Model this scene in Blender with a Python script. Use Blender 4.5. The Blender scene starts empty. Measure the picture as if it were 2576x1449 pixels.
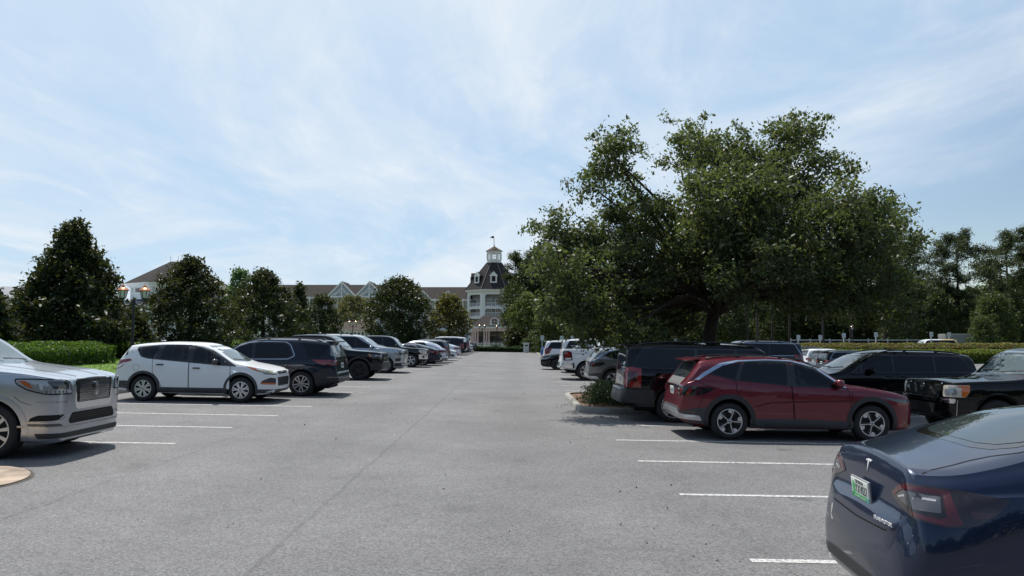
import bpy, bmesh, math, random
import numpy as np
from mathutils import Vector, Matrix
from mathutils.bvhtree import BVHTree

R = math.radians
scene = bpy.context.scene
COL = scene.collection
rng = np.random.default_rng(7)
random.seed(7)

# ------------------------------------------------------------------ camera geometry
CAM_H = 1.92
FPX, CX, CY, HOR = 1862.0, 1288.0, 724.5, 850.0
PITCH = math.atan((HOR - CY) / FPX)

def at(px, py, Y):
    """the point at depth Y that stands where (px, py) of a 2576 px wide photograph looks"""
    x = (px - CX) / FPX; y = -(py - CY) / FPX
    d = (x, math.cos(PITCH) - y * math.sin(PITCH), math.sin(PITCH) + y * math.cos(PITCH))
    t = Y / d[1]
    return Vector((t * d[0], Y, CAM_H + t * d[2]))

SLOPE = 0.0175
def gz(x, y=0.0):
    """height of the ground"""
    if x < -12.1:
        return 0.21 + min(0.62, 0.13 * (-12.1 - x)) * min(1.0, max(0.0, (70 - y) / 20.0))
    sm = lambda t: (lambda q: q * q * (3 - 2 * q))(min(1.0, max(0.0, t)))
    near = 0.095 * sm((x - 2.5) / 1.0) * sm((6.5 - y) / 1.0)      # the nearest bays lie a little higher
    if x <= 12: return -SLOPE * x + near
    if x <= 22: return -0.21 - 0.036 * (x - 12) + near
    if x <= 40: return -0.57 + 0.02 * (x - 22)
    return -0.21

# ------------------------------------------------------------------ object helpers
def tag(o, label=None, cat=None, group=None, kind=None):
    if label: o['label'] = label
    if cat: o['category'] = cat
    if group: o['group'] = group
    if kind: o['kind'] = kind
    return o

def link(name, me, mat=None, parent=None):
    o = bpy.data.objects.new(name, me)
    COL.objects.link(o)
    if mat is not None:
        for m in (mat if isinstance(mat, (list, tuple)) else [mat]):
            me.materials.append(m)
    if parent is not None: o.parent = parent
    return o

def empty(name, loc=(0, 0, 0), rot=(0, 0, 0), parent=None):
    o = bpy.data.objects.new(name, None)
    COL.objects.link(o)
    o.location = loc; o.rotation_euler = rot
    o.empty_display_size = 0.2
    if parent is not None: o.parent = parent
    return o

def shade(me, ang=35):
    me.polygons.foreach_set('use_smooth', [True] * len(me.polygons))
    try: me.set_sharp_from_angle(angle=R(ang))
    except Exception: pass

def from_bm(bm, name='mesh', smooth=None):
    me = bpy.data.meshes.new(name)
    bm.to_mesh(me); bm.free()
    if smooth: shade(me, smooth)
    return me

class MB:
    """collects simple shapes into one mesh"""
    def __init__(s): s.bm = bmesh.new()
    def box(s, x0, x1, y0, y1, z0, z1, bev=0.0, m=None):
        g = bmesh.ops.create_cube(s.bm, size=1.0)['verts']
        for v in g:
            v.co = Vector((x0 + (v.co.x + .5) * (x1 - x0), y0 + (v.co.y + .5) * (y1 - y0), z0 + (v.co.z + .5) * (z1 - z0)))
        if bev:
            es = list({e for v in g for e in v.link_edges})
            r = bmesh.ops.bevel(s.bm, geom=es, offset=bev, segments=2, affect='EDGES', profile=.6)
            g = list({v for f in r['faces'] for v in f.verts} | {v for v in g if v.is_valid})
        if m is not None:
            for v in g: v.co = m @ v.co
        return s
    def tube(s, pts, rad, n=8, cap=True):
        pts = [Vector(p) for p in pts]
        if not isinstance(rad, (list, tuple)): rad = [rad] * len(pts)
        rings = []
        for i, p in enumerate(pts):
            a = pts[max(i - 1, 0)]; b = pts[min(i + 1, len(pts) - 1)]
            t = (b - a).normalized()
            u = t.cross(Vector((0, 0, 1)) if abs(t.z) < .9 else Vector((1, 0, 0))).normalized(); w = t.cross(u)
            rings.append([s.bm.verts.new(p + (u * math.cos(2 * math.pi * k / n) + w * math.sin(2 * math.pi * k / n)) * rad[i]) for k in range(n)])
        for A, B in zip(rings, rings[1:]):
            for k in range(n):
                s.bm.faces.new((A[k], A[(k + 1) % n], B[(k + 1) % n], B[k]))
        if cap:
            s.bm.faces.new(rings[0][::-1]); s.bm.faces.new(rings[-1])
        return s
    def lathe(s, prof, n=24, axis='z', c=(0, 0, 0), closed=False):
        """prof: (radius, height)"""
        c = Vector(c); rings = []
        for r, h in prof:
            ring = []
            for k in range(n):
                a = 2 * math.pi * k / n
                if axis == 'z': p = Vector((r * math.cos(a), r * math.sin(a), h))
                else: p = Vector((r * math.cos(a), h, r * math.sin(a)))
                ring.append(s.bm.verts.new(c + p))
            rings.append(ring)
        for A, B in zip(rings, rings[1:]):
            for k in range(n):
                s.bm.faces.new((A[k], A[(k + 1) % n], B[(k + 1) % n], B[k]))
        if not closed:
            s.bm.faces.new(rings[0][::-1]); s.bm.faces.new(rings[-1])
        return s
    def prism(s, poly, y0, y1, plane='xz'):
        """poly in a plane, extruded along the third axis from y0 to y1"""
        def P(a, b, h):
            return Vector((a, h, b)) if plane == 'xz' else (Vector((h, a, b)) if plane == 'yz' else Vector((a, b, h)))
        A = [s.bm.verts.new(P(a, b, y0)) for a, b in poly]; B = [s.bm.verts.new(P(a, b, y1)) for a, b in poly]
        n = len(poly)
        s.bm.faces.new(A[::-1]); s.bm.faces.new(B)
        for k in range(n): s.bm.faces.new((A[k], A[(k + 1) % n], B[(k + 1) % n], B[k]))
        return s
    def face(s, pts):
        s.bm.faces.new([s.bm.verts.new(Vector(p)) for p in pts]); return s
    def build(s, name, mat, parent=None, smooth=None, recalc=True):
        if recalc: bmesh.ops.recalc_face_normals(s.bm, faces=s.bm.faces[:])
        me = from_bm(s.bm, name, smooth)
        return link(name, me, mat, parent)

def copy_tree(o, parent=None):
    c = o.copy(); COL.objects.link(c)
    if parent is not None: c.parent = parent
    for ch in list(o.children): copy_tree(ch, c)
    return c

# ------------------------------------------------------------------ materials
MATS = {}
def nodes(m):
    m.use_nodes = True
    return m.node_tree.nodes, m.node_tree.links

def pbr(name, col, rough=.5, metal=0.0, coat=0.0, ior=None, spec=None, noise=None, emit=None):
    """plain principled material; noise = (scale, amount) varies its colour a little"""
    if name in MATS: return MATS[name]
    m = bpy.data.materials.new(name); N, L = nodes(m)
    b = N['Principled BSDF']
    b.inputs['Base Color'].default_value = (*col, 1); b.inputs['Roughness'].default_value = rough
    b.inputs['Metallic'].default_value = metal
    b.inputs['Coat Weight'].default_value = coat; b.inputs['Coat Roughness'].default_value = .03
    if ior: b.inputs['IOR'].default_value = ior
    if spec is not None: b.inputs['Specular IOR Level'].default_value = spec
    if noise:
        tc = N.new('ShaderNodeTexCoord'); nz = N.new('ShaderNodeTexNoise')
        nz.inputs['Scale'].default_value = noise[0]; nz.inputs['Detail'].default_value = 6
        L.new(tc.outputs['Object'], nz.inputs['Vector'])
        mp = N.new('ShaderNodeMapRange'); mp.inputs[1].default_value = .3; mp.inputs[2].default_value = .7
        mp.inputs[3].default_value = 1 - noise[1]; mp.inputs[4].default_value = 1 + noise[1]
        L.new(nz.outputs['Fac'], mp.inputs[0])
        mx = N.new('ShaderNodeVectorMath'); mx.operation = 'SCALE'
        mx.inputs[0].default_value = col; L.new(mp.outputs[0], mx.inputs['Scale'])
        L.new(mx.outputs[0], b.inputs['Base Color'])
    MATS[name] = m
    return m

def paint(name, col, metal=.0, rough=.35):
    """car paint: dust-flecked colour under a clear coat"""
    if name in MATS: return MATS[name]
    m = bpy.data.materials.new(name); N, L = nodes(m); b = N['Principled BSDF']
    tc = N.new('ShaderNodeTexCoord')
    n1 = N.new('ShaderNodeTexNoise'); n1.inputs['Scale'].default_value = 2.2; n1.inputs['Detail'].default_value = 8; n1.inputs['Roughness'].default_value = .7
    L.new(tc.outputs['Object'], n1.inputs['Vector'])
    sep = N.new('ShaderNodeSeparateXYZ'); L.new(tc.outputs['Object'], sep.inputs[0])
    low = N.new('ShaderNodeMapRange'); low.inputs[1].default_value = .75; low.inputs[2].default_value = .25; low.inputs[3].default_value = 0; low.inputs[4].default_value = .035
    L.new(sep.outputs['Z'], low.inputs[0])
    mul = N.new('ShaderNodeMath'); mul.operation = 'MULTIPLY'; L.new(low.outputs[0], mul.inputs[0]); L.new(n1.outputs['Fac'], mul.inputs[1])
    mix = N.new('ShaderNodeMix'); mix.data_type = 'RGBA'
    mix.inputs[6].default_value = (*col, 1); mix.inputs[7].default_value = (.16, .145, .125, 1)
    L.new(mul.outputs[0], mix.inputs[0]); L.new(mix.outputs[2], b.inputs['Base Color'])
    b.inputs['Metallic'].default_value = metal; b.inputs['Roughness'].default_value = rough
    b.inputs['Specular IOR Level'].default_value = .5 if metal > .3 else .0
    b.inputs['Coat Weight'].default_value = .8
    cr = N.new('ShaderNodeMapRange'); cr.inputs[1].default_value = .4; cr.inputs[2].default_value = .8; cr.inputs[3].default_value = .02; cr.inputs[4].default_value = .09
    L.new(n1.outputs['Fac'], cr.inputs[0]); L.new(cr.outputs[0], b.inputs['Coat Roughness'])
    MATS[name] = m
    return m

def foliage(name, dark, light, gloss=.35, trans=.35, tcol=(.22, .26, .05)):
    if name in MATS: return MATS[name]
    m = bpy.data.materials.new(name); N, L = nodes(m); b = N['Principled BSDF']; out = N['Material Output']
    g = N.new('ShaderNodeNewGeometry'); ramp = N.new('ShaderNodeMix'); ramp.data_type = 'RGBA'
    tc = N.new('ShaderNodeTexCoord'); nz = N.new('ShaderNodeTexNoise'); nz.inputs['Scale'].default_value = .9; nz.inputs['Detail'].default_value = 4
    L.new(tc.outputs['Object'], nz.inputs['Vector'])
    ad = N.new('ShaderNodeMath'); ad.operation = 'MULTIPLY_ADD'; ad.inputs[1].default_value = .55; ad.use_clamp = True
    L.new(g.outputs['Random Per Island'], ad.inputs[0])
    sb = N.new('ShaderNodeMapRange'); sb.inputs[1].default_value = .35; sb.inputs[2].default_value = .68; sb.inputs[3].default_value = -.1; sb.inputs[4].default_value = .5
    L.new(nz.outputs['Fac'], sb.inputs[0]); L.new(sb.outputs[0], ad.inputs[2])
    ramp.inputs[6].default_value = (*dark, 1); ramp.inputs[7].default_value = (*light, 1)
    L.new(ad.outputs[0], ramp.inputs[0]); L.new(ramp.outputs[2], b.inputs['Base Color'])
    b.inputs['Roughness'].default_value = gloss; b.inputs['Specular IOR Level'].default_value = .22
    tr = N.new('ShaderNodeBsdfTranslucent'); tr.inputs['Color'].default_value = (*tcol, 1)
    ms = N.new('ShaderNodeMixShader'); ms.inputs[0].default_value = trans
    L.new(b.outputs[0], ms.inputs[1]); L.new(tr.outputs[0], ms.inputs[2]); L.new(ms.outputs[0], out.inputs['Surface'])
    MATS[name] = m
    return m

M_tyre = pbr('tyre_rubber', (.014, .014, .015), .75, noise=(9, .25))
M_black = pbr('black_plastic', (.022, .023, .025), .55, noise=(6, .15))
M_clad = pbr('grey_cladding', (.045, .047, .052), .6, noise=(5, .15))
M_gloss = pbr('gloss_black_trim', (.008, .008, .009), .12, coat=.6)
M_dark = pbr('wheel_well', (.006, .006, .006), .9)
M_gap = pbr('panel_gap', (.004, .004, .004), .8)
M_glass = pbr('tinted_glass', (.006, .008, .010), .02, ior=1.45)
M_glassl = pbr('clear_side_glass', (.030, .044, .050), .03, ior=1.5)
M_wind = pbr('windscreen_glass', (.10, .135, .15), .03, ior=1.75)
M_wind2 = pbr('rear_glass', (.03, .04, .045), .03, ior=1.8)
M_chrome = pbr('chrome', (.72, .74, .77), .12, metal=1)
M_badge = pbr('bright_badge', (.72, .73, .75), .45, metal=.2)
M_satin = pbr('satin_silver', (.5, .51, .53), .33, metal=.85)
M_alloy = pbr('alloy_silver', (.62, .63, .65), .3, metal=.7)
M_alloyd = pbr('alloy_dark', (.03, .03, .032), .35, metal=.4)
M_red = pbr('red_lens', (.23, .008, .012), .08, coat=1)
M_redd = pbr('dark_red_lens', (.045, .005, .008), .08, coat=1)
M_amber = pbr('amber_lens', (.55, .13, .02), .1, coat=1)
M_lens = pbr('headlamp_lens', (.30, .32, .34), .06, metal=.3, coat=1)
M_lensd = pbr('dark_headlamp', (.03, .033, .038), .05, coat=1)
M_white = pbr('white_lens', (.75, .77, .78), .15, coat=1)
M_yellowlens = pbr('aged_headlamp', (.42, .40, .27), .12, coat=1)
M_plate = pbr('plate_white', (.62, .66, .62), .4)
M_plategreen = pbr('plate_green', (.03, .30, .09), .45)
M_ink = pbr('plate_ink', (.02, .02, .025), .5)

def see_through(name, tint, ior=1.5):
    m = bpy.data.materials.new(name); N, L = nodes(m); N.remove(N['Principled BSDF']); out = N['Material Output']
    t = N.new('ShaderNodeBsdfTransparent'); t.inputs[0].default_value = (*tint, 1)
    g = N.new('ShaderNodeBsdfGlossy'); g.inputs['Roughness'].default_value = .02; g.inputs[0].default_value = (.9, .95, 1, 1)
    f = N.new('ShaderNodeFresnel'); f.inputs[0].default_value = ior
    x = N.new('ShaderNodeMixShader'); L.new(f.outputs[0], x.inputs[0]); L.new(t.outputs[0], x.inputs[1]); L.new(g.outputs[0], x.inputs[2]); L.new(x.outputs[0], out.inputs[0])
    return m
M_clear = see_through('see_through_glass', (.74, .82, .80))
M_seat = pbr('seat_fabric', (.07, .07, .075), .85)
M_cabin = pbr('cabin_lining', (.13, .13, .13), .9)
# ------------------------------------------------------------------ car builder
def pchip(pts):
    xs = [p[0] for p in pts]; ys = [p[1] for p in pts]; n = len(xs)
    h = [xs[i + 1] - xs[i] for i in range(n - 1)]; d = [(ys[i + 1] - ys[i]) / h[i] for i in range(n - 1)]
    m = [0.0] * n
    m[0], m[-1] = d[0], d[-1]
    for i in range(1, n - 1):
        if d[i - 1] * d[i] <= 0: m[i] = 0
        else:
            w1 = 2 * h[i] + h[i - 1]; w2 = h[i] + 2 * h[i - 1]
            m[i] = (w1 + w2) / (w1 / d[i - 1] + w2 / d[i])
    def f(x):
        if x <= xs[0]: return ys[0]
        if x >= xs[-1]: return ys[-1]
        i = 0
        while xs[i + 1] < x: i += 1
        t = (x - xs[i]) / h[i]
        return (ys[i] * (1 + 2 * t) * (1 - t) ** 2 + h[i] * m[i] * t * (1 - t) ** 2 + ys[i + 1] * t * t * (3 - 2 * t) + h[i] * m[i + 1] * t * t * (t - 1))
    return f

def rp(poly, r=.03, n=3):
    """round the corners of a polygon"""
    out = []; k = len(poly)
    for i in range(k):
        p = Vector(poly[i]); a = Vector(poly[i - 1]); b = Vector(poly[(i + 1) % k])
        da, db = (a - p), (b - p)
        ra = min(r, da.length * .45); rb = min(r, db.length * .45)
        A = p + da.normalized() * ra; B = p + db.normalized() * rb
        for j in range(n + 1):
            t = j / n
            out.append(tuple(A * (1 - t) ** 2 + p * 2 * t * (1 - t) + B * t * t))
    return out

def rect(a0, a1, b0, b1): return [(a0, b0), (a1, b0), (a1, b1), (a0, b1)]

def circle(c, r, n=20, a0=0, sx=1): return [(c[0] + sx * r * math.cos(a0 + 2 * math.pi * k / n), c[1] + r * math.sin(a0 + 2 * math.pi * k / n)) for k in range(n)]

WHEELS = {}
def wheel_meshes(style, r, rr, w):
    key = (style, r, rr, w)
    if key in WHEELS: return WHEELS[key]
    y0 = -w / 2
    t = MB()
    t.lathe([(rr - .004, y0 + .02), (rr + .012, y0 + .004), (rr + (r - rr) * .45, y0 - .010), (r - .035, y0 - .002), (r - .012, y0 + .014), (r, y0 + .04),
             (r + .001, 0), (r, -y0 - .04), (r - .03, -y0), (rr, -y0 - .02)], 44, 'y', closed=True)
    for k in range(40):          # tread shoulder blocks
        pass
    bmesh.ops.recalc_face_normals(t.bm, faces=t.bm.faces[:]); tm = from_bm(t.bm, 'tyre', 40)
    b = MB()
    b.lathe([(rr - .002, y0 + .03), (rr - .03, y0 + .09), (rr * .45, y0 + .10), (.02, y0 + .085)], 32, 'y')
    bm_ = from_bm(b.bm, 'wheel', 40)
    m = MB()
    m.lathe([(rr + .003, y0 + .02), (rr + .002, y0 + .003), (rr - .014, y0 + .002), (rr - .02, y0 + .03), (rr - .012, y0 + .05)], 40, 'y', closed=True)
    d = MB()
    def sp(poly, a, ya=.012, yb=.045, tgt=None):
        ca, sa = math.cos(a), math.sin(a)
        (tgt or m).prism([(x * ca - z * sa, x * sa + z * ca) for x, z in poly], y0 + ya, y0 + yb)
    n, kind = {'star': (5, 's'), 'ten': (10, 't'), 'cover': (7, 'c'), 'six': (6, 'x'), 'five': (5, 'v'), 'dark': (6, 'd'), 'split': (5, 'p'), 'suv6': (6, 'x')}[style]
    for k in range(n):
        a = 2 * math.pi * k / n + math.pi / 2
        if kind == 's':
            sp([(.30 * rr, -.09 * rr), (.93 * rr, -.30 * rr), (.97 * rr, 0), (.93 * rr, .30 * rr), (.30 * rr, .09 * rr)], a, .022, .05, d)
            sp([(.62 * rr, .10 * rr), (.95 * rr, .05 * rr), (.985 * rr, .12 * rr), (.90 * rr, .42 * rr), (.66 * rr, .34 * rr)], a + .02, .008, .03)
            sp([(.08 * rr, -.028 * rr), (.93 * rr, -.035 * rr), (.93 * rr, .035 * rr), (.08 * rr, .028 * rr)], a, .006, .03)
        elif kind == 't':
            sp([(.18 * rr, -.05 * rr), (.97 * rr, -.10 * rr), (.97 * rr, .10 * rr), (.18 * rr, .05 * rr)], a)
        elif kind == 'c':
            sp([(.15 * rr, -.09 * rr), (.55 * rr, -.13 * rr), (.97 * rr, -.25 * rr), (.98 * rr, -.08 * rr), (.62 * rr, 0), (.98 * rr, .08 * rr), (.97 * rr, .25 * rr), (.55 * rr, .13 * rr), (.15 * rr, .09 * rr)], a, .006, .03)
        elif kind in 'xd':
            for s_ in (-1, 1):
                sp([(.15 * rr, s_ * .02 * rr), (.96 * rr, s_ * .05 * rr), (.96 * rr, s_ * .19 * rr), (.2 * rr, s_ * .11 * rr)], a)
        elif kind == 'v':
            sp([(.12 * rr, -.10 * rr), (.97 * rr, -.17 * rr), (.97 * rr, .17 * rr), (.12 * rr, .10 * rr)], a)
        elif kind == 'p':
            for s_ in (-1, 1):
                sp([(.12 * rr, s_ * .01 * rr), (.97 * rr, s_ * .14 * rr), (.97 * rr, s_ * .30 * rr), (.2 * rr, s_ * .12 * rr)], a)
    if kind == 'c': m.lathe([(.30 * rr, y0 + .03), (.30 * rr, y0 + .008), (.27 * rr, y0 + .004)], 20, 'y')
    m.lathe([(.22 * rr, y0 + .05), (.21 * rr, y0 + .014), (.12 * rr, y0 + .010), (.11 * rr, y0 + .004), (.02, y0 + .002)], 18, 'y')
    for k in range(5):
        a = 2 * math.pi * k / 5
        d.lathe([(.012, y0 + .02), (.012, y0 + .004), (.004, y0 + .002)], 6, 'y', (.165 * rr * math.cos(a), 0, .165 * rr * math.sin(a)))
    d.lathe([(.07 * rr, y0 + .01), (.068 * rr, y0 + .0), (.01, y0 - .001)], 12, 'y')
    for q in (m, d): bmesh.ops.recalc_face_normals(q.bm, faces=q.bm.faces[:])
    rm = from_bm(m.bm, 'rim', 30); dm = from_bm(d.bm, 'hub', 30)
    tm.materials.append(M_tyre); bm_.materials.append(M_dark)
    rm.materials.append(M_alloyd if kind == 'd' else M_alloy); dm.materials.append(M_alloyd)
    WHEELS[key] = (tm, bm_, rm, dm)
    return WHEELS[key]

class Car:
    def __init__(s, name, S, loc, rot, label, cat, paintmat, side=-1, group=None):
        s.S = S; s.L = S['L']; s.side = side
        x, y = loc
        ry = math.atan(SLOPE) if abs(x) < 13 else 0.0
        if rot: ry = -ry
        s.root = empty(name, (x, y, gz(x, y)), (0, ry, (math.pi if rot else 0) + S.get('yaw', 0)))
        tag(s.root, label, cat, group or 'vehicles parked in the lot')
        s.parts = {}
        s.paint = paintmat
        for k in 'TBbW': setattr(s, 'f' + k, pchip(S[k]))
        s.ftt = pchip(S['tt']) if 'tt' in S else (lambda u: 1.0)
        s.k = S.get('k', .38); s.crown = S.get('crown', .05); s.rc = S.get('rc', .09)
        s.body(); s.wheels()
    def sec(s, u):
        T, B, b, W = s.fT(u), s.fB(u), s.fb(u), s.fW(u)
        B = min(B, T - .03); b = min(b, B - .05)
        h = B - b; g = T - B; q = s.ftt(u)
        lo = [(0, b), (.6 * W, b), (.90 * W, b + .005), (.955 * W, b + min(.05, .15 * h)), (.982 * W, b + min(.13, .3 * h)), (.996 * W, b + .42 * h), (W, b + .62 * h), (.997 * W, b + .80 * h), (.985 * W * (1 + 2 * q) / 3, b + .92 * h), (.968 * W * q, B)]
        lo[7] = (.997 * W * (2 + q) / 3, lo[7][1])
        w0 = .955 * W * q
        c = min(s.crown, .35 * g); rc = min(s.rc, .4 * g, .2 * W)
        k = s.k
        ye = w0 - k * (g - c)
        up = [(w0 - .004, B + .06 * g), (w0 - k * .3 * (g - c - rc), B + .3 * (g - c - rc)), (w0 - k * .7 * (g - c - rc), B + .7 * (g - c - rc)), (w0 - k * (g - c - rc), T - c - rc)]
        up += [(ye - .05 * rc, T - c - .55 * rc), (ye - .35 * rc, T - c - .14 * rc)]
        for fr in (.97, .9, .75, .5, .25): 
            yy = (ye - rc * .8) * fr
            up.append((yy, T - c * (yy / max(ye, .01)) ** 2))
        up.append((0, T))
        return lo + up
    def body(s):
        S = s.S; L = s.L
        us = set()
        for k in 'TBbW':
            for p in S[k]: us.add(round(p[0], 4))
        step = S.get('step', .075)
        q = step
        while q < L:
            if all(abs(q - v) > step * .4 for v in us): us.add(round(q, 4))
            q += step
        us = sorted(us)
        bm = bmesh.new(); rings = []
        for u in us:
            h = s.sec(u); x = L / 2 - u
            ring = [(x, y, z) for y, z in h] + [(x, -y, z) for y, z in h[-2:0:-1]]
            rings.append([bm.verts.new(p) for p in ring])
        n = len(rings[0])
        for A, B in zip(rings, rings[1:]):
            for i in range(n): bm.faces.new((A[i], A[(i + 1) % n], B[(i + 1) % n], B[i]))
        for rg, d in ((rings[0], .006), (rings[-1], -.006)):
            c = sum((v.co for v in rg), Vector()) / n
            cv = bm.verts.new(c + Vector((d, 0, 0)))
            for i in range(n): bm.faces.new((rg[i], rg[(i + 1) % n], cv))
        bmesh.ops.recalc_face_normals(bm, faces=bm.faces[:])
        s.bvh = BVHTree.FromBMesh(bm)
        me = from_bm(bm, 'body')
        ob = link('body', me, [s.paint, M_dark])
        # cut the wheel arches
        cb = MB()
        ar = S.get('arch', S['r'] + .055)
        cz = S['r'] + S.get('archz', .02)
        for u in S['wh']:
            xc = L / 2 - u
            cb.prism([(xc + ar * math.cos(math.pi * k / 24), cz + ar * math.sin(math.pi * k / 24)) for k in range(25)] + [(xc - ar, -.4), (xc + ar, -.4)], -2, 2)
        co = cb.build('cutter', None)
        md = ob.modifiers.new('arch', 'BOOLEAN'); md.operation = 'DIFFERENCE'; md.object = co; md.solver = 'EXACT'
        cuts = S.get('cut')
        if cuts:
            cb = MB()
            for pl in cuts: cb.prism([(L / 2 - u, z) for u, z in rp(pl, .035)], -2, 2)
            co2 = cb.build('cutter', M_cabin)
            md = ob.modifiers.new('win', 'BOOLEAN'); md.operation = 'DIFFERENCE'; md.object = co2; md.solver = 'EXACT'
        dg = bpy.context.evaluated_depsgraph_get(); dg.update()
        new = bpy.data.meshes.new_from_object(ob.evaluated_get(dg))
        ob.modifiers.clear(); ob.data = new
        bpy.data.objects.remove(co)
        if cuts: bpy.data.objects.remove(co2)
        while len(new.materials) < 3: new.materials.append(M_cabin)
        new.materials[2] = M_cabin
        cut_top = min((p[1] for pl in cuts for p in pl), default=9) - .02 if cuts else 9
        bm = bmesh.new(); bm.from_mesh(new)
        # fill the middle of the wheel tunnel so that no daylight shows through
        for f in bm.faces:
            c = f.calc_center_median(); f.material_index = 0
            if f.normal.z < -.8 and c.z < .6: f.material_index = 1
            if c.z > cut_top and abs(c.y) < s.fW(L / 2 - c.x) * .60 and abs(f.normal.y) < .05 and (f.normal.z > .2 and c.z < s.fT(L / 2 - c.x) - .12 or f.normal.z < -.05 or abs(f.normal.x) > .5) : f.material_index = 2
            for u in S['wh']:
                if abs(math.hypot(c.x - (L / 2 - u), c.z - S['r'] - S.get('archz', .02)) - ar) < .02 and abs(f.normal.y) < .35 and c.z > S['r'] * .5: f.material_index = 1
                if abs(c.x - (L / 2 - u)) < ar + .01 and c.z < S['r'] * .62 and abs(f.normal.y) < .3 : f.material_index = 1
        bm.to_mesh(new); bm.free()
        shade(new, S.get('sharp', 28))
        new.name = 'body'
        ob.parent = s.root
        s.parts['body'] = ob
        ub = MB()
        bz = s.fb(L / 2)
        ub.box(-L / 2 + .35, L / 2 - .35, -.62 * s.fW(L / 2), .62 * s.fW(L / 2), bz - .01, S['r'] + S.get('arch', S['r'] + .055) + .06)
        o = ub.build('underbody', M_dark, s.root); s.parts['underbody'] = o
    def wheels(s):
        S = s.S; w = S.get('tw', .235)
        tm, bmh, rm, dm = wheel_meshes(S.get('rim', 'five'), S['r'], S.get('rr', S['r'] * .68), w)
        for u in S['wh']:
            for sd in (-1, 1):
                y = sd * (s.fW(u) * .985 - w / 2 - .005)
                wo = link('wheel', bmh, None, s.root)
                wo.location = (s.L / 2 - u, y, S['r'])
                a = random.uniform(0, 6.28)
                wo.rotation_euler = (0, a, 0) if sd < 0 else (0, a, math.pi)
                for nm, me in (('tyre', tm), ('rim', rm), ('hub', dm)): link(nm, me, None, wo)
    # ---- surface patches
    def cast(s, a, b, frame):
        L = s.L; sd = s.side
        if frame in 'rR': b += getattr(s, 'zoff', 0)
        if frame in 'Ss':
            q = sd if frame == 'S' else -sd
            o = Vector((L / 2 - a, q * 3, b)); d = Vector((0, -q, 0))
        elif frame == 'F': o = Vector((L / 2 + 2, a * sd, b)); d = Vector((-1, 0, 0))
        elif frame == 'R': o = Vector((-L / 2 - 2, a * sd, b)); d = Vector((1, 0, 0))
        elif frame == 'T': o = Vector((L / 2 - a, b * sd, 4)); d = Vector((0, 0, -1))
        else:               # wrapped round a corner: 'f' front, 'r' rear; a = arc length from the centre line, b = height
            W = max(p[1] for p in s.S['W']); Rr = .5; fl = W - Rr; arc = Rr * math.pi / 2
            p = abs(a); sg = (1 if a >= 0 else -1) * sd
            if p < fl: x, y, nx, ny = 0, p, 1, 0
            elif p < fl + arc:
                t = (p - fl) / Rr; x, y, nx, ny = -Rr * (1 - math.cos(t)), fl + Rr * math.sin(t), math.cos(t), math.sin(t)
            else: x, y, nx, ny = -Rr - (p - fl - arc), W, 0, 1
            e = 1 if frame == 'f' else -1
            o = Vector((e * (L / 2 + x + nx * .6), sg * (y + ny * .6), b)); d = Vector((-e * nx, -sg * ny, 0))
        hit = s.bvh.ray_cast(o, d)
        if hit[0] is None:
            near = s.bvh.find_nearest(o + d * 1.5)
            return near[0], d
        return hit[0], d
    def patch(s, name, mat, frame, poly, parent=None, off=.004, depth=.02, step=.09, label=None, holes=()):
        bm = bmesh.new()
        polys = poly if isinstance(poly[0][0], (tuple, list)) else [poly]
        if frame in 'fr':      # keep wrapped panels out of the wheel openings
            S = s.S; ar = S.get('arch', S['r'] + .055); W = max(p[1] for p in S['W'])
            d = (S['wh'][0] if frame == 'f' else s.L - S['wh'][1]) - ar - .01
            pm = W - .5 + (.5 * math.acos(max(-1, 1 - d / .5)) if d < .5 else .785 + d - .5)
            polys = [[(max(-pm, min(pm, a)), b) if b < S['r'] + ar + .02 else (a, b) for a, b in pl] for pl in polys]
        if holes:
            es = []
            for pl in list(polys) + list(holes):
                vs = [bm.verts.new((p[0], p[1], 0)) for p in pl]
                es += [bm.edges.new((vs[i], vs[(i + 1) % len(vs)])) for i in range(len(vs))]
            bmesh.ops.triangle_fill(bm, use_beauty=True, edges=es, normal=(0, 0, 1))
        else:
            for pl in polys:
                f = bm.faces.new([bm.verts.new((p[0], p[1], 0)) for p in pl])
            bmesh.ops.triangulate(bm, faces=bm.faces[:])
        for ax in (0, 1):
            vs = [v.co[ax] for v in bm.verts]; lo, hi = min(vs), max(vs)
            k = math.floor(lo / step) + 1
            while k * step < hi:
                co = Vector((0, 0, 0)); co[ax] = k * step; no = Vector((0, 0, 0)); no[ax] = 1
                bmesh.ops.bisect_plane(bm, geom=bm.verts[:] + bm.edges[:] + bm.faces[:], plane_co=co, plane_no=no)
                k += 1
        dirs = {}
        for v in bm.verts:
            p, d = s.cast(v.co.x, v.co.y, frame); dirs[v] = d; v.co = p - d * off
        bd = [e for e in bm.edges if len(e.link_faces) == 1]
        ex = bmesh.ops.extrude_edge_only(bm, edges=bd)['geom']
        base = {}
        for v in list(dirs): base[tuple(round(c, 6) for c in v.co)] = dirs[v]
        for v in ex:
            if isinstance(v, bmesh.types.BMVert):
                v.co = v.co + base[tuple(round(c, 6) for c in v.co)] * (off + depth)
        bmesh.ops.recalc_face_normals(bm, faces=bm.faces[:])
        # make sure the outside faces out
        big = max((f for f in bm.faces), key=lambda f: f.calc_area())
        dd = next((dirs[v] for v in big.verts if v in dirs), None)
        if dd is not None and big.normal.dot(dd) > 0: bmesh.ops.reverse_faces(bm, faces=bm.faces[:])
        me = from_bm(bm, name, 32)
        par = s.parts[parent] if parent else s.root
        o = link(name, me, mat, par)
        if label: o['label'] = label
        s.parts[name] = o
        return o
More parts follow.
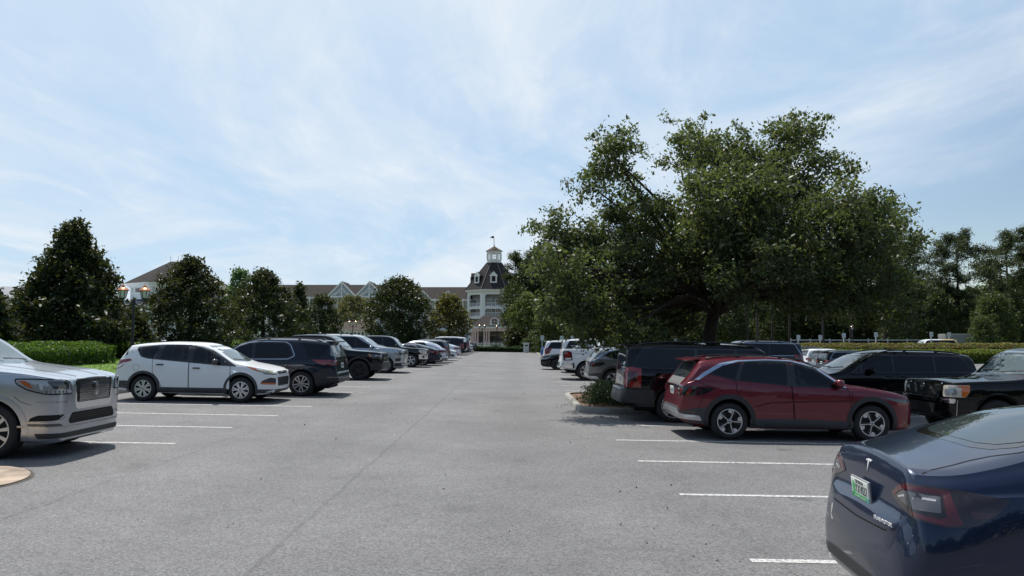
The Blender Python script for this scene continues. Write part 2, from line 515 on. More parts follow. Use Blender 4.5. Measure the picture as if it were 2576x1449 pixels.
    def line(s, name, mat, frame, pts, w=.008, parent=None, off=.002, closed=False, step=.06):
        """a narrow strip along a polyline"""
        runs = pts if isinstance(pts[0][0], (tuple, list)) else [pts]
        bm = bmesh.new()
        for run in runs:
            P = []
            run = [Vector(p) for p in run]
            if closed: run.append(run[0])
            for a, b in zip(run, run[1:]):
                n = max(1, int((b - a).length / step))
                P += [a + (b - a) * (i / n) for i in range(n)]
            P.append(run[-1])
            prev = None
            for i, p in enumerate(P):
                t = (P[min(i + 1, len(P) - 1)] - P[max(i - 1, 0)]).normalized(); nn = Vector((-t.y, t.x)) * (w / 2)
                row = []
                for q in (p - nn, p + nn):
                    c, d = s.cast(q.x, q.y, frame); row.append(bm.verts.new(c - d * off))
                if prev: bm.faces.new((prev[0], prev[1], row[1], row[0]))
                prev = row
        bmesh.ops.solidify(bm, geom=bm.faces[:], thickness=.001)
        bmesh.ops.recalc_face_normals(bm, faces=bm.faces[:])
        me = from_bm(bm, name, 40)
        o = link(name, me, mat, s.parts[parent] if parent else s.root)
        s.parts[name] = o
        return o
    def arch(s, mat, w=.075, name='arch_trim', off=.012):
        S = s.S; ar = S.get('arch', S['r'] + .055) - .004
        for u in S['wh']:
            cz = S['r'] + S.get('archz', .02)
            a0, a1 = R(-28), R(208)
            n = 26
            bm = bmesh.new(); rows = []
            for i in range(n + 1):
                a = a0 + (a1 - a0) * i / n
                row = []
                for rad in (ar, ar + w * .5, ar + w):
                    z = cz + rad * math.sin(a)
                    z = max(z, s.fb(u) + .02)
                    c, d = s.cast(u + rad * math.cos(a), z, 'S'); row.append(bm.verts.new(c - d * (off if rad < ar + w * .8 else off * .6)))
                rows.append(row)
            for A, B in zip(rows, rows[1:]):
                for k in range(2): bm.faces.new((A[k], A[k + 1], B[k + 1], B[k]))
            bd = [e for e in bm.edges if len(e.link_faces) == 1]
            ex = bmesh.ops.extrude_edge_only(bm, edges=bd)['geom']
            for v in ex:
                if isinstance(v, bmesh.types.BMVert): v.co.y -= s.side * .05
            bmesh.ops.recalc_face_normals(bm, faces=bm.faces[:])
            link(name, from_bm(bm, name, 32), mat, s.root)
    def blob(s, name, mat, u, y, z, sx, sy, sz, parent=None, bev=.35, rot=0):
        b = MB(); b.box(-sx / 2, sx / 2, -sy / 2, sy / 2, -sz / 2, sz / 2, bev * min(sx, sy, sz))
        o = b.build(name, mat, s.parts[parent] if parent else s.root, 40)
        o.location = (s.L / 2 - u, y, z); o.rotation_euler = (0, rot, 0)
        return o
    def mirror(s, u, z, mat, parent=None, size=(.16, .22, .17)):
        c, d = s.cast(u, z, 'S')
        b = MB()
        sx, sy, sz = size
        b.lathe([(.02, -.5), (.33, -.46), (.47, -.3), (.5, 0), (.47, .3), (.33, .46), (.02, .5)], 14, 'z')
        for v in b.bm.verts: v.co = Vector((v.co.x * sx * (1.0 + .3 * v.co.y), v.co.y * sy, v.co.z * sz))
        o = b.build('mirror', mat, s.parts[parent] if parent else s.root, 50)
        o.location = (c.x, c.y + s.side * (sy * .62), c.z + .02)
        st = MB(); st.box(-.03, .03, -.09, .09, -.03, .02, .01); st.build('mirror_stalk', M_black, o, 40).location = (0, -s.side * sy * .5, -sz * .35)
        g = MB(); g.lathe([(.01, 0), (.40, 0), (.40, .01), (.01, .01)], 14, 'z')
        return o
    def handle(s, u, z, mat, parent=None, ln=.20):
        c, d = s.cast(u, z, 'S')
        b = MB(); b.box(-ln / 2, ln / 2, -.018, .018, -.017, .017, .012)
        o = b.build('handle', mat, s.parts[parent] if parent else s.root, 40)
        o.location = (c.x, c.y + s.side * .018, c.z)
        return o
    def plate(s, frame, mat_=None, z=.8, y=0, w=.31, h=.16, par=None):
        o = s.patch('number_plate', M_plate, frame, rp(rect(y - w / 2, y + w / 2, z - h / 2, z + h / 2), .02), off=.012, depth=.01)
        s.patch('plate_border', M_ink, frame, rect(y - w * .36, y + w * .36, z - h * .2, z + h * .22), parent='number_plate', off=.0135, depth=.001, step=.05)
        return o
    def rails(s, mat, y, u0, u1, rise=.045, rad=.018):
        """roof rails: a raised bar on feet on each side"""
        for sd in (-1, 1):
            b = MB(); pts = []
            n = 10
            for i in range(n + 1):
                u = u0 + (u1 - u0) * i / n
                hit = s.bvh.ray_cast(Vector((s.L / 2 - u, sd * y, 4)), Vector((0, 0, -1)))
                z = hit[0].z if hit[0] else s.fT(u)
                k = min(1, min(i, n - i) / 1.0)
                pts.append((s.L / 2 - u, sd * y, z + rise * k + .004))
            b.tube(pts, rad, 6)
            for i in (3, 7):
                x, yy, z = pts[i]; b.box(x - .04, x + .04, yy - .012, yy + .012, z - rise - .01, z)
            b.build('roof_rail', mat, s.root, 50)
# ------------------------------------------------------------------ the kinds of car
S_SEDAN_EV = dict(L=4.69, r=.335, rr=.235, wh=[.84, 3.70], arch=.385, k=.42, rc=.2, crown=.06, rim='split',
    T=[(0, .62), (.03, .70), (.12, .77), (.5, .90), (.95, .985), (1.2, 1.03), (2.0, 1.37), (2.45, 1.445), (2.8, 1.445), (3.4, 1.40), (3.9, 1.26), (4.15, 1.185), (4.4, 1.122), (4.53, 1.108), (4.565, 1.108), (4.578, 1.10), (4.590, 1.05), (4.605, .96), (4.615, .87), (4.625, .80), (4.645, .77), (4.672, .735), (4.69, .60)],
    B=[(0, .58), (.12, .70), (.5, .82), (1.2, .93), (2, .955), (3, .98), (3.9, .98), (4.3, .95), (4.55, .915), (4.60, .89), (4.62, .78), (4.65, .70), (4.69, .52)],
    b=[(0, .30), (.1, .2), (.6, .17), (4.0, .18), (4.5, .16), (4.65, .18), (4.69, .24)],
    W=[(0, .55), (.05, .66), (.2, .79), (.5, .88), (1, .915), (2.5, .925), (3.7, .925), (4.1, .905), (4.35, .885), (4.5, .855), (4.58, .82), (4.64, .76), (4.67, .70), (4.69, .60)], tt=[(3.6, 1), (4.1, .985), (4.4, .93), (4.58, .865), (4.69, .86)], yaw=R(-5), step=.05)

S_WEDGE_SUV = dict(L=4.68, r=.362, rr=.245, wh=[.91, 3.70], arch=.425, k=.40, rc=.08, crown=.05, rim='star',
    T=[(0, .70), (.02, .80), (.06, .88), (.2, .945), (.6, 1.025), (1.0, 1.075), (1.22, 1.105), (1.95, 1.50), (2.3, 1.60), (2.8, 1.645), (3.4, 1.635), (4.0, 1.59), (4.22, 1.555), (4.26, 1.52), (4.34, 1.42), (4.52, 1.17), (4.58, 1.10), (4.61, 1.04), (4.625, .96), (4.64, .72), (4.66, .62), (4.68, .54)],
    B=[(0, .64), (.08, .80), (.6, .93), (1.1, 1.0), (2, 1.03), (3, 1.08), (3.7, 1.13), (4.2, 1.16), (4.5, 1.09), (4.6, .98), (4.64, .70), (4.68, .49)],
    b=[(0, .36), (.1, .26), (.6, .22), (4.0, .23), (4.4, .28), (4.6, .36), (4.68, .42)],
    W=[(0, .62), (.05, .72), (.2, .83), (.45, .90), (.9, .93), (2, .925), (3.7, .935), (4.1, .915), (4.4, .875), (4.58, .82), (4.64, .77), (4.68, .70)])

S_BIG_SUV = dict(L=5.33, r=.405, rr=.285, wh=[.95, 4.05], arch=.465, k=.24, rc=.075, crown=.05, rim='ten', tw=.285,
    T=[(0, 1.04), (.012, 1.18), (.04, 1.18), (.12, 1.20), (.25, 1.225), (.5, 1.265), (1.0, 1.335), (1.35, 1.39), (1.5, 1.42), (2.1, 1.80), (2.35, 1.90), (2.8, 1.955), (3.8, 1.965), (4.8, 1.92), (4.95, 1.89), (5.0, 1.83), (5.15, 1.45), (5.22, 1.2), (5.25, 1.02), (5.28, .80), (5.33, .60)],
    B=[(0, .98), (.04, 1.15), (.2, 1.215), (1.0, 1.25), (2, 1.25), (3.5, 1.25), (4.9, 1.27), (5.1, 1.22), (5.22, 1.08), (5.28, .76), (5.33, .56)],
    b=[(0, .27), (.05, .235), (.3, .22), (1, .25), (4.2, .27), (4.9, .34), (5.2, .42), (5.33, .48)],
    W=[(0, .72), (.03, .80), (.12, .885), (.35, .96), (.8, 1.005), (2, 1.012), (4.0, 1.015), (4.8, .985), (5.1, .93), (5.25, .88), (5.33, .80)])

S_SMALL_SUV = dict(L=4.52, r=.352, rr=.228, wh=[.90, 3.59], arch=.405, k=.40, rc=.10, crown=.06, rim='cover', tw=.23,
    T=[(0, .66), (.015, .78), (.05, .86), (.15, .915), (.5, 1.0), (.9, 1.07), (1.02, 1.10), (1.2, 1.19), (1.75, 1.51), (2.1, 1.62), (2.5, 1.645), (3.0, 1.65), (3.6, 1.615), (4.02, 1.57), (4.08, 1.56), (4.16, 1.45), (4.30, 1.22), (4.36, 1.10), (4.39, .95), (4.43, .78), (4.50, .62), (4.52, .54)],
    B=[(0, .60), (.06, .80), (.4, .92), (1.0, 1.0), (2, 1.04), (3, 1.10), (3.9, 1.18), (4.2, 1.15), (4.34, 1.02), (4.43, .72), (4.52, .48)],
    b=[(0, .36), (.08, .27), (.5, .22), (3.8, .24), (4.3, .30), (4.52, .40)],
    W=[(0, .60), (.04, .70), (.15, .80), (.4, .88), (.9, .915), (2, .92), (3.6, .92), (4.0, .90), (4.25, .865), (4.42, .82), (4.52, .74)])

S_CROSS = dict(L=5.18, r=.385, rr=.255, wh=[.98, 4.05], arch=.44, k=.30, rc=.08, crown=.05, rim='split', tw=.25,
    T=[(0, .80), (.02, .95), (.06, 1.03), (.2, 1.08), (.6, 1.13), (1.1, 1.17), (1.3, 1.20), (2.05, 1.62), (2.4, 1.73), (2.9, 1.785), (3.8, 1.785), (4.6, 1.74), (4.82, 1.715), (4.86, 1.67), (4.93, 1.52), (5.03, 1.26), (5.07, 1.12), (5.09, .98), (5.11, .84), (5.15, .70), (5.18, .60)],
    B=[(0, .74), (.06, .95), (.5, 1.05), (1.2, 1.09), (2.2, 1.11), (4, 1.14), (4.8, 1.16), (5.0, 1.12), (5.08, .95), (5.12, .76), (5.18, .55)],
    b=[(0, .38), (.08, .29), (.5, .24), (4.4, .26), (4.9, .34), (5.18, .44)],
    W=[(0, .66), (.04, .77), (.15, .87), (.4, .95), (.9, .99), (2, .995), (4.1, .995), (4.6, .97), (4.9, .93), (5.08, .88), (5.18, .80)])

def S_PICKUP(hz=1.22, rim='dark', L=5.89, H=1.93, r=.42, cab=(1.55, 4.02), bed=1.42):
    return dict(L=L, r=r, rr=.27, wh=[.95, .95 + .635 * L - .02], arch=r + .07, archz=.03, k=.26, rc=.06, crown=.045, rim=rim, tw=.28,
    T=[(0, hz - .24), (.012, hz - .10), (.04, hz - .05), (.15, hz - .01), (.6, hz + .03), (1.2, hz + .07), (cab[0], hz + .12), (cab[0] + .58, H - .13), (cab[0] + .85, H - .03), (cab[0] + 1.4, H), (cab[1] - .25, H - .02), (cab[1] - .10, H - .05), (cab[1], H - .15), (cab[1] + .12, bed + .08), (cab[1] + .15, bed + .005), (cab[1] + .3, bed), (L - .18, bed), (L - .14, bed - .01), (L - .12, bed - .1), (L - .10, .85), (L - .06, .76), (L, .66)],
    B=[(0, hz - .3), (.04, hz - .13), (.2, hz - .08), (1.2, hz - .03), (2, hz + .01), (4, hz + .04), (4.3, bed - .04), (L - .2, bed - .04), (L - .12, bed - .16), (L - .08, .74), (L, .6)],
    b=[(0, .50), (.06, .42), (.3, .36), (1, .36), (4.2, .40), (L - .5, .48), (L, .56)],
    W=[(0, .76), (.03, .84), (.12, .92), (.4, .985), (.9, 1.02), (2, 1.015), (4.0, 1.015), (L - .5, 1.015), (L - .2, .985), (L - .1, .95), (L, .86)])

S_VAN = dict(L=5.2, r=.35, rr=.24, wh=[.98, 3.98], arch=.40, k=.26, rc=.10, crown=.06, rim='dark', tw=.235,
    T=[(0, .72), (.02, .84), (.08, .91), (.3, .99), (.7, 1.07), (.98, 1.14), (1.15, 1.22), (1.95, 1.64), (2.3, 1.725), (2.8, 1.765), (3.8, 1.76), (4.6, 1.71), (4.85, 1.67), (4.92, 1.60), (5.0, 1.38), (5.06, 1.12), (5.09, .95), (5.12, .78), (5.2, .58)],
    B=[(0, .66), (.08, .84), (.5, .96), (1.2, 1.05), (2.2, 1.08), (4, 1.12), (4.7, 1.14), (4.98, 1.08), (5.08, .88), (5.2, .54)],
    b=[(0, .34), (.08, .25), (.5, .2), (4.4, .22), (4.9, .30), (5.2, .40)],
    W=[(0, .62), (.04, .74), (.15, .86), (.4, .94), (.9, .985), (2, .995), (4.1, .995), (4.7, .97), (5.0, .92), (5.12, .87), (5.2, .80)])

def S_SEDAN(L=4.9, H=1.45, rim='five', fast=.25):
    return dict(L=L, r=.335, rr=.23, wh=[.95, .95 + .58 * L], arch=.385, k=.42, rc=.11, crown=.06, rim=rim,
    T=[(0, .66), (.02, .74), (.1, .80), (.5, .89), (1.1, .97), (1.35, 1.01), (2.05, H - .1), (2.5, H - .01), (2.8, H), (3.3, H - .04), (3.8, H - .16), (L - .55, 1.06 + fast * .25), (L - .3, 1.07), (L - .12, 1.045), (L - .1, .98), (L - .07, .80), (L - .04, .72), (L, .6)],
    B=[(0, .6), (.1, .72), (.5, .82), (1.3, .92), (2.2, .945), (3.8, .985), (L - .4, 1.01), (L - .13, .97), (L - .08, .74), (L, .54)],
    b=[(0, .30), (.1, .2), (.6, .17), (L - .7, .19), (L - .15, .28), (L, .38)],
    W=[(0, .58), (.05, .69), (.2, .80), (.5, .88), (1, .915), (2.5, .925), (3.9, .92), (L - .5, .885), (L - .2, .82), (L - .08, .75), (L, .66)])

def S_SUV(L=4.9, H=1.75, hz=1.12, r=.37, rim='five', box=0.0, Wd=.965):
    e = L
    return dict(L=L, r=r, rr=.25, wh=[.93, .93 + .585 * L], arch=r + .055, k=.30 - .12 * box, rc=.08, crown=.05, rim=rim,
    T=[(0, hz - .32), (.02, hz - .18), (.06, hz - .10), (.2, hz - .05), (.7, hz), (1.2, hz + .04), (1.35, hz + .08), (1.95 - .25 * box, H - .15), (2.3 - .3 * box, H - .04), (2.8, H), (3.8, H), (e - .5, H - .05), (e - .30 + .12 * box, H - .08), (e - .26 + .12 * box, H - .14), (e - .12 + .02 * box, 1.15), (e - .10 + .015 * box, .98), (e - .07, .78), (e, .6)],
    B=[(0, hz - .38), (.06, hz - .16), (.5, hz - .08), (1.2, hz - .03), (2.2, hz), (4, hz + .04), (e - .35, hz + .05), (e - .15, 1.02), (e - .08, .74), (e, .55)],
    b=[(0, .38), (.08, .29), (.5, .24), (e - .7, .26), (e - .2, .36), (e, .44)],
    W=[(0, .70 * Wd), (.04, .79 * Wd), (.15, .88 * Wd), (.4, .955 * Wd), (.9, .99 * Wd), (2, Wd), (e - 1, Wd), (e - .5, .97 * Wd), (e - .2, .93 * Wd), (e - .08, .89 * Wd), (e, .81 * Wd)])

def glasshouse(c, panes, base_off=.004, glass=None, chrome=None, doors=None, hmat=None, hz=None, dlo=None, cut=()):
    """door panels with their windows; panes = [(polygon, door index or None)]"""
    glass = glass or M_glass
    H = [rp(panes[k][0], .035) for k in cut]
    dh = lambda i: [rp(panes[k][0], .035) for k in cut if panes[k][1] == i]
    for i, d in enumerate(doors or []):
        nm = 'door'
        gp = c.patch('door', c.paint, 'S', rp(d['poly'], .05), off=.003, depth=.01, holes=dh(i))
        c.parts['door%d' % i] = gp
        ring = rp(d['poly'], .05)
        c.line('panel_gap', M_gap, 'S', ring, w=.011, off=.0045, closed=True, parent='door%d' % i)
        if d.get('handle'): c.handle(d['handle'][0], d['handle'][1], hmat or c.paint, 'door%d' % i)
    if chrome and dlo:
        c.patch('window_trim', chrome, 'S', rp([(p[0], p[1]) for p in grow(dlo, .022)], .06), off=.006)
    if dlo: c.patch('window_surround', M_gloss, 'S', rp(dlo, .05), off=.009, holes=H)
    for k, (poly, di) in enumerate(panes):
        if k in cut:
            c.patch('window', M_clear, 'S', rp(poly, .035), off=.004, depth=.001, parent=('door%d' % di) if di is not None else None)
            c.patch('far_window', M_clear, 's', rp(poly, .035), off=.002, depth=.001)
        else: c.patch('window', glass, 'S', rp(poly, .04), off=.0125, depth=.006, parent=('door%d' % di) if di is not None else None)

def grow(poly, d):
    c = Vector((sum(p[0] for p in poly) / len(poly), sum(p[1] for p in poly) / len(poly)))
    n = len(poly); out = []
    area = sum(poly[i][0] * poly[(i + 1) % n][1] - poly[(i + 1) % n][0] * poly[i][1] for i in range(n))
    sg = 1 if area > 0 else -1
    for i in range(n):
        p = Vector(poly[i]); a = Vector(poly[i - 1]); b = Vector(poly[(i + 1) % n])
        e1 = (p - a).normalized(); e2 = (b - p).normalized()
        n1 = Vector((e1.y, -e1.x)) * sg; n2 = Vector((e2.y, -e2.x)) * sg
        m = (n1 + n2)
        m = m / max(.35, m.length_squared / 2) if m.length else n1
        out.append(tuple(p + m * d))
    return out

def side_glass(c, u0, uA, uR, u1, zb0, zb1, zt, splits=(), pillar=.05, tail=.0, **kw):
    """a window band: base from (u0, zb0) to (u1, zb1), front edge leaning back to uA, roof edge to uR"""
    dlo = [(u0, zb0), (uA, zt), (uR, zt - .005), (u1, zb1 + tail), (u1 - .05, zb1)] if tail else [(u0, zb0), (uA, zt), (uR, zt - .005), (u1, zb1)]
    def top(u):
        if u < uA: return zb0 + (zt - zb0) * (u - u0) / (uA - u0)
        if u > uR: return zt - (zt - zb1 - tail) * (u - uR) / max(.01, (u1 - uR))
        return zt
    def bot(u): return zb0 + (zb1 - zb0) * (u - u0) / (u1 - u0)
    edges = [u0 + .10] + list(splits) + [u1 - .04]
    panes = []
    for i, (a, b) in enumerate(zip(edges, edges[1:])):
        a2 = a + (pillar / 2 if i else 0); b2 = b - (pillar / 2 if i < len(edges) - 2 else 0)
        n = 6; P = [(a2 + (b2 - a2) * j / n, bot(a2 + (b2 - a2) * j / n) + .03) for j in range(n + 1)]
        P += [(b2 - (b2 - a2) * j / n, max(top(b2 - (b2 - a2) * j / n) - .035, bot(b2 - (b2 - a2) * j / n) + .04)) for j in range(n + 1)]
        panes.append((P, i if i < len(kw.get('doors') or []) else None))
    glasshouse(c, panes, dlo=dlo, **kw)

def windscreen(c, z0, z1, w0, w1, mat=None, wipers=True):
    c.patch('windscreen', mat or M_wind, 'F', rp([(-w0, z0), (-w0 * .5, z0 - .02), (0, z0 - .03), (w0 * .5, z0 - .02), (w0, z0), (w1, z1), (-w1, z1)], .06), off=.005)
    if wipers: c.line('wiper', M_black, 'F', [[(-.1, z0 + .0), (w0 * .8, z0 + .06)], [(-w0 * .85, z0 + .02), (-.12, z0 + .05)]], w=.022, off=.02)

def lower_clad(c, z1, u0, u1, mat=None):
    c.patch('sill', mat or M_clad, 'S', [(u0, c.fb(2) + .03), (u1, c.fb(2) + .03), (u1, z1), (u0, z1)], off=.008)

def seats(c, rows, wheel_u=None):
    """front and rear seats seen through the side windows"""
    for u, z, ys in rows:
        for y in ys:
            b = MB(); m = Matrix.Rotation(R(12), 4, 'Y')
            b.box(-.06, .06, -.24, .24, -.35, .18, .05); b.box(-.045, .045, -.13, .13, .22, .40, .04); b.tube([(0, -.05, .15), (0, -.05, .25)], .008, 5); b.tube([(0, .05, .15), (0, .05, .25)], .008, 5)
            for v in b.bm.verts: v.co = m.inverted() @ v.co
            o = b.build('seat', M_seat, c.root, 40); o.location = (c.L / 2 - u, y, z)
    if wheel_u:
        b = MB(); b.lathe([(.17, -.012), (.19, 0), (.17, .012), (.155, 0)], 20, closed=True); o = b.build('steering_wheel', M_black, c.root, 50); o.location = (c.L / 2 - wheel_u[0], .38, wheel_u[1]); o.rotation_euler = (0, R(65), 0)
# ------------------------------------------------------------------ the parked cars
P_navy = paint('navy_paint', (.004, .0135, .048), .5, .28)
P_maroon = paint('maroon_paint', (.135, .005, .017), .35, .3)
P_silver = paint('silver_paint', (.44, .465, .50), .8, .28)
P_white = paint('white_paint', (.74, .76, .78), 0, .4)
P_black = paint('black_paint', (.004, .004, .005), 0, .3)
P_inkblue = paint('dark_blue_grey_paint', (.015, .021, .034), .3, .3)
P_green = paint('green_grey_paint', (.014, .019, .021), .25, .3)
P_greysuv = paint('grey_paint', (.20, .21, .215), .7, .3)
P_gun = paint('gunmetal_paint', (.10, .105, .112), .7, .3)
P_blue = paint('bright_blue_paint', (.012, .13, .50), .3, .3)
P_darkred = paint('dark_red_paint', (.12, .008, .014), .4, .3)
P_lilac = paint('pale_silver_paint', (.55, .58, .66), .65, .3)
P_steelblue = paint('steel_blue_paint', (.02, .04, .12), .5, .3)

def text(body, size, mat, parent, loc, rot, name='lettering', ext=.0006, align='CENTER', sx=1.0, shear=0):
    cu = bpy.data.curves.new(name, 'FONT'); cu.body = body; cu.size = size; cu.extrude = ext; cu.align_x = align; cu.align_y = 'CENTER'; cu.shear = shear
    tmp = bpy.data.objects.new(name, cu); COL.objects.link(tmp)
    dg = bpy.context.evaluated_depsgraph_get(); dg.update()
    me = bpy.data.meshes.new_from_object(tmp.evaluated_get(dg)); bpy.data.objects.remove(tmp)
    me.materials.clear(); me.name = name
    o = link(name, me, mat, parent); o.location = loc; o.rotation_euler = rot; o.scale = (sx, 1, 1)
    return o

# --- navy electric saloon at the lower right -----------------------------------------
def navy_saloon():
    c = Car('parked_sedan', S_SEDAN_EV, (2.36 + 2.336, 5.20 - .204), False, 'dark navy blue saloon seen from behind with a green and white number plate', 'car', P_navy)
    L = c.L
    c.zoff = 0.0
    # glass roof and back light
    gl = []
    n = 16
    us = [2.2, 2.6, 3.0, 3.4, 3.75, 3.95, 4.06, 4.12]; ws = [.50, .53, .56, .585, .60, .575, .50, .36]
    gl = [(u, -w) for u, w in zip(us, ws)] + [(4.135, -.18), (4.14, 0), (4.135, .18)] + [(u, w) for u, w in zip(us[::-1], ws[::-1])]
    c.patch('rear_window_border', M_gloss, 'T', gl, off=.002, step=.07)
    gi = [(a if a < 2.3 else 2.25 + (a - 2.25) * .965, b * .90) for a, b in gl]
    c.patch('rear_window', M_wind2, 'T', gi, off=.0045, step=.07)
    for run in ([(3.3, -.66), (3.7, -.70), (3.98, -.66), (4.12, -.60), (4.25, -.585), (4.40, -.60), (4.52, -.62)], [(3.3, .66), (3.7, .70), (3.98, .66), (4.12, .60), (4.25, .585), (4.40, .60), (4.52, .62)]): c.line('panel_gap', M_gap, 'T', run, w=.009)
    # tail lamps, in three bands
    for sg in (1, -1):
        q = lambda P: [(sg * a, b) for a, b in P]
        c.patch('tail_lamp', pbr('smoked_lamp', (.014, .006, .007), .06, coat=1), 'r', rp(q([(.40, .885), (.50, .955), (.60, .985), (.92, .985), (1.26, .955), (1.18, .875), (1.06, .80), (.90, .775), (.70, .80), (.52, .85)]), .03), off=.006, step=.05)
        c.patch('red_band', pbr('lamp_red_band', (.075, .008, .011), .08, coat=1), 'r', rp(q([(.43, .893), (.52, .952), (.62, .975), (.90, .972), (.985, .80), (.90, .785), (.71, .812), (.70, .835), (.86, .815), (.90, .83), (.865, .945), (.63, .95), (.545, .93), (.47, .885)]), .012), parent='tail_lamp', off=.0085, step=.04)
        c.patch('reversing_lamp', pbr('smoked_white_lens', (.10, .10, .11), .1, metal=.4, coat=1), 'r', rp(q([(.50, .89), (.56, .925), (.64, .94), (.85, .935), (.87, .85), (.72, .848), (.60, .865)]), .012), parent='tail_lamp', off=.009, step=.04)
        c.line('lamp_strip', M_white, 'r', [q([(.53, .885), (.60, .905), (.70, .905)]), q([(.75, .915), (.83, .915)])], w=.012, off=.011, parent='tail_lamp')
        c.patch('side_marker', M_redd, 'r', rp(q([(1.02, .875), (1.16, .878), (1.12, .845), (1.03, .835)]), .01), parent='tail_lamp', off=.0085, step=.04)
    # boot lid outline, bumper lines
    bl = [(-.60, .985), (-.57, .88), (-.60, .77), (-.56, .69), (-.45, .66), (0, .645), (.45, .66), (.56, .69), (.60, .77), (.57, .88), (.60, .985)]
    c.line('panel_gap', M_gap, 'r', bl[1:-1], w=.008)
    # number plate recess, plate
    px = -L / 2 + .075
    pl = empty('number_plate', (-L / 2 + .045, 0, .815), (0, R(-6), 0), c.root)
    fr = MB(); fr.box(-.012, .004, -.162, .162, -.085, .085, .004); fr.build('plate_frame', M_satin, pl, 40)
    bd = MB(); bd.box(-.016, -.010, -.150, .150, -.064, .074, .002); bd.build('plate_face', M_plate, pl, 40)
    g = MB(); g.box(-.0172, -.012, -.148, .148, -.064, -.028, .001); g.build('green_band', M_plategreen, pl)
    lg = pbr('plate_leaf', (.10, .42, .16), .5)
    f = MB(); lg2 = [circle((.105 + .016 * math.cos(a), .012 + .026 * math.sin(a)), .018, 9) for a in (0, 1.3, 2.6, 3.9, 5.2)]
    for i, p_ in enumerate(lg2): f.prism([(y, z) for y, z in p_], -.0166 - .0001 * i, -.012, 'yz')
    f.prism(rect(.103, .109, -.028, .0), -.0169, -.012, 'yz'); f.build('leaf_mark', lg, pl)
    rt = (R(90), 0, R(-90))
    text('GEORGIA', .034, M_ink, pl, (-.0168, 0, .056), rt)
    text('YXV037', .085, M_ink, pl, (-.0170, -.028, .006), rt, sx=.72)
    text('ALTERNATIVE FUEL VEHICLE', .016, pbr('plate_pale_text', (.55, .75, .55), .5), pl, (-.0180, .0, -.046), rt)
    text('MODEL 3', .018, M_ink, pl, (-.0128, 0, -.0755), rt)
    stk = MB(); stk.box(-.0178, -.013, -.145, -.122, -.058, -.030); stk.build('sticker', pbr('sticker_blue', (.12, .42, .55), .5), pl)
    # emblem and lettering
    def tube_at(y, z, frame='R'):
        p, d = c.cast(y, z, frame); return p
    em = [(-.048, .050), (-.025, .056), (0, .058), (.025, .056), (.048, .050), (.044, .038), (.022, .043), (.013, .043), (0, -.045), (-.013, .043), (-.022, .043), (-.044, .038)]
    c.patch('emblem', M_badge, 'R', [(a * .85, .985 + b * .85) for a, b in em], off=.006, depth=.004, step=.2)
    p = tube_at(-.44 * -1, .715, 'R')
    o = text('DUAL MOTOR', .032, M_badge, c.root, (0, 0, 0), (0, 0, 0), sx=1.15, ext=.003)
    a, d = c.cast(.36, .715, 'R'); b2, d = c.cast(.54, .715, 'R')
    mid = (a + b2) / 2; ang = math.atan2((b2 - a).x, -(b2 - a).y)
    o.location = mid + Vector((-.022, 0, 0)); o.rotation_euler = (R(90), 0, R(-90) + ang)
    # bumper insert and scuffs
    c.patch('bumper_insert', M_black, 'r', [(-.80, .25), (-.74, .31), (-.40, .33), (.40, .33), (.74, .31), (.80, .25)], off=.004)
    c.patch('reflector', M_redd, 'r', rp(rect(.86, 1.02, .34, .37), .01), off=.006)
    c.patch('scuff', pbr('scuffed_primer', (.34, .33, .32), .7), 'r', rp([(-.52, .60), (-.50, .63), (-.47, .60), (-.50, .54), (-.455, .51), (-.49, .505), (-.525, .55)], .008), off=.002, depth=.003, step=.03)
    c.patch('window', M_glass, 'S', rp([(2.45, 1.02), (2.45, 1.33), (3.0, 1.27), (3.5, 1.10), (3.55, 1.04)], .04), off=.005)
    c.line('panel_gap', M_gap, 'S', [(3.55, 1.03), (3.50, .9), (3.32, .7), (3.2, .45), (3.2, .25)])
    c.arch(P_navy, .03, 'arch_lip', .006)
navy_saloon()

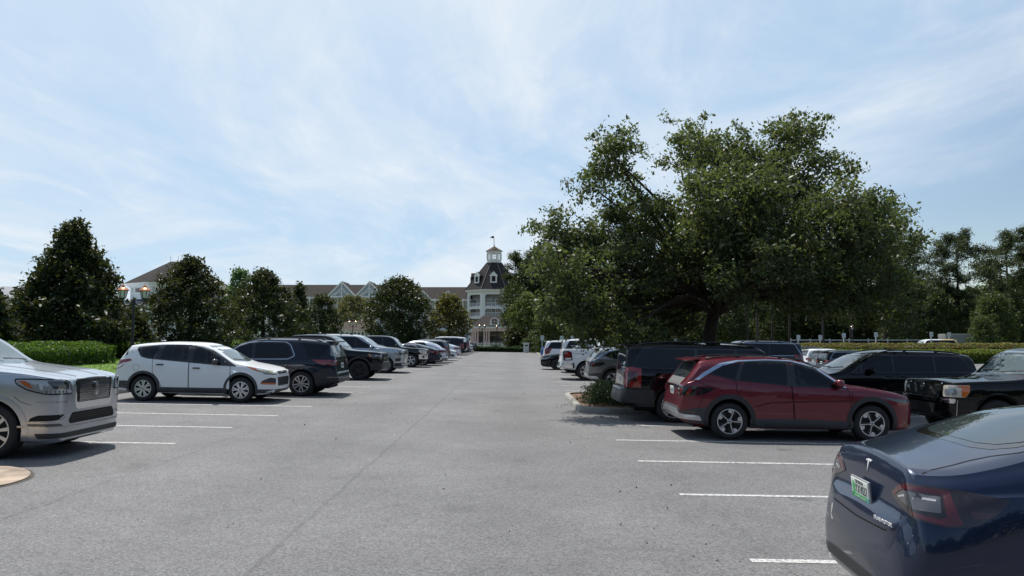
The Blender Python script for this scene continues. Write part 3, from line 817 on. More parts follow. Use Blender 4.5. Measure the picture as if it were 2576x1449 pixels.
# --- wedge-sided SUVs: maroon near, grey farther -------------------------------------
def wedge_suv(loc, label, pm, fine=True):
    SW = dict(S_WEDGE_SUV); fw = [(1.50, 1.055), (1.98, 1.40), (2.36, 1.52), (2.38, 1.08)]
    SW['cut'] = [fw]
    c = Car('parked_suv', SW, loc, False, label, 'car', pm)
    dl = [(1.36, 1.035), (1.97, 1.455), (2.4, 1.555), (2.9, 1.565), (3.5, 1.535), (3.85, 1.46), (4.16, 1.30), (3.62, 1.165), (2.5, 1.065)]
    doors = [dict(poly=[(1.30, .38), (2.42, .38), (2.47, 1.065), (2.44, 1.54), (1.97, 1.44), (1.36, 1.03)], handle=(2.28, .90)),
             dict(poly=[(2.44, .38), (3.18, .38), (3.36, .72), (3.56, .95), (3.58, 1.17), (3.44, 1.52), (2.46, 1.545), (2.49, 1.065)], handle=(3.36, .97))]
    panes = [(fw, 0), ([(2.55, 1.09), (2.52, 1.535), (2.9, 1.54), (3.36, 1.52), (3.50, 1.165)], 1), ([(3.58, 1.18), (3.45, 1.51), (3.8, 1.44), (4.04, 1.30)], None)]
    glasshouse(c, panes, glass=M_glass, doors=doors, hmat=pm, dlo=dl, cut=(0,))
    seats(c, [(2.12, 1.02, (-.38, .38))], (1.66, 1.06))
    # bright strip from the mirror along the roof, spreading down the rear pillar
    st = [(1.38, 1.05), (1.95, 1.465), (2.4, 1.57), (2.9, 1.582), (3.5, 1.555), (3.85, 1.49), (4.2, 1.30), (4.36, 1.165), (4.28, 1.165), (4.12, 1.275), (3.8, 1.445), (3.48, 1.53), (2.9, 1.562), (2.41, 1.548), (1.98, 1.44), (1.44, 1.05)]
    c.patch('window_trim', pbr('brushed_trim', (.42, .50, .62), .3, metal=.8), 'S', st, off=.014, depth=.004, step=.06)
    c.patch('pillar_panel', pbr('brushed_trim', (.42, .50, .62), .3), 'S', rp([(3.72, 1.50), (3.9, 1.44), (4.2, 1.28), (4.38, 1.16), (4.30, 1.16), (4.0, 1.34)], .01), off=.016, depth=.004)
    windscreen(c, 1.14, 1.55, .70, .56, M_wind)
    c.mirror(1.56, 1.12, pm, 'door0', (.17, .2, .15))
    # rear window, spoiler, lamps
    c.patch('rear_window', M_wind2, 'R', rp([(-.62, 1.19), (.62, 1.19), (.56, 1.49), (-.56, 1.49)], .05), off=.005)
    b = MB(); b.box(-.16, .12, -.56, .56, -.012, .02, .012); o = b.build('spoiler', pm, c.root, 40); o.location = (c.L / 2 - 4.30, 0, 1.548); o.rotation_euler = (0, R(-9), 0)
    c.line('rear_wiper', M_black, 'R', [(.0, 1.22), (.36, 1.27)], w=.02, off=.02)
    c.patch('light_bar', M_gloss, 'R', rp([(-.74, 1.025), (.74, 1.025), (.74, .97), (-.74, .97)], .015), off=.006)
    for sg in (1, -1):
        q = lambda P: [(sg * a, b) for a, b in P]
        c.patch('tail_lamp', M_gloss, 'r', rp(q([(.40, 1.03), (.85, 1.03), (1.42, 1.005), (1.30, .93), (1.12, .86), (.90, .845), (.66, .86), (.52, .835), (.47, .88)]), .02), off=.008, step=.06)
        for k in range(4): c.patch('lens', M_red if k < 3 else M_redd, 'r', rp(q([(.56 + .17 * k, .99), (.63 + .17 * k, .99), (.57 + .17 * k, .88), (.51 + .17 * k, .86)]), .012), off=.011, parent='tail_lamp', step=.06)
    pl = empty('number_plate', (-c.L / 2 + .052, 0, .905), (0, R(-4), 0), c.root)
    f = MB(); f.box(-.012, .004, -.155, .155, -.08, .08, .004); f.build('plate_face', M_plate, pl, 40)
    f = MB(); f.box(-.014, -.01, -.11, .11, -.03, .035); f.build('plate_characters', pbr('plate_grey', (.25, .30, .32), .5), pl)
    c.patch('bumper_panel', M_clad, 'r', [(-1.45, .60), (-1.0, .60), (-.8, .56), (-.5, .62), (.5, .62), (.8, .56), (1.0, .60), (1.62, .62), (1.62, .33), (1.45, .30), (-1.45, .30)], off=.006)
    c.patch('skid_plate', M_satin, 'r', rp([(-1.1, .46), (-.75, .49), (-.55, .57), (.55, .57), (.75, .49), (1.1, .46), (1.15, .36), (.6, .40), (-.6, .40), (-1.15, .36)], .03), off=.012)
    c.patch('reflector', M_redd, 'r', rp(rect(.80, 1.02, .50, .545), .01), off=.012)
    c.patch('reversing_lamp', M_white, 'r', rp(rect(.84, 1.02, .43, .47), .01), off=.016)
    c.patch('sill', M_clad, 'S', [(1.28, .25), (3.3, .25), (3.3, .42), (2.4, .43), (1.28, .40)], off=.009)
    c.arch(M_black, .09)
    c.patch('side_marker', M_amber, 'f', rp(rect(1.27, 1.34, .60, .70), .01), off=.008)
    c.patch('headlamp', M_lensd, 'f', rp([(.55, .80), (1.20, .86), (1.42, .90), (1.30, .83), (.95, .77)], .02), off=.006)
    c.patch('grille', M_gloss, 'F', rp([(-.60, .84), (.60, .84), (.50, .50), (-.50, .50)], .05), off=.006)
    c.line('panel_gap', M_gap, 'S', [(1.30, 1.0), (1.29, .86), (1.26, .6), (1.26, .4)])
    c.line('panel_gap', M_gap, 'S', [(4.35, 1.15), (4.05, 1.0), (4.2, .86), (4.3, .62)])
    c.line('swage', pm, 'S', [(1.2, .80), (2.0, .78), (2.9, .74), (3.2, .66)], w=.03, off=.006)
    c.rails(M_black, .565, 1.95, 4.1, .03, .017)
    b = MB(); b.prism([(-.09, 0), (.05, 0), (.07, .06), (.02, .055)], -.02, .02); b.build('aerial_fin', pm, c.root, 40).location = (c.L / 2 - 4.0, 0, 1.585)
    return c
wedge_suv((3.28 + 2.34, 15.55), 'maroon SUV with bright window strip and five-pointed alloy wheels', P_maroon)
wedge_suv((2.98 + 2.34, 30.15), 'grey SUV with a light bar across its tail, beside the white pickup', P_greysuv)

# --- silver luxury SUV at the left edge ----------------------------------------------
def lux_suv():
    S = dict(S_BIG_SUV)
    c = Car('parked_suv', S, (-6.75 - 5.33 / 2, 12.0), False, 'silver luxury SUV with chrome mesh grille nosing in from the left edge', 'car', P_silver)
    # grille: chrome frame, dark backing, mesh, badge
    fr = [(-.52, 1.172), (.52, 1.172), (.505, .78), (.47, .705), (-.47, .705), (-.505, .78)]
    c.patch('grille', M_chrome, 'F', rp(fr, .05), off=.012, depth=.05)
    inn = [(-.485, 1.152), (.485, 1.152), (.465, .81), (-.465, .81)]
    c.patch('grille_backing', M_dark, 'F', rp(inn, .04), off=.016, depth=.002, parent='grille')
    runs = []
    for j in range(9):
        z = .825 + j * .036
        for i in range(-13, 14):
            y = (i + (.5 if j % 2 else 0)) * .034
            if abs(y) < .43 - .02 * (1 - (z - .82) / .3):
                runs.append([(y, z - .004), (y - .013, z + .010), (y - .013, z + .026), (y, z + .036)]); runs.append([(y, z - .004), (y + .013, z + .010), (y + .013, z + .026), (y, z + .036)])
    c.line('grille_mesh', M_chrome, 'F', runs, w=.0105, off=.022, parent='grille')
    c.patch('emblem', M_chrome, 'F', rp([(-.035, 1.11), (.035, 1.11), (.04, .90), (-.04, .90)], .02), off=.05, depth=.03, parent='grille')
    c.patch('emblem_star', M_gloss, 'F', [(-.022, 1.015), (-.004, 1.03), (0, 1.11), (.004, 1.03), (.022, 1.015), (.004, 1.0), (0, .93), (-.004, 1.0)], off=.052, depth=.001, parent='grille')
    # lower front
    c.patch('lower_intake', M_gap, 'F', rp([(-.56, .665), (.56, .665), (.64, .55), (.60, .50), (-.60, .50), (-.64, .55)], .03), off=.004)
    c.line('intake_slat', M_gloss, 'F', [[(-.55, .63), (.55, .63)], [(-.57, .60), (.57, .60)], [(-.58, .57), (.58, .57)]], w=.014, off=.010, parent='lower_intake')
    c.line('bumper_trim', M_chrome, 'f', [(-1.35, .485), (-.9, .465), (-.5, .455), (0, .455), (.5, .455), (.9, .465), (1.35, .485)], w=.028, off=.012)
    c.patch('chin_spoiler', M_black, 'f', [(-1.1, .375), (1.1, .375), (1.05, .30), (-1.05, .30)], off=.014, step=.05)
    for sg in (1, -1):
        q = lambda P: [(sg * a, b) for a, b in P]
        c.patch('headlamp', M_gap, 'f', rp(q([(0.580, 0.945), (0.958, 0.948), (1.241, 1.015), (1.412, 1.110), (1.440, 1.193), (1.147, 1.193), (0.750, 1.180), (0.618, 1.135)]), .05), off=.005)
        c.patch('lens', M_lens, 'f', rp(q([(0.604, 0.964), (0.958, 0.968), (1.232, 1.034), (1.393, 1.123), (1.416, 1.174), (1.147, 1.174), (0.760, 1.161), (0.637, 1.123)]), .04), off=.009, parent='headlamp', step=.06)
        c.patch('projector', M_lensd, 'f', rp(q([(0.674, 1.034), (0.892, 1.040), (0.977, 1.155), (0.769, 1.151), (0.674, 1.123)]), .03), off=.012, parent='headlamp', step=.06)
        c.patch('indicator', pbr('amber_reflector', (.35, .09, .02), .2), 'f', rp(q([(1.147, 1.040), (1.260, 1.078), (1.374, 1.161), (1.279, 1.161), (1.204, 1.110)]), .01), off=.012, parent='headlamp', step=.06)
        c.line('lamp_strip', M_white, 'f', [q([(0.637, 1.002), (0.939, 1.011)]), q([(0.637, 0.983), (0.939, 0.992)])], w=.012, off=.0135, parent='headlamp')
        c.line('lamp_cell', M_gap, 'f', [q([(.72 + .05 * i, .977), (.722 + .05 * i, 1.013)]) for i in range(6)], w=.01, off=.015, parent='headlamp')
        c.line('bumper_slash', M_chrome, 'f', q([(.66, .84), (1.10, .845)]), w=.022, off=.008)
        c.patch('air_slot', M_gap, 'f', rp(q([(.72, .655), (1.06, .65), (1.17, .61), (1.20, .545), (.84, .55)]), .02), off=.004)
        c.line('slot_trim', M_chrome, 'f', q([(.70, .60), (.78, .565), (.9, .55), (1.24, .545)]), w=.03, off=.012)
        c.patch('fog_lamp', M_lensd, 'f', rp(q([(.78, .52), (1.22, .525), (1.24, .485), (.74, .48)]), .012), off=.006)
    windscreen(c, 1.40, 1.84, .76, .62, M_wind)
    # bonnet creases
    for sg in (1, -1): c.line('bonnet_edge', M_gap, 'T', [(.06, sg * .5), (.3, sg * .62), (1.0, sg * .72), (1.4, sg * .76)], w=.007)
    c.line('bonnet_crease', P_silver, 'T', [[(.12, .30), (.6, .36), (1.3, .42)], [(.12, -.30), (.6, -.36), (1.3, -.42)]], w=.05, off=.006)
    c.patch('side_trim', M_chrome, 'S', [(1.45, 1.09), (1.75, 1.09), (1.75, 1.06), (1.45, 1.06)], off=.01)
    c.arch(P_silver, .085, 'arch_lip', .010)
    c.line('panel_gap', M_gap, 'f', [(1.16, .80), (1.32, .85), (1.42, .93)], w=.007)
    side_glass(c, 1.55, 2.2, 4.4, 4.85, 1.26, 1.29, 1.79, splits=(2.75, 3.75), chrome=M_chrome,
        doors=[dict(poly=[(1.62, .45), (2.72, .45), (2.75, 1.27), (2.75, 1.78), (2.25, 1.76), (1.6, 1.26)], handle=(2.58, 1.10)), dict(poly=[(2.74, .45), (3.62, .45), (3.75, 1.27), (3.75, 1.78), (2.77, 1.78)], handle=(3.60, 1.12))], hmat=P_silver)
    c.mirror(1.78, 1.28, P_silver, 'door0', (.17, .24, .2))
    c.rails(M_satin, .70, 2.4, 4.7)
    lower_clad(c, .42, 1.5, 3.55, M_black)
lux_suv()

# --- white compact SUV -----------------------------------------------------------------
COMPACT_PANES = [[(1.50, 1.045), (1.56, 1.25), (1.80, 1.38), (2.12, 1.495), (2.26, 1.535), (2.27, 1.085)], [(2.42, 1.105), (2.44, 1.545), (2.7, 1.555), (3.1, 1.54), (3.18, 1.16)], [(3.32, 1.185), (3.26, 1.53), (3.74, 1.47), (3.62, 1.235), (3.5, 1.20)]]
def compact():
    SC = dict(S_SMALL_SUV)
    SC['cut'] = [p for p in COMPACT_PANES]
    c = Car('parked_suv', SC, (-6.60 - 2.26, 21.45), False, 'white compact SUV with dark lower sills and silver wheel covers', 'car', P_white)
    dl = [(1.02, .995), (1.75, 1.42), (2.1, 1.52), (2.6, 1.575), (3.2, 1.56), (3.84, 1.49), (3.86, 1.44), (3.70, 1.22), (3.50, 1.175), (2.5, 1.095), (1.5, 1.02)]
    doors = [dict(poly=[(1.20, .36), (2.32, .36), (2.34, 1.085), (2.34, 1.56), (1.78, 1.41), (1.20, 1.02)], handle=(2.13, .935)),
             dict(poly=[(2.34, .36), (3.06, .36), (3.18, .62), (3.34, .80), (3.36, 1.16), (3.24, 1.545), (2.36, 1.565), (2.36, 1.085)], handle=(3.14, 1.015))]
    panes = [(COMPACT_PANES[0], 0), (COMPACT_PANES[1], 1), (COMPACT_PANES[2], None)]
    glasshouse(c, panes, glass=M_glassl, doors=doors, hmat=M_black, dlo=dl, cut=(0, 1, 2))
    seats(c, [(1.98, 1.02, (-.38, .38)), (2.92, 1.06, (-.42, .42))], (1.55, 1.06))
    c.line('quarter_bar', M_gloss, 'S', [(1.53, 1.04), (1.60, 1.26)], w=.03, off=.02)
    windscreen(c, 1.14, 1.56, .68, .56, M_wind)
    c.mirror(1.60, 1.10, pbr('bronze_mirror', (.05, .042, .038), .25, coat=.4), 'door0', (.17, .22, .15))
    c.patch('sill', M_clad, 'S', [(1.27, .25), (3.2, .25), (3.2, .40), (1.27, .40)], off=.009)
    c.patch('rear_bumper', M_clad, 'r', [(-1.6, .56), (1.62, .56), (1.62, .28), (-1.6, .28)], off=.006)
    c.patch('reflector', M_redd, 'r', rp(rect(1.16, 1.30, .44, .50), .01), off=.01)
    c.arch(M_clad, .07)
    c.patch('chin', M_clad, 'f', [(-1.5, .34), (1.52, .38), (1.52, .27), (-1.5, .25)], off=.006)
    for sg in (1, -1):
        q = lambda P: [(sg * a, b) for a, b in P]
        c.patch('headlamp', M_yellowlens, 'f', rp(q([(.50, .80), (.98, .82), (1.24, .90), (1.50, 1.01), (1.20, .985), (.90, .94), (.60, .885)]), .02), off=.008)
        c.patch('indicator', M_amber, 'f', rp(q([(1.05, .845), (1.22, .90), (1.46, .995), (1.24, .965)]), .01), off=.011, parent='headlamp')
        c.patch('lamp_base', M_lensd, 'f', rp(q([(.52, .80), (1.0, .825), (.96, .80), (.56, .775)]), .006), off=.012, parent='headlamp')
        c.patch('fog_recess', M_clad, 'f', rp(q([(.62, .68), (.80, .70), (1.02, .61), (1.06, .52), (.62, .50)]), .03), off=.007)
        c.patch('fog_marker', M_amber, 'f', rp(q([(.63, .545), (1.05, .565), (1.04, .525), (.63, .505)]), .01), off=.011)
    c.patch('upper_grille', M_black, 'F', rp([(-.42, .865), (.42, .865), (.36, .79), (-.36, .79)], .025), off=.012)
    c.patch('emblem', M_chrome, 'F', circle((0, .828), .035, 16, 0, 2.0), off=.02, depth=.01)
    c.patch('lower_grille', M_black, 'F', rp([(-.50, .70), (.50, .70), (.46, .46), (-.46, .46)], .03), off=.008)
    c.line('grille_slat', M_clad, 'F', [[(-.48, .64), (.48, .64)], [(-.47, .58), (.47, .58)], [(-.46, .52), (.46, .52)]], w=.02, off=.016, parent='lower_grille')
    for sg in (1, -1):
        q = lambda P: [(sg * a, b) for a, b in P]
        c.patch('tail_lamp', M_red, 'r', rp(q([(.60, 1.06), (.9, 1.13), (1.25, 1.165), (1.30, 1.12), (1.10, 1.05), (1.0, .93), (.86, .87), (.66, .90)]), .03), off=.008)
        c.patch('lens', M_white, 'r', rp(q([(.84, .91), (.95, .92), (1.04, 1.0), (1.15, 1.075), (1.04, 1.05), (.90, .98)]), .015), off=.012, parent='tail_lamp')
    c.line('fuel_flap', M_gap, 'S', circle((3.80, .93), .085, 18), w=.006, closed=True)
    c.patch('fender_vent', M_chrome, 'S', rp([(.98, .865), (1.16, .885), (1.13, .85), (1.02, .84)], .008), off=.008)
    c.line('panel_gap', M_gap, 'S', [(1.20, 1.0), (1.19, .7), (1.2, .4)])
    c.patch('rear_window', M_wind2, 'R', rp([(-.58, 1.20), (.58, 1.20), (.52, 1.50), (-.52, 1.50)], .05), off=.005)
    c.patch('rear_side_glass', M_glass, 'r', rp([(1.03, 1.26), (1.10, 1.26), (1.08, 1.50), (.98, 1.50)], .02), off=.006)
    c.line('panel_gap', M_gap, 'T', [[(.10, .40), (.4, .60), (1.0, .68)], [(.10, -.40), (.4, -.60), (1.0, -.68)]], w=.006)
    b = MB(); b.prism([(-.09, 0), (.05, 0), (.07, .03), (.02, .03)], -.02, .02); b.build('aerial_fin', P_white, c.root, 40).location = (c.L / 2 - 3.5, 0, 1.655)
compact()

# --- dark crossover backed towards the lane ------------------------------------------------
def crossover():
    c = Car('parked_suv', S_CROSS, (-5.42 - 2.59, 24.05), True, 'dark blue-grey crossover with chrome window outline, tail towards the lane', 'car', P_inkblue, side=1)
    doors = [dict(poly=[(1.42, .40), (2.50, .40), (2.52, 1.11), (2.52, 1.66), (2.06, 1.56), (1.42, 1.09)], handle=(2.35, 1.0)),
             dict(poly=[(2.52, .40), (3.38, .40), (3.50, .70), (3.66, 1.0), (3.66, 1.13), (3.50, 1.66), (2.54, 1.66)], handle=(3.50, 1.02))]
    dl = [(1.45, 1.11), (2.06, 1.53), (2.35, 1.635), (2.9, 1.665), (3.50, 1.655), (3.64, 1.58), (3.80, 1.25), (3.62, 1.155)]
    glasshouse(c, [([(1.62, 1.15), (2.08, 1.49), (2.45, 1.61), (2.47, 1.15)], 0), ([(2.57, 1.16), (2.57, 1.625), (3.46, 1.62), (3.58, 1.55), (3.71, 1.26), (3.58, 1.19)], 1)], doors=doors, chrome=M_chrome, dlo=dl, hmat=P_inkblue)
    c.patch('quarter_window', M_glass, 'S', rp([(3.98, 1.66), (4.86, 1.58), (4.62, 1.23), (4.25, 1.23)], .04), off=.006)
    c.patch('rear_window', pbr('pale_rear_glass', (.16, .18, .19), .05, ior=1.8), 'r', rp([(-1.0, 1.26), (-.6, 1.22), (.6, 1.22), (1.0, 1.26), (.96, 1.58), (-.96, 1.58)], .05), off=.006)
    c.line('rear_wiper', M_black, 'R', [(.0, 1.26), (.42, 1.30)], w=.02, off=.02)
    b = MB(); b.box(-.16, .14, -.66, .66, -.015, .02, .012); b.build('spoiler', P_inkblue, c.root, 40).location = (c.L / 2 - 4.86, 0, 1.70)
    for sg in (1, -1):
        q = lambda P: [(sg * a, b) for a, b in P]
        c.patch('tail_lamp', M_red, 'r', rp(q([(.62, 1.12), (1.05, 1.14), (1.62, 1.14), (1.34, 1.0), (1.0, .97), (.62, .99)]), .03), off=.008)
        c.patch('lens', M_redd, 'r', rp(q([(.66, 1.075), (1.10, 1.085), (1.30, 1.06), (1.10, 1.035), (.66, 1.04)]), .012), off=.012, parent='tail_lamp')
    c.patch('tailgate_trim', M_chrome, 'R', rp([(-.6, 1.13), (.6, 1.13), (.6, 1.09), (-.6, 1.09)], .01), off=.008)
    c.plate('R', z=.95)
    c.patch('rear_bumper', M_black, 'r', [(-1.7, .50), (-1.0, .54), (1.0, .54), (1.7, .50), (1.7, .30), (-1.7, .30)], off=.006)
    c.line('bumper_trim', M_satin, 'r', [(-1.1, .60), (1.1, .60)], w=.02, off=.008)
    c.patch('bumper_step', M_satin, 'r', rp([(-.8, .76), (.8, .76), (.8, .71), (-.8, .71)], .012), off=.01)
    c.arch(P_inkblue, .045, 'arch_lip', .008)
    c.line('sill_trim', M_satin, 'S', [(1.45, .36), (3.5, .36)], w=.02, off=.008)
    c.rails(pbr('bronze_rail', (.16, .12, .10), .3, metal=.7), .68, 2.2, 4.6, .04)
    c.mirror(1.68, 1.15, P_inkblue, 'door0')
    windscreen(c, 1.24, 1.66, .74, .6)
    b = MB(); b.prism([(-.09, 0), (.05, 0), (.07, .06), (.02, .055)], -.02, .02); b.build('aerial_fin', P_black, c.root, 40).location = (c.L / 2 - 4.5, 0, 1.74)
    c.line('panel_gap', M_gap, 'S', [(3.95, 1.68), (3.9, 1.2), (4.6, 1.17), (4.95, 1.17)], w=.006)
crossover()

# --- pickups ---------------------------------------------------------------------------
def pickup(loc, label, pm, side, rot, kind, **kw):
    S = S_PICKUP(**kw); hz = kw.get('hz', 1.22); L = S['L']; cab = kw.get('cab', (1.55, 4.02)); H = kw.get('H', 1.93)
    c = Car('parked_pickup', S, loc, rot, label, 'pickup truck', pm, side=side)
    c0 = cab[0] + .05; m = cab[0] + 1.18
    side_glass(c, c0 + .02, c0 + .52, cab[1] - .22, cab[1] - .10, hz + .03, hz + .05, H - .12, splits=(m,), pillar=.09,
        doors=[dict(poly=[(c0 + .08, .55), (m, .55), (m, H - .13), (c0 + .56, H - .16), (c0 + .06, hz + .03)], handle=(m - .16, hz - .12)), dict(poly=[(m + .02, .55), (cab[1] - .25, .55), (cab[1] - .06, .9), (cab[1] - .08, hz + .1), (cab[1] - .2, H - .14), (m + .02, H - .13)], handle=(cab[1] - .22, hz - .10))],
        hmat=pm, chrome=M_chrome if kind in ('horns', 'struts') else None)
    windscreen(c, hz + .17, H - .10, .76, .66)
    c.mirror(c0 + .27, hz + .08, M_black if kind in ('slats', 'struts') else pm, 'door0', (.17, .26, .26))
    c.arch(M_black if kind == 'slats' else pm, .07 if kind == 'slats' else .04, off=.016 if kind == 'slats' else .008)
    c.line('panel_gap', M_gap, 'S', [(cab[1] + .06, hz + .12), (cab[1] + .05, .6)], w=.02)
    c.patch('bed_cover', M_black, 'T', rp([(cab[1] + .25, -.78), (L - .22, -.78), (L - .22, .78), (cab[1] + .25, .78)], .04), off=.012)
    c.patch('sill', M_black, 'S', [(1.65, .41), (L - 1.9, .45), (L - 1.9, .52), (1.65, .52)], off=.01)
    if kind == 'horns':           # seen from behind: tall tail lamp, chrome bumper
        for sg in (1, -1):
            q = lambda P: [(sg * a, b) for a, b in P]
            c.patch('tail_lamp', M_redd, 'r', rp(q([(.95, 1.34), (1.22, 1.36), (1.36, 1.28), (1.40, .93), (1.0, .90)]), .04), off=.008)
            c.patch('lens', M_white, 'r', rp(q([(1.08, 1.02), (1.34, 1.04), (1.34, .97), (1.08, .95)]), .02), off=.012, parent='tail_lamp')
            c.patch('lamp_ring', M_red, 'r', rp(q([(1.05, 1.30), (1.22, 1.31), (1.30, 1.26), (1.31, 1.09), (1.05, 1.07)]), .03), off=.011, parent='tail_lamp')
        c.patch('rear_bumper', M_chrome, 'r', rp([(-1.42, .79), (1.42, .79), (1.46, .62), (1.38, .56), (-1.38, .56), (-1.46, .62)], .04), off=.03, depth=.06)
        c.patch('bumper_end', M_black, 'r', rp([(1.40, .80), (1.47, .80), (1.50, .58), (1.42, .56)], .01), off=.034, depth=.06)
        c.patch('tailgate', pm, 'R', rp(rect(-.72, .72, .84, 1.38), .04), off=.006)
        c.line('panel_gap', M_gap, 'R', rp(rect(-.74, .74, .82, 1.40), .04), closed=True)
        c.line('panel_gap', M_gap, 'S', [(L - .52, 1.40), (L - .57, 1.26), (cab[1] + .2, 1.22)], w=.008)
        c.patch('badge', M_gap, 'S', rp(rect(L - 1.25, L - 1.17, 1.29, 1.32), .005), off=.006)
        c.patch('rear_window', M_glass, 'R', rp([(-.6, 1.50), (.6, 1.50), (.56, 1.78), (-.56, 1.78)], .04), off=.006)
        tp = MB(); tp.tube([(0, .3, .48), (0, .3, .42)], .05, 8); tp.build('exhaust_tip', M_chrome, c.root).location = (-L / 2 + .25, -.4, 0)
    if kind == 'slats':           # black truck with stacked bars
        c.patch('grille', M_gap, 'F', rp([(-.62, hz - .06), (.62, hz - .06), (.70, .74), (-.70, .74)], .04), off=.008)
        for i in range(5):
            z = hz - .10 - i * .085
            c.patch('grille_bar', M_black if i % 2 else pbr('dark_chrome', (.12, .12, .13), .25, metal=.8), 'F', rp(rect(-.62 - .02 * i, .62 + .02 * i, z - .024, z + .024), .012), off=.05, depth=.05, parent='grille', step=.12)
        for sg in (1, -1):
            q = lambda P: [(sg * a, b) for a, b in P]
            c.patch('headlamp', M_lensd, 'f', rp(q([(.62, hz - .10), (.95, hz - .10), (1.42, hz - .08), (1.36, hz - .16), (1.20, hz - .30), (.70, hz - .30)]), .03), off=.01)
            c.patch('lens', M_lens, 'f', rp(q([(.72, hz - .14), (1.05, hz - .13), (1.08, hz - .20), (.74, hz - .20)]), .02), off=.014, parent='headlamp')
            c.patch('indicator', M_amber, 'f', rp(q([(1.24, hz - .12), (1.38, hz - .10), (1.34, hz - .17), (1.26, hz - .22)]), .012), off=.014, parent='headlamp')
        c.patch('front_bumper', M_black, 'f', rp([(-1.35, .74), (1.35, .74), (1.40, .60), (1.25, .46), (-1.25, .46), (-1.40, .60)], .05), off=.05, depth=.08)
        c.line('bonnet_edge', M_satin, 'f', [(-.9, hz - .03), (0, hz - .01), (.9, hz - .03)], w=.02, off=.01)
    if kind == 'chromebumper':    # rounded dark truck with chrome bumper and aged lamps
        c.patch('grille', M_chrome, 'F', rp([(-.62, hz - .04), (.62, hz - .04), (.52, .80), (-.52, .80)], .05), off=.015)
        c.patch('grille_backing', M_gap, 'F', rp([(-.56, hz - .10), (.56, hz - .10), (.47, .85), (-.47, .85)], .04), off=.018, depth=.001, parent='grille')
        for sg in (1, -1):
            q = lambda P: [(sg * a, b) for a, b in P]
            c.patch('headlamp', pbr('old_lens', (.55, .50, .42), .15, coat=1), 'f', rp(q([(.68, hz - .10), (1.28, hz - .06), (1.26, hz - .20), (1.05, hz - .34), (.72, hz - .36)]), .04), off=.01)
            c.patch('fog_lamp', M_gap, 'f', circle((1.0 * sg, .66), .07, 14), off=.056, depth=.01)
        c.patch('front_bumper', M_chrome, 'f', rp([(-1.42, .80), (1.42, .80), (1.45, .58), (1.20, .52), (-1.20, .52), (-1.45, .58)], .05), off=.045, depth=.08)
        c.line('bonnet_edge', M_chrome, 'f', [(-.8, hz - .02), (0, hz), (.8, hz - .02)], w=.02, off=.01)
    if kind == 'struts':          # black truck nose-on with angled chrome struts and round badge
        c.patch('grille', M_chrome, 'F', rp([(-.64, hz - .05), (.64, hz - .05), (.52, .84), (-.52, .84)], .06), off=.02)
        for A in ([(-.60, hz - .09), (-.36, hz - .09), (-.30, .90), (-.50, .90)], [(-.28, hz - .09), (.28, hz - .09), (.20, .89), (-.20, .89)], [(.36, hz - .09), (.60, hz - .09), (.50, .90), (.30, .90)]):
            c.patch('grille_mesh', M_gap, 'F', rp(A, .02), off=.023, depth=.001, parent='grille')
        ring = circle((0, hz - .16), .075, 20) 
        c.patch('emblem', M_chrome, 'F', ring, off=.04, depth=.02, parent='grille')
        c.patch('emblem_centre', M_gap, 'F', circle((0, hz - .16), .055, 18), off=.042, depth=.001, parent='grille')
        c.patch('emblem_bar', M_chrome, 'F', rp(rect(-.085, .085, hz - .18, hz - .14), .008), off=.045, depth=.002, parent='grille')
        for sg in (1, -1):
            q = lambda P: [(sg * a, b) for a, b in P]
            c.patch('headlamp', pbr('old_lens', (.40, .38, .34), .15, coat=1), 'f', rp(q([(.70, hz - .10), (.80, hz - .085), (1.20, hz - .075), (1.18, hz - .22), (1.10, hz - .325), (.71, hz - .325)]), .03), off=.01)
            c.patch('indicator', M_amber, 'f', rp(q([(.98, hz - .088), (1.20, hz - .08), (1.175, hz - .22), (1.10, hz - .315), (1.03, hz - .315), (1.04, hz - .13), (.96, hz - .11)]), .015), off=.014, parent='headlamp')
            c.patch('reflector_bowl', M_lens, 'f', rp(q([(.75, hz - .16), (.96, hz - .16), (.96, hz - .29), (.75, hz - .29)]), .05), off=.014, parent='headlamp')
        c.patch('front_bumper', pm, 'f', rp([(-1.42, .84), (1.42, .84), (1.45, .64), (1.20, .46), (-1.20, .46), (-1.45, .64)], .05), off=.05, depth=.1)
        c.patch('bumper_top', M_chrome, 'f', rp([(-.95, .845), (.95, .845), (.93, .75), (.5, .76), (-.5, .76), (-.93, .75)], .02), off=.056, depth=.05)
        c.patch('lower_intake', M_gap, 'f', rp([(-.5, .72), (.5, .72), (.46, .52), (-.46, .52)], .03), off=.054, depth=.01)
        c.line('panel_gap', M_chrome, 'f', [(.97, .82), (.95, .5)], w=.012, off=.056)
    return c
pickup((-5.62 - 2.945, 32.85), 'black lifted pickup with stacked grille bars, parked beside the dark crossover', P_black, -1, False, 'slats', hz=1.22, rim='dark')
pickup((-5.30 - 2.945, 46.8), 'dark green-grey pickup with chrome bumper and cloudy headlamps', P_green, -1, False, 'chromebumper', hz=1.16, rim='five')
pickup((2.22 + 2.96, 35.75), 'white pickup with tall tail lamps and chrome rear bumper', P_white, -1, False, 'horns', L=5.92, H=1.97, bed=1.44, rim='six', hz=1.25)
pickup((8.85 + 2.85, 16.05), 'black pickup with chrome grille struts facing the maroon SUV', P_black, 1, True, 'struts', L=5.7, hz=1.20)
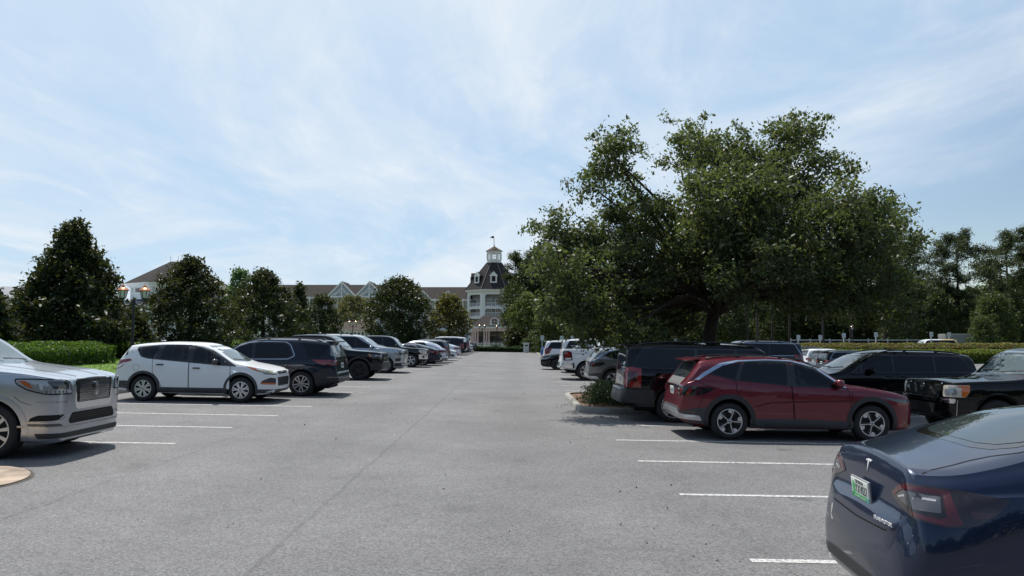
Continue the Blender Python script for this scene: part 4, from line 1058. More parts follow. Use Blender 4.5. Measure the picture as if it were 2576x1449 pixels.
# --- generic SUVs and saloons ---------------------------------------------------------------
def suv(loc, label, pm, side, rot, S, show, glass=None, chrome=None, rails=None, lamp='block', plate=True, mir=None, clad=None, hz=1.12, fine=True):
    """show: 'tail', 'nose' or 'side' = the end that faces the camera"""
    c = Car('parked_suv', S, loc, rot, label, 'car', pm, side=side)
    L = c.L; H = max(p[1] for p in S['T'])
    ut = next(p[0] for p in S['T'] if p[1] >= H - .05 and p[0] > 1.5)
    e = next(p[0] for p in reversed(S['T']) if p[1] >= H - .16)
    m1 = 1.4 + (L - 2.3) * .36; m2 = m1 + (L - 2.3) * .33
    doors = [dict(poly=[(1.42, .42), (m1, .42), (m1 + .02, hz), (m1 + .02, H - .15), (1.98, H - .22), (1.42, hz - .02)], handle=(m1 - .18, hz - .15)),
             dict(poly=[(m1 + .03, .42), (m2 - .12, .42), (m2, .8), (m2 + .06, hz), (m2, H - .16), (m1 + .04, H - .15)], handle=(m2 - .12, hz - .13))] if fine else None
    side_glass(c, 1.45, ut - .28, e - .35, e - .05, hz + .01, hz + .06, H - .13, splits=(m1 + .02, m2 + .03), pillar=.07, doors=doors, glass=glass or M_glass, chrome=chrome, hmat=pm)
    z0 = hz + .10
    windscreen(c, z0, H - .12, .72, .58, wipers=fine)
    if fine: c.mirror(1.68, hz + .05, mir or pm, 'door0' if doors else None, (.16, .22, .18))
    if rails: c.rails(rails, .66, ut - .1, e - .2, .04)
    c.arch(clad or pm, .06 if clad else .03, 'arch_lip', .008)
    if clad: c.patch('sill', clad, 'S', [(1.45, c.fb(2) + .02), (m2, c.fb(2) + .02), (m2, c.fb(2) + .17), (1.45, c.fb(2) + .17)], off=.008)
    if show in ('tail', 'both'):
        c.patch('rear_window', M_wind2, 'R', rp([(-.66, hz + .10), (.66, hz + .10), (.58, H - .17), (-.58, H - .17)], .05), off=.006)
        b = MB(); b.box(-.12, .12, -.6, .6, -.012, .018, .01); b.build('spoiler', pm, c.root, 40).location = (L / 2 - e - .02, 0, H - .09)
        for sg in (1, -1):
            q = lambda P: [(sg * a, b) for a, b in P]
            if lamp == 'tall': P = [(.76, hz + .06), (.98, hz + .08), (1.24, hz + .06), (1.22, hz - .40), (.80, hz - .38)]
            elif lamp == 'hook': P = [(.74, hz + .02), (1.0, hz + .10), (1.36, hz + .22), (1.40, hz + .02), (1.20, hz - .30), (.90, hz - .36), (.84, hz - .1)]
            else: P = [(.58, hz - .06), (1.0, hz - .02), (1.48, hz - .04), (1.32, hz - .18), (.95, hz - .24), (.60, hz - .2)]
            c.patch('tail_lamp', M_red, 'r', rp(q(P), .03), off=.01)
            cx = sum(p[0] for p in P) / len(P); cz = sum(p[1] for p in P) / len(P)
            c.patch('lens', M_redd, 'r', rp(q([(cx + (p[0] - cx) * .55, cz + (p[1] - cz) * .5) for p in P]), .02), off=.014, parent='tail_lamp')
        if plate: c.plate('R', z=.86 if lamp != 'tall' else .92)
        c.patch('rear_bumper', clad or M_black, 'r', [(-1.5, .58), (1.5, .58), (1.55, .36), (-1.55, .36)], off=.006)
        c.line('rear_wiper', M_black, 'R', [(.0, hz + .13), (.36, hz + .18)], w=.02, off=.02)
    if show in ('nose', 'both'):
        c.patch('grille', M_gloss, 'F', rp([(-.56, hz - .16), (.56, hz - .16), (.48, .70), (-.48, .70)], .05), off=.01)
        c.line('grille_slat', M_satin, 'F', [[(-.52, hz - .2 - .09 * i), (.52, hz - .2 - .09 * i)] for i in range(4) if hz - .2 - .09 * i > .72], w=.025, off=.018, parent='grille')
        for sg in (1, -1):
            q = lambda P: [(sg * a, b) for a, b in P]
            c.patch('headlamp', M_lens, 'f', rp(q([(.60, hz - .18), (1.0, hz - .15), (1.40, hz - .08), (1.34, hz - .22), (1.0, hz - .34), (.64, hz - .32)]), .03), off=.01)
            c.patch('projector', M_lensd, 'f', rp(q([(.70, hz - .21), (1.0, hz - .19), (1.0, hz - .29), (.72, hz - .28)]), .02), off=.014, parent='headlamp')
        c.patch('front_bumper', M_black, 'f', [(-1.3, .52), (1.3, .52), (1.3, .34), (-1.3, .34)], off=.006)
    return c

# black full-size SUV beside the island, tail to the lane
def full_size():
    S = dict(S_SUV(L=5.14, H=1.88, hz=1.18, r=.395, rim='suv6', box=.9, Wd=1.0)); S['rr'] = .28; S['tw'] = .27
    c = suv((2.58 + 2.57, 18.5), 'big black SUV with tall square tail lamps, backed up beside the curb island', P_black, -1, False, S, 'tail', lamp='tall', rails=M_gloss, hz=1.20, plate=False)
    c.patch('bumper', M_black, 'r', rp([(-1.5, .76), (1.5, .76), (1.66, .72), (1.60, .44), (-1.6, .44), (-1.66, .72)], .05), off=.045, depth=.08)
    c.patch('bumper_step', M_satin, 'R', rp(rect(-.62, .62, .735, .77), .01), off=.07, depth=.05)
    c.patch('tailgate_trim', M_gloss, 'R', rp(rect(-.62, .62, .84, 1.18), .04), off=.006)
    c.patch('number_plate', M_plate, 'R', rp(rect(-.155, .155, .90, 1.05), .01), off=.012, depth=.01)
    c.patch('plate_characters', pbr('plate_grey', (.25, .30, .32), .5), 'R', rp(rect(-.11, .11, .945, 1.01), .01), off=.014, depth=.001, parent='number_plate')
    c.line('bodyline', M_chrome, 'S', [(1.2, .66), (4.0, .70)], w=.012, off=.008)
full_size()

E_ = S_SUV
# silver full-size SUV facing the lane
S1 = dict(S_BIG_SUV); S1['rim'] = 'split'
c = suv((-5.62 - 2.665, 39.35), 'silver full-size SUV with black roof rails, nose to the lane', P_silver, -1, False, S1, 'nose', glass=M_glass, rails=M_black, hz=1.24)
for sg in (1, -1):
    c.patch('air_slot', M_gloss, 'f', rp([(sg * .92, .78), (sg * 1.22, .76), (sg * 1.2, .60), (sg * .95, .62)], .02), off=.008)
c.patch('skid_plate', M_satin, 'f', [(-.9, .48), (.9, .48), (.85, .40), (-.85, .40)], off=.012)

# saloons
def saloon(loc, label, pm, side, rot, S, show, glass=None, lamp='wide', plate=True):
    c = Car('parked_sedan', S, loc, rot, label, 'car', pm, side=side)
    L = c.L; H = max(p[1] for p in S['T'])
    m1 = 1.45 + (L - 2.6) * .45; m2 = m1 + (L - 2.6) * .36
    doors = [dict(poly=[(1.42, .36), (m1, .36), (m1, .97), (m1 - .02, H - .12), (2.1, H - .17), (1.42, .96)], handle=(m1 - .17, .87)), dict(poly=[(m1 + .02, .36), (m2 - .14, .36), (m2, .75), (m2 + .02, .98), (m2 - .2, H - .14), (m1 + .01, H - .12)], handle=(m2 - .1, .89))]
    side_glass(c, 1.5, 2.08, 3.15, min(L - 1.0, m2 + .42), .965, 1.0, H - .11, splits=(m1, m2), pillar=.06, doors=doors, glass=glass or M_glass, chrome=M_chrome, hmat=pm)
    windscreen(c, 1.02, H - .09, .66, .52)
    c.mirror(1.68, 1.0, pm, 'door0', (.15, .19, .13))
    if show == 'tail':
        c.patch('rear_window', M_wind2, 'T', rp([(3.35, -.5), (3.35, .5), (L - .85, .56), (L - .80, 0), (L - .85, -.56)], .06), off=.006)
        for sg in (1, -1):
            q = lambda P: [(sg * a, b) for a, b in P]
            c.patch('tail_lamp', M_red, 'r', rp(q([(.42, .96), (.9, .975), (1.42, .965), (1.22, .85), (.9, .79), (.5, .82)]), .025), off=.008)
            c.patch('lens', M_redd, 'r', rp(q([(.50, .915), (.9, .92), (1.15, .90), (.9, .85), (.52, .865)]), .02), off=.012, parent='tail_lamp')
        if plate: c.plate('R', z=.80)
        c.patch('rear_bumper', M_black, 'r', [(-1.0, .40), (1.0, .40), (1.0, .27), (-1.0, .27)], off=.006)
        c.line('bumper_trim', M_chrome, 'r', [(-1.0, .34), (1.0, .34)], w=.03, off=.01)
    else:
        c.patch('grille', M_gloss, 'F', rp([(-.46, .70), (.46, .70), (.56, .36), (-.56, .36)], .05), off=.01)
        for sg in (1, -1):
            q = lambda P: [(sg * a, b) for a, b in P]
            c.patch('headlamp', M_lens, 'f', rp(q([(.56, .70), (.95, .735), (1.40, .83), (1.20, .74), (.95, .65), (.6, .63)]), .02), off=.01)
            c.patch('air_slot', M_gloss, 'f', rp(q([(.72, .50), (1.05, .52), (1.05, .34), (.78, .34)]), .02), off=.008)
    return c
saloon((-4.75 - 2.45, 49.7), 'dark fastback saloon behind the green-grey pickup', P_inkblue, 1, True, S_SEDAN(4.9, 1.45, 'five', .5), 'tail')
saloon((-4.62 - 2.375, 53.0), 'pale silver coupe-roofed car beyond the dark fastback', P_lilac, 1, True, S_SEDAN(4.75, 1.62, 'dark', .8), 'tail')
suv((-4.62 - 2.4, 56.2), 'silver-grey SUV with tall red tail lamps and roof rails, in the left row', P_greysuv, 1, True, S_SUV(4.7, 1.68, 1.08, .36), 'tail', lamp='tall', rails=M_satin, hz=1.08)
saloon((-4.55 - 2.35, 60.6), 'white saloon nosing out just before the silver saloon', P_white, -1, False, S_SEDAN(4.7, 1.44, 'dark', .3), 'nose')
saloon((-4.70 - 2.45, 67.9), 'silver saloon with red tail lamps in front of the boxy SUV', P_lilac, 1, True, S_SEDAN(4.9, 1.46, 'dark', .35), 'tail')
def boxy():
    S = S_SUV(4.6, 1.86, 1.15, .40, 'dark', 1.0)
    c = suv((-4.95 - 2.3, 78.3), 'boxy dark four-by-four with a spare wheel on its tail', P_inkblue, 1, True, S, 'tail', hz=1.15, lamp='tall', clad=M_black)
    tm, b_, rm, dm = wheel_meshes('dark', .40, .25, .235)
    w = link('spare_wheel', b_, None, c.root); w.location = (-c.L / 2 - .02, .15, 1.02); w.rotation_euler = (0, 0, -math.pi / 2)
    for nm, me in (('tyre', tm), ('rim', rm), ('hub', dm)): link(nm, me, None, w)
boxy()
suv((-4.9 - 2.65, 81.6), 'white full-size SUV just past the boxy four-by-four', P_white, 1, True, S_SUV(5.2, 1.94, 1.2, .40, 'dark', .8, 1.0), 'tail', lamp='tall', rails=M_satin, hz=1.2)
suv((-4.85 - 2.4, 86.2), 'dark grey SUV with hooked red tail lamps near the far end of the left row', P_gun, 1, True, S_SUV(4.9, 1.80, 1.14, .38), 'tail', lamp='hook', rails=M_satin, hz=1.14)
suv((-4.75 - 2.25, 90.8), 'small white SUV nosing out beside the last pickup', P_white, -1, False, S_SUV(4.4, 1.62, 1.03, .35), 'nose', hz=1.03)
pickup((-4.6 - 2.945, 94.6), 'dark grey pickup at the far end of the left row', P_gun, -1, False, 'slats', hz=1.24, rim='suv6', H=1.95)

# right row beyond the white pickup
suv((3.0 + 2.35, 39.6), 'gunmetal SUV with a dark roof, half hidden by the white pickup', P_gun, -1, False, S_SUV(4.7, 1.64, 1.08, .36), 'tail', rails=M_satin, hz=1.08, chrome=M_chrome)
suv((2.75 + 2.6, 43.0), 'white full-size SUV with dark side glass behind the white pickup', P_white, -1, False, S_SUV(5.3, 1.95, 1.2, .40, 'five', .6, 1.0), 'tail', lamp='tall', rails=M_black, hz=1.2)
saloon((1.78 + 2.35, 46.6), 'black low car with dark wheels, nose to the lane on the right', P_black, 1, True, S_SEDAN(4.7, 1.46, 'dark', .4), 'nose')
suv((2.28 + 2.45, 55.4), 'white SUV with hooked red tail lamps, seen above the black low car', P_white, -1, False, S_SUV(4.95, 1.80, 1.13, .37), 'tail', lamp='hook', rails=M_black, hz=1.13)
suv((2.70 + 2.2, 70.2), 'bright blue boxy truck at the far end of the right row', P_blue, 1, True, S_SUV(4.4, 1.83, 1.15, .40, 'dark', .8), 'nose', hz=1.15, clad=M_black)

# second row and beyond
def van():
    c = Car('parked_van', S_VAN, (8.42 + 2.6, 22.35), True, 'black minivan with sliding doors, between two black pickups\' row and the hedge', 'van', P_black, side=1)
    c.root['label'] = 'black minivan with a pale windscreen, behind the maroon SUV'
    hz = 1.09
    side_glass(c, 1.28, 2.0, 4.55, 4.93, 1.08, 1.15, 1.63, splits=(1.62, 2.55, 3.75), pillar=.05, doors=None, hmat=P_black)
    for i, d in enumerate((dict(poly=[(1.55, .36), (2.62, .36), (2.62, 1.08), (2.6, 1.64), (2.02, 1.58), (1.5, 1.06)], h=(2.42, 1.0)), dict(poly=[(2.64, .36), (3.55, .36), (3.70, .8), (3.85, 1.08), (3.8, 1.64), (2.62, 1.64)], h=(2.82, 1.0)))):
        c.line('panel_gap', M_gap, 'S', rp(d['poly'], .05), w=.009, closed=True, off=.003)
        c.handle(d['h'][0], d['h'][1], P_black)
    windscreen(c, 1.19, 1.61, .74, .62, pbr('bright_windscreen', (.16, .20, .215), .03, ior=1.8))
    c.mirror(1.86, 1.14, P_black, None, (.18, .24, .18))
    c.rails(M_black, .68, 2.3, 4.6, .03)
    for sg in (1, -1):
        c.patch('headlamp', M_lens, 'f', rp([(sg * .6, .86), (sg * 1.3, .94), (sg * 1.2, .84), (sg * .7, .78)], .02), off=.008)
    c.patch('grille', M_gloss, 'F', rp([(-.6, .82), (.6, .82), (.5, .5), (-.5, .5)], .04), off=.008)
van()
suv((8.6 + 2.6, 35.6), 'tall dark SUV with a bright beltline, tail lamp to the right', P_inkblue, 1, True, dict(S_SUV(5.1, 2.0, 1.28, .40, 'five', .5, 1.0)), 'both', lamp='hook', rails=M_black, hz=1.28, chrome=M_chrome)
suv((21.3 + 2.35, 54.8), 'white SUV farthest left of the little group before the right hedge', P_white, -1, False, S_SUV(4.6, 1.66, 1.06, .35), 'tail', hz=1.06)
suv((20.9 + 2.35, 51.9), 'grey SUV squeezed between the white and the black SUV by the hedge', P_greysuv, -1, False, S_SUV(4.6, 1.64, 1.05, .35), 'tail', hz=1.05)
suv((20.3 + 2.4, 49.0), 'glossy black SUV with chrome window line before the right hedge', P_black, -1, False, S_SUV(4.8, 1.68, 1.06, .37), 'tail', hz=1.06, chrome=M_chrome)
saloon((20.4 + 2.35, 45.8), 'blue liftback beside the glossy black SUV by the right hedge', P_steelblue, -1, False, S_SEDAN(4.75, 1.60, 'dark', .8), 'tail')
suv((24.0 + 2.3, 64.2), 'dark SUV whose roof just shows below the right hedge top', P_inkblue, -1, False, S_SUV(4.6, 1.66, 1.06, .35), 'tail', hz=1.06)
# ------------------------------------------------------------------ ground
def asphalt():
    m = bpy.data.materials.new('asphalt'); N, L = nodes(m); b = N['Principled BSDF']
    tc = N.new('ShaderNodeTexCoord'); P = tc.outputs['Object']
    def noise(scale, det=4, rough=.5):
        n = N.new('ShaderNodeTexNoise'); n.inputs['Scale'].default_value = scale; n.inputs['Detail'].default_value = det; n.inputs['Roughness'].default_value = rough
        L.new(P, n.inputs['Vector']); return n.outputs['Fac']
    def rng_(v, a, b_, c, d):
        n = N.new('ShaderNodeMapRange'); n.inputs[1].default_value = a; n.inputs[2].default_value = b_; n.inputs[3].default_value = c; n.inputs[4].default_value = d
        L.new(v, n.inputs[0]); return n.outputs[0]
    def mul(a, b_):
        n = N.new('ShaderNodeMath'); n.operation = 'MULTIPLY'
        for i, v in enumerate((a, b_)):
            if isinstance(v, (int, float)): n.inputs[i].default_value = v
            else: L.new(v, n.inputs[i])
        return n.outputs[0]
    def op(o, a, b_=0.0):
        n = N.new('ShaderNodeMath'); n.operation = o
        for i, v in enumerate((a, b_)):
            if isinstance(v, (int, float)): n.inputs[i].default_value = v
            else: L.new(v, n.inputs[i])
        return n.outputs[0]
    vor = N.new('ShaderNodeTexVoronoi'); vor.inputs['Scale'].default_value = 62; L.new(P, vor.inputs['Vector'])
    sep0 = N.new('ShaderNodeSeparateColor'); L.new(vor.outputs['Color'], sep0.inputs[0])
    stone = rng_(sep0.outputs[0], 0, 1, .62, 1.38)
    fine = rng_(noise(160, 2), .3, .7, .8, 1.2)
    blot = rng_(noise(.35, 6, .6), .3, .7, .80, 1.14)
    mid = rng_(noise(2.3, 5, .65), .3, .7, .92, 1.08)
    sep = N.new('ShaderNodeSeparateXYZ'); L.new(P, sep.inputs[0])
    # lengthwise paving joints with ragged cracks
    def joint(x0, w, amp):
        wob = rng_(noise(.9, 6, .7), .2, .8, -amp, amp)
        d = op('ABSOLUTE', op('SUBTRACT', op('ADD', sep.outputs['X'], wob), x0))
        return rng_(d, w * .4, w, .80, 1.0)
    def sm(v): return v
    j1 = joint(-2.12, .035, .06); j2 = joint(-5.15, .03, .12); j3 = joint(2.35, .014, .25)
    # faint darker wheel paths and oil spots
    band = rng_(op('ABSOLUTE', op('SUBTRACT', op('ABSOLUTE', op('ADD', sep.outputs['X'], 1.6)), 1.7)), .2, .9, .91, 1.0)
    oil0 = rng_(noise(.8, 3, .4), .64, .75, 1.0, .78)
    vs = N.new('ShaderNodeTexVoronoi'); vs.inputs['Scale'].default_value = .85; vs.inputs['Randomness'].default_value = 1.0; L.new(P, vs.inputs['Vector'])
    wv = op('ADD', vs.outputs['Distance'], rng_(noise(7, 4, .6), .2, .8, -.07, .07))
    spots = rng_(wv, .03, .15, .55, 1.0)
    bays = rng_(op('ABSOLUTE', op('ADD', sep.outputs['X'], 1.7)), 3.9, 4.6, 0, 1)
    oil = mul(oil0, op('SUBTRACT', 1.0, mul(bays, op('SUBTRACT', 1.0, spots))))
    dn = N.new('ShaderNodeTexNoise'); dn.inputs['Scale'].default_value = .7; dn.inputs['Detail'].default_value = 6; L.new(P, dn.inputs['Vector'])
    dv = N.new('ShaderNodeVectorMath'); dv.operation = 'MULTIPLY_ADD'; dv.inputs[1].default_value = (1.6, 1.6, 0); L.new(dn.outputs['Color'], dv.inputs[0]); L.new(P, dv.inputs[2])
    ve = N.new('ShaderNodeTexVoronoi'); ve.feature = 'DISTANCE_TO_EDGE'; ve.inputs['Scale'].default_value = .13; L.new(dv.outputs[0], ve.inputs['Vector'])
    ck = rng_(ve.outputs['Distance'], .0008, .0022, 0, 1)
    msk = rng_(noise(.16, 3, .5), .50, .60, 0, .32)
    crack = op('SUBTRACT', 1.0, mul(msk, op('SUBTRACT', 1.0, ck)))
    stone = mul(stone, crack)
    v = mul(mul(mul(stone, fine), mul(blot, mid)), mul(mul(j1, j2), mul(j3, mul(band, oil))))
    col = N.new('ShaderNodeVectorMath'); col.operation = 'SCALE'; col.inputs[0].default_value = (.140, .138, .141); L.new(v, col.inputs['Scale'])
    L.new(col.outputs[0], b.inputs['Base Color']); b.inputs['Roughness'].default_value = .8; b.inputs['Specular IOR Level'].default_value = .35
    bp = N.new('ShaderNodeBump'); bp.inputs['Strength'].default_value = .35; bp.inputs['Distance'].default_value = .006
    L.new(sep0.outputs[0], bp.inputs['Height']); L.new(bp.outputs[0], b.inputs['Normal'])
    return m
M_asph = asphalt()

def sheet(name, xs, ys, zf, mat):
    vs = [(x, y, zf(x, y)) for y in ys for x in xs]
    n = len(xs); fs = [(j * n + i, j * n + i + 1, (j + 1) * n + i + 1, (j + 1) * n + i) for j in range(len(ys) - 1) for i in range(n - 1)]
    me = bpy.data.meshes.new(name); me.from_pydata(vs, [], fs); me.polygons.foreach_set('use_smooth', [True] * len(fs))
    return tag(link(name, me, mat), kind='structure')

def xr(a, b, s):
    n = max(1, int(round((b - a) / s))); return [a + (b - a) * i / n for i in range(n + 1)]
M_earth = pbr('dry_grass', (.09, .10, .04), .95, noise=(.6, .35))
# one wide sheet to the horizon, then the car park on it
sheet('ground', [-900, -300, -120, -60, -40] + xr(-30, 50, 2) + [60, 90, 150, 400, 900], [-60, -20] + xr(-10, 130, 4) + [160, 220, 300, 500, 1200], lambda x, y: gz(x, y) - .05 + (.0 if y < 200 else -.3), M_earth)
sheet('parking_lot', xr(-12.05, 2, 3) + xr(2.5, 5, .25) + xr(6, 12, 1) + xr(12.5, 45, 2.5), [-14] + xr(-10, 4, 2) + xr(5, 7, .25) + xr(8, 99.2, 4), lambda x, y: gz(x, y), M_asph)

def worn_paint():
    m = bpy.data.materials.new('worn_line_paint'); N, L = nodes(m); b = N['Principled BSDF']
    tc = N.new('ShaderNodeTexCoord'); n1 = N.new('ShaderNodeTexNoise'); n1.inputs['Scale'].default_value = 22; n1.inputs['Detail'].default_value = 8; n1.inputs['Roughness'].default_value = .75
    L.new(tc.outputs['Object'], n1.inputs['Vector'])
    mr = N.new('ShaderNodeMapRange'); mr.inputs[1].default_value = .40; mr.inputs[2].default_value = .52; L.new(n1.outputs['Fac'], mr.inputs[0])
    mx = N.new('ShaderNodeMix'); mx.data_type = 'RGBA'; mx.inputs[6].default_value = (.13, .13, .13, 1); mx.inputs[7].default_value = (.52, .52, .51, 1)
    L.new(mr.outputs[0], mx.inputs[0]); L.new(mx.outputs[2], b.inputs['Base Color']); b.inputs['Roughness'].default_value = .7
    return m
M_line = worn_paint()
def stall_line(x0, x1, y, w=.10, dy=0):
    b = MB(); n = 6; r = random.Random(y)
    for i in range(n):
        a = x0 + (x1 - x0) * i / n; c = x0 + (x1 - x0) * (i + 1) / n
        b.face([(a, y - w / 2, gz(a, y) + .004), (c, y - w / 2, gz(c, y) + .004), (c, y + w / 2, gz(c, y) + .004), (a, y + w / 2, gz(a, y) + .004)])
    bmesh.ops.remove_doubles(b.bm, verts=b.bm.verts[:], dist=.0005)
    tag(b.build('parking_line', M_line), kind='structure')
yl = [12.9, 15.19, 17.53, 19.87, 22.46, 24.9, 27.81, 30.9, 33.94, 36.9, 40.0, 43.0, 45.6, 48.1, 50.8, 53.6, 56.4, 59.2, 62.0, 64.8, 67.6, 70.4, 73.2, 76, 78.8, 81.6, 84.4, 87.2, 90.0, 92.8, 95.6]
for y in yl: stall_line(-11.3, {12.9: -5.8, 15.19: -5.68, 17.53: -5.5}.get(y, -5.33), y)
for y in [1.4, 3.9, 6.66, 9.42, 11.93, 14.36, 16.82, 27.83, 30.63, 33.4, 36.2, 37.9, 41.4, 44.6, 48.2, 51, 53.8, 56.8, 59.6]: stall_line(2.0 + (.1 if y < 10 else 0), 7.4 if y < 48 else 7.2, y)
for y in [9.42, 11.93, 14.36, 17.2, 20.0, 24.2, 33.6, 37.2]: stall_line(8.3, 13.4, y)

# ------------------------------------------------------------------ kerbs and islands
M_conc = pbr('concrete', (.26, .25, .225), .85, noise=(3.5, .22))
M_mulch = pbr('bark_mulch', (.15, .09, .055), .95, noise=(26, .55))
def island(name, outline, label, kerb=.16, h=.14, fill=M_mulch):
    """a raised kerb ring with a bed inside; outline runs anticlockwise"""
    o = rp(outline, 1.0, 8)
    inn = grow(o, -kerb)
    root = empty(name, (0, 0, 0)); tag(root, label, 'traffic island', 'planted islands')
    bm = bmesh.new(); n = len(o)
    g = lambda p, dz: Vector((p[0], p[1], gz(p[0], p[1]) + dz))
    lip = grow(o, -.03)
    A = [bm.verts.new(g(p, -.05)) for p in o]; B = [bm.verts.new(g(p, h - .03)) for p in o]; B2 = [bm.verts.new(g(p, h)) for p in lip]; C_ = [bm.verts.new(g(p, h)) for p in inn]; D = [bm.verts.new(g(p, .02)) for p in inn]
    for i in range(n):
        j = (i + 1) % n
        for X, Y in ((A, B), (B, B2), (B2, C_), (C_, D)): bm.faces.new((X[i], X[j], Y[j], Y[i]))
    me = from_bm(bm, 'kerb', 50); link('kerb', me, M_conc, root)
    bm = bmesh.new(); bm.faces.new([bm.verts.new(g(p, h - .05)) for p in inn]); bmesh.ops.triangulate(bm, faces=bm.faces[:])
    link('planting_bed', from_bm(bm, 'bed'), fill, root)
    return root
island('curb_island', [(1.72, 19.45), (8.0, 19.45), (8.0, 25.3), (1.72, 25.3)], 'long curb island under the big oak')
island('curb_island', [(2.75, 62.2), (7.6, 62.2), (7.6, 66.6), (2.75, 66.6)], 'small curb island by the blue truck')
island('curb_island', [(3.1, 74.5), (7.6, 74.5), (7.6, 97.5), (3.1, 97.5)], 'curb island at the far right end of the lane', fill=pbr('island_grass', (.07, .11, .025), .9, noise=(4, .3)))
island('curb_island', [(-11.8, 96.8), (-5.0, 96.8), (-5.0, 98.9), (-11.8, 98.9)], 'narrow curb island at the far end of the left row', fill=pbr('island_grass', (.07, .11, .025), .9))
# paved concrete apron at the lower left
bm = bmesh.new()
ap = rp([(-6.62, 8.4), (-6.18, 9.2), (-6.25, 9.8), (-6.7, 10.35), (-7.6, 10.6), (-12, 10.9), (-12, 7.4), (-8, 7.4)], .5, 5)
A = [bm.verts.new((x, y, gz(x, y) + .02)) for x, y in ap]; B = [bm.verts.new((x, y, gz(x, y) - .02)) for x, y in ap]
bm.faces.new(A); n = len(ap)
for i in range(n): bm.faces.new((A[i], A[(i + 1) % n], B[(i + 1) % n], B[i]))
bmesh.ops.recalc_face_normals(bm, faces=bm.faces[:])
tag(link('concrete_path', from_bm(bm, 'apron'), pbr('tan_concrete', (.32, .25, .19), .85, noise=(3, .4))), kind='structure')
ed = grow(ap, .05); bm = bmesh.new(); bm.faces.new([bm.verts.new((x, y, gz(x, y) + .004)) for x, y in ed])
tag(link('path_edge', from_bm(bm, 'edge'), pbr('packed_dirt', (.07, .06, .05), .95, noise=(12, .5))), kind='structure')
# left kerb and lawn
kb = MB()
ys = xr(5, 98, 3)
for a, b in zip(ys, ys[1:]):
    kb.box(-12.22, -12.04, a, b - .012, gz(-12.1) - .1, gz(-12.1) + .15, .025)
tag(kb.build('kerb', M_conc, None, 40), kind='structure')
def grassmat():
    m = pbr('lawn', (.11, .20, .025), .9, noise=(3, .25)); return m
sheet('lawn', xr(-40, -12.2, .9), xr(4, 99, 3), lambda x, y: gz(x, y) + .10 + (.04 if x < -12.5 else 0), grassmat())

# ------------------------------------------------------------------ foliage
def leaf_mesh(name, C_, size, aspect=.5, up=.0, jitter=.35, hang=0.0, seed=1, normals=None):
    """diamond leaves at the given centres as one mesh"""
    g = np.random.default_rng(seed); C_ = np.asarray(C_, float); n = len(C_)
    t = g.normal(size=(n, 3)); t[:, 2] -= hang; t /= np.linalg.norm(t, axis=1)[:, None]
    q = g.normal(size=(n, 3)); q[:, 2] += up
    if normals is not None: q += normals
    b = np.cross(t, q); b /= np.linalg.norm(b, axis=1)[:, None] + 1e-9
    s = size * (1 + jitter * g.normal(size=n)).clip(.45, 1.8)
    nrm = np.cross(b, t)
    a = t * s[:, None] * .5; w = b * (s * aspect * .5)[:, None]
    fold = nrm * (s * .08)[:, None]
    V = np.empty((n, 4, 3)); V[:, 0] = C_ + a; V[:, 1] = C_ + w - a * .1 + fold; V[:, 2] = C_ - a; V[:, 3] = C_ - w - a * .1 + fold
    me = bpy.data.meshes.new(name); me.vertices.add(n * 4); me.vertices.foreach_set('co', V.reshape(-1))
    me.loops.add(n * 4); me.loops.foreach_set('vertex_index', np.arange(n * 4, dtype=np.int32))
    me.polygons.add(n); me.polygons.foreach_set('loop_start', np.arange(0, n * 4, 4, dtype=np.int32))
    try: me.polygons.foreach_set('loop_total', np.full(n, 4, dtype=np.int32))
    except Exception: pass
    me.update(calc_edges=True)
    return me

def clumps(centres, radii, per, g, squash=.8):
    """leaf positions gathered in tufts round the given centres"""
    P = []
    for c, r, k in zip(centres, radii, per):
        d = g.normal(size=(int(k), 3)); d *= (r * .5)
        d[:, 2] *= squash; P.append(np.asarray(c) + d)
    return np.concatenate(P)

F_mag = foliage('magnolia_leaf', (.009, .020, .009), (.030, .045, .015), .5, .12, (.18, .20, .04))
F_oak = foliage('oak_leaf', (.018, .032, .015), (.072, .094, .046), .44, .26, (.20, .26, .06))
F_pine = foliage('pine_needle', (.014, .027, .012), (.042, .062, .026), .5, .2, (.14, .18, .05))
F_wood = foliage('woodland_leaf', (.011, .023, .010), (.038, .058, .020), .55, .14, (.17, .24, .05))
F_light = foliage('fresh_leaf', (.030, .052, .014), (.075, .11, .028), .5, .26, (.17, .22, .05))
F_olive = foliage('willow_leaf', (.07, .075, .028), (.16, .155, .06), .6, .3, (.24, .24, .09))
F_hedge = foliage('clipped_hedge_leaf', (.024, .058, .010), (.068, .13, .018), .45, .28, (.16, .28, .03))
F_hedge2 = foliage('yellow_green_hedge_leaf', (.040, .082, .014), (.135, .175, .03), .45, .30, (.32, .36, .06))
F_pink = foliage('pinkish_hedge_leaf', (.08, .075, .032), (.26, .17, .10), .5, .28, (.40, .26, .12))
F_grass = foliage('grass_blade', (.08, .17, .018), (.15, .27, .04), .55, .35, (.20, .36, .04))
F_shrub = foliage('juniper_leaf', (.014, .036, .016), (.04, .075, .03), .5, .2, (.10, .16, .05))
M_bark = pbr('bark', (.055, .043, .034), .95, noise=(14, .4))
M_pbark = pbr('pine_bark', (.05, .04, .033), .95, noise=(9, .4))
M_blos = pbr('blossom', (.75, .72, .62), .6)

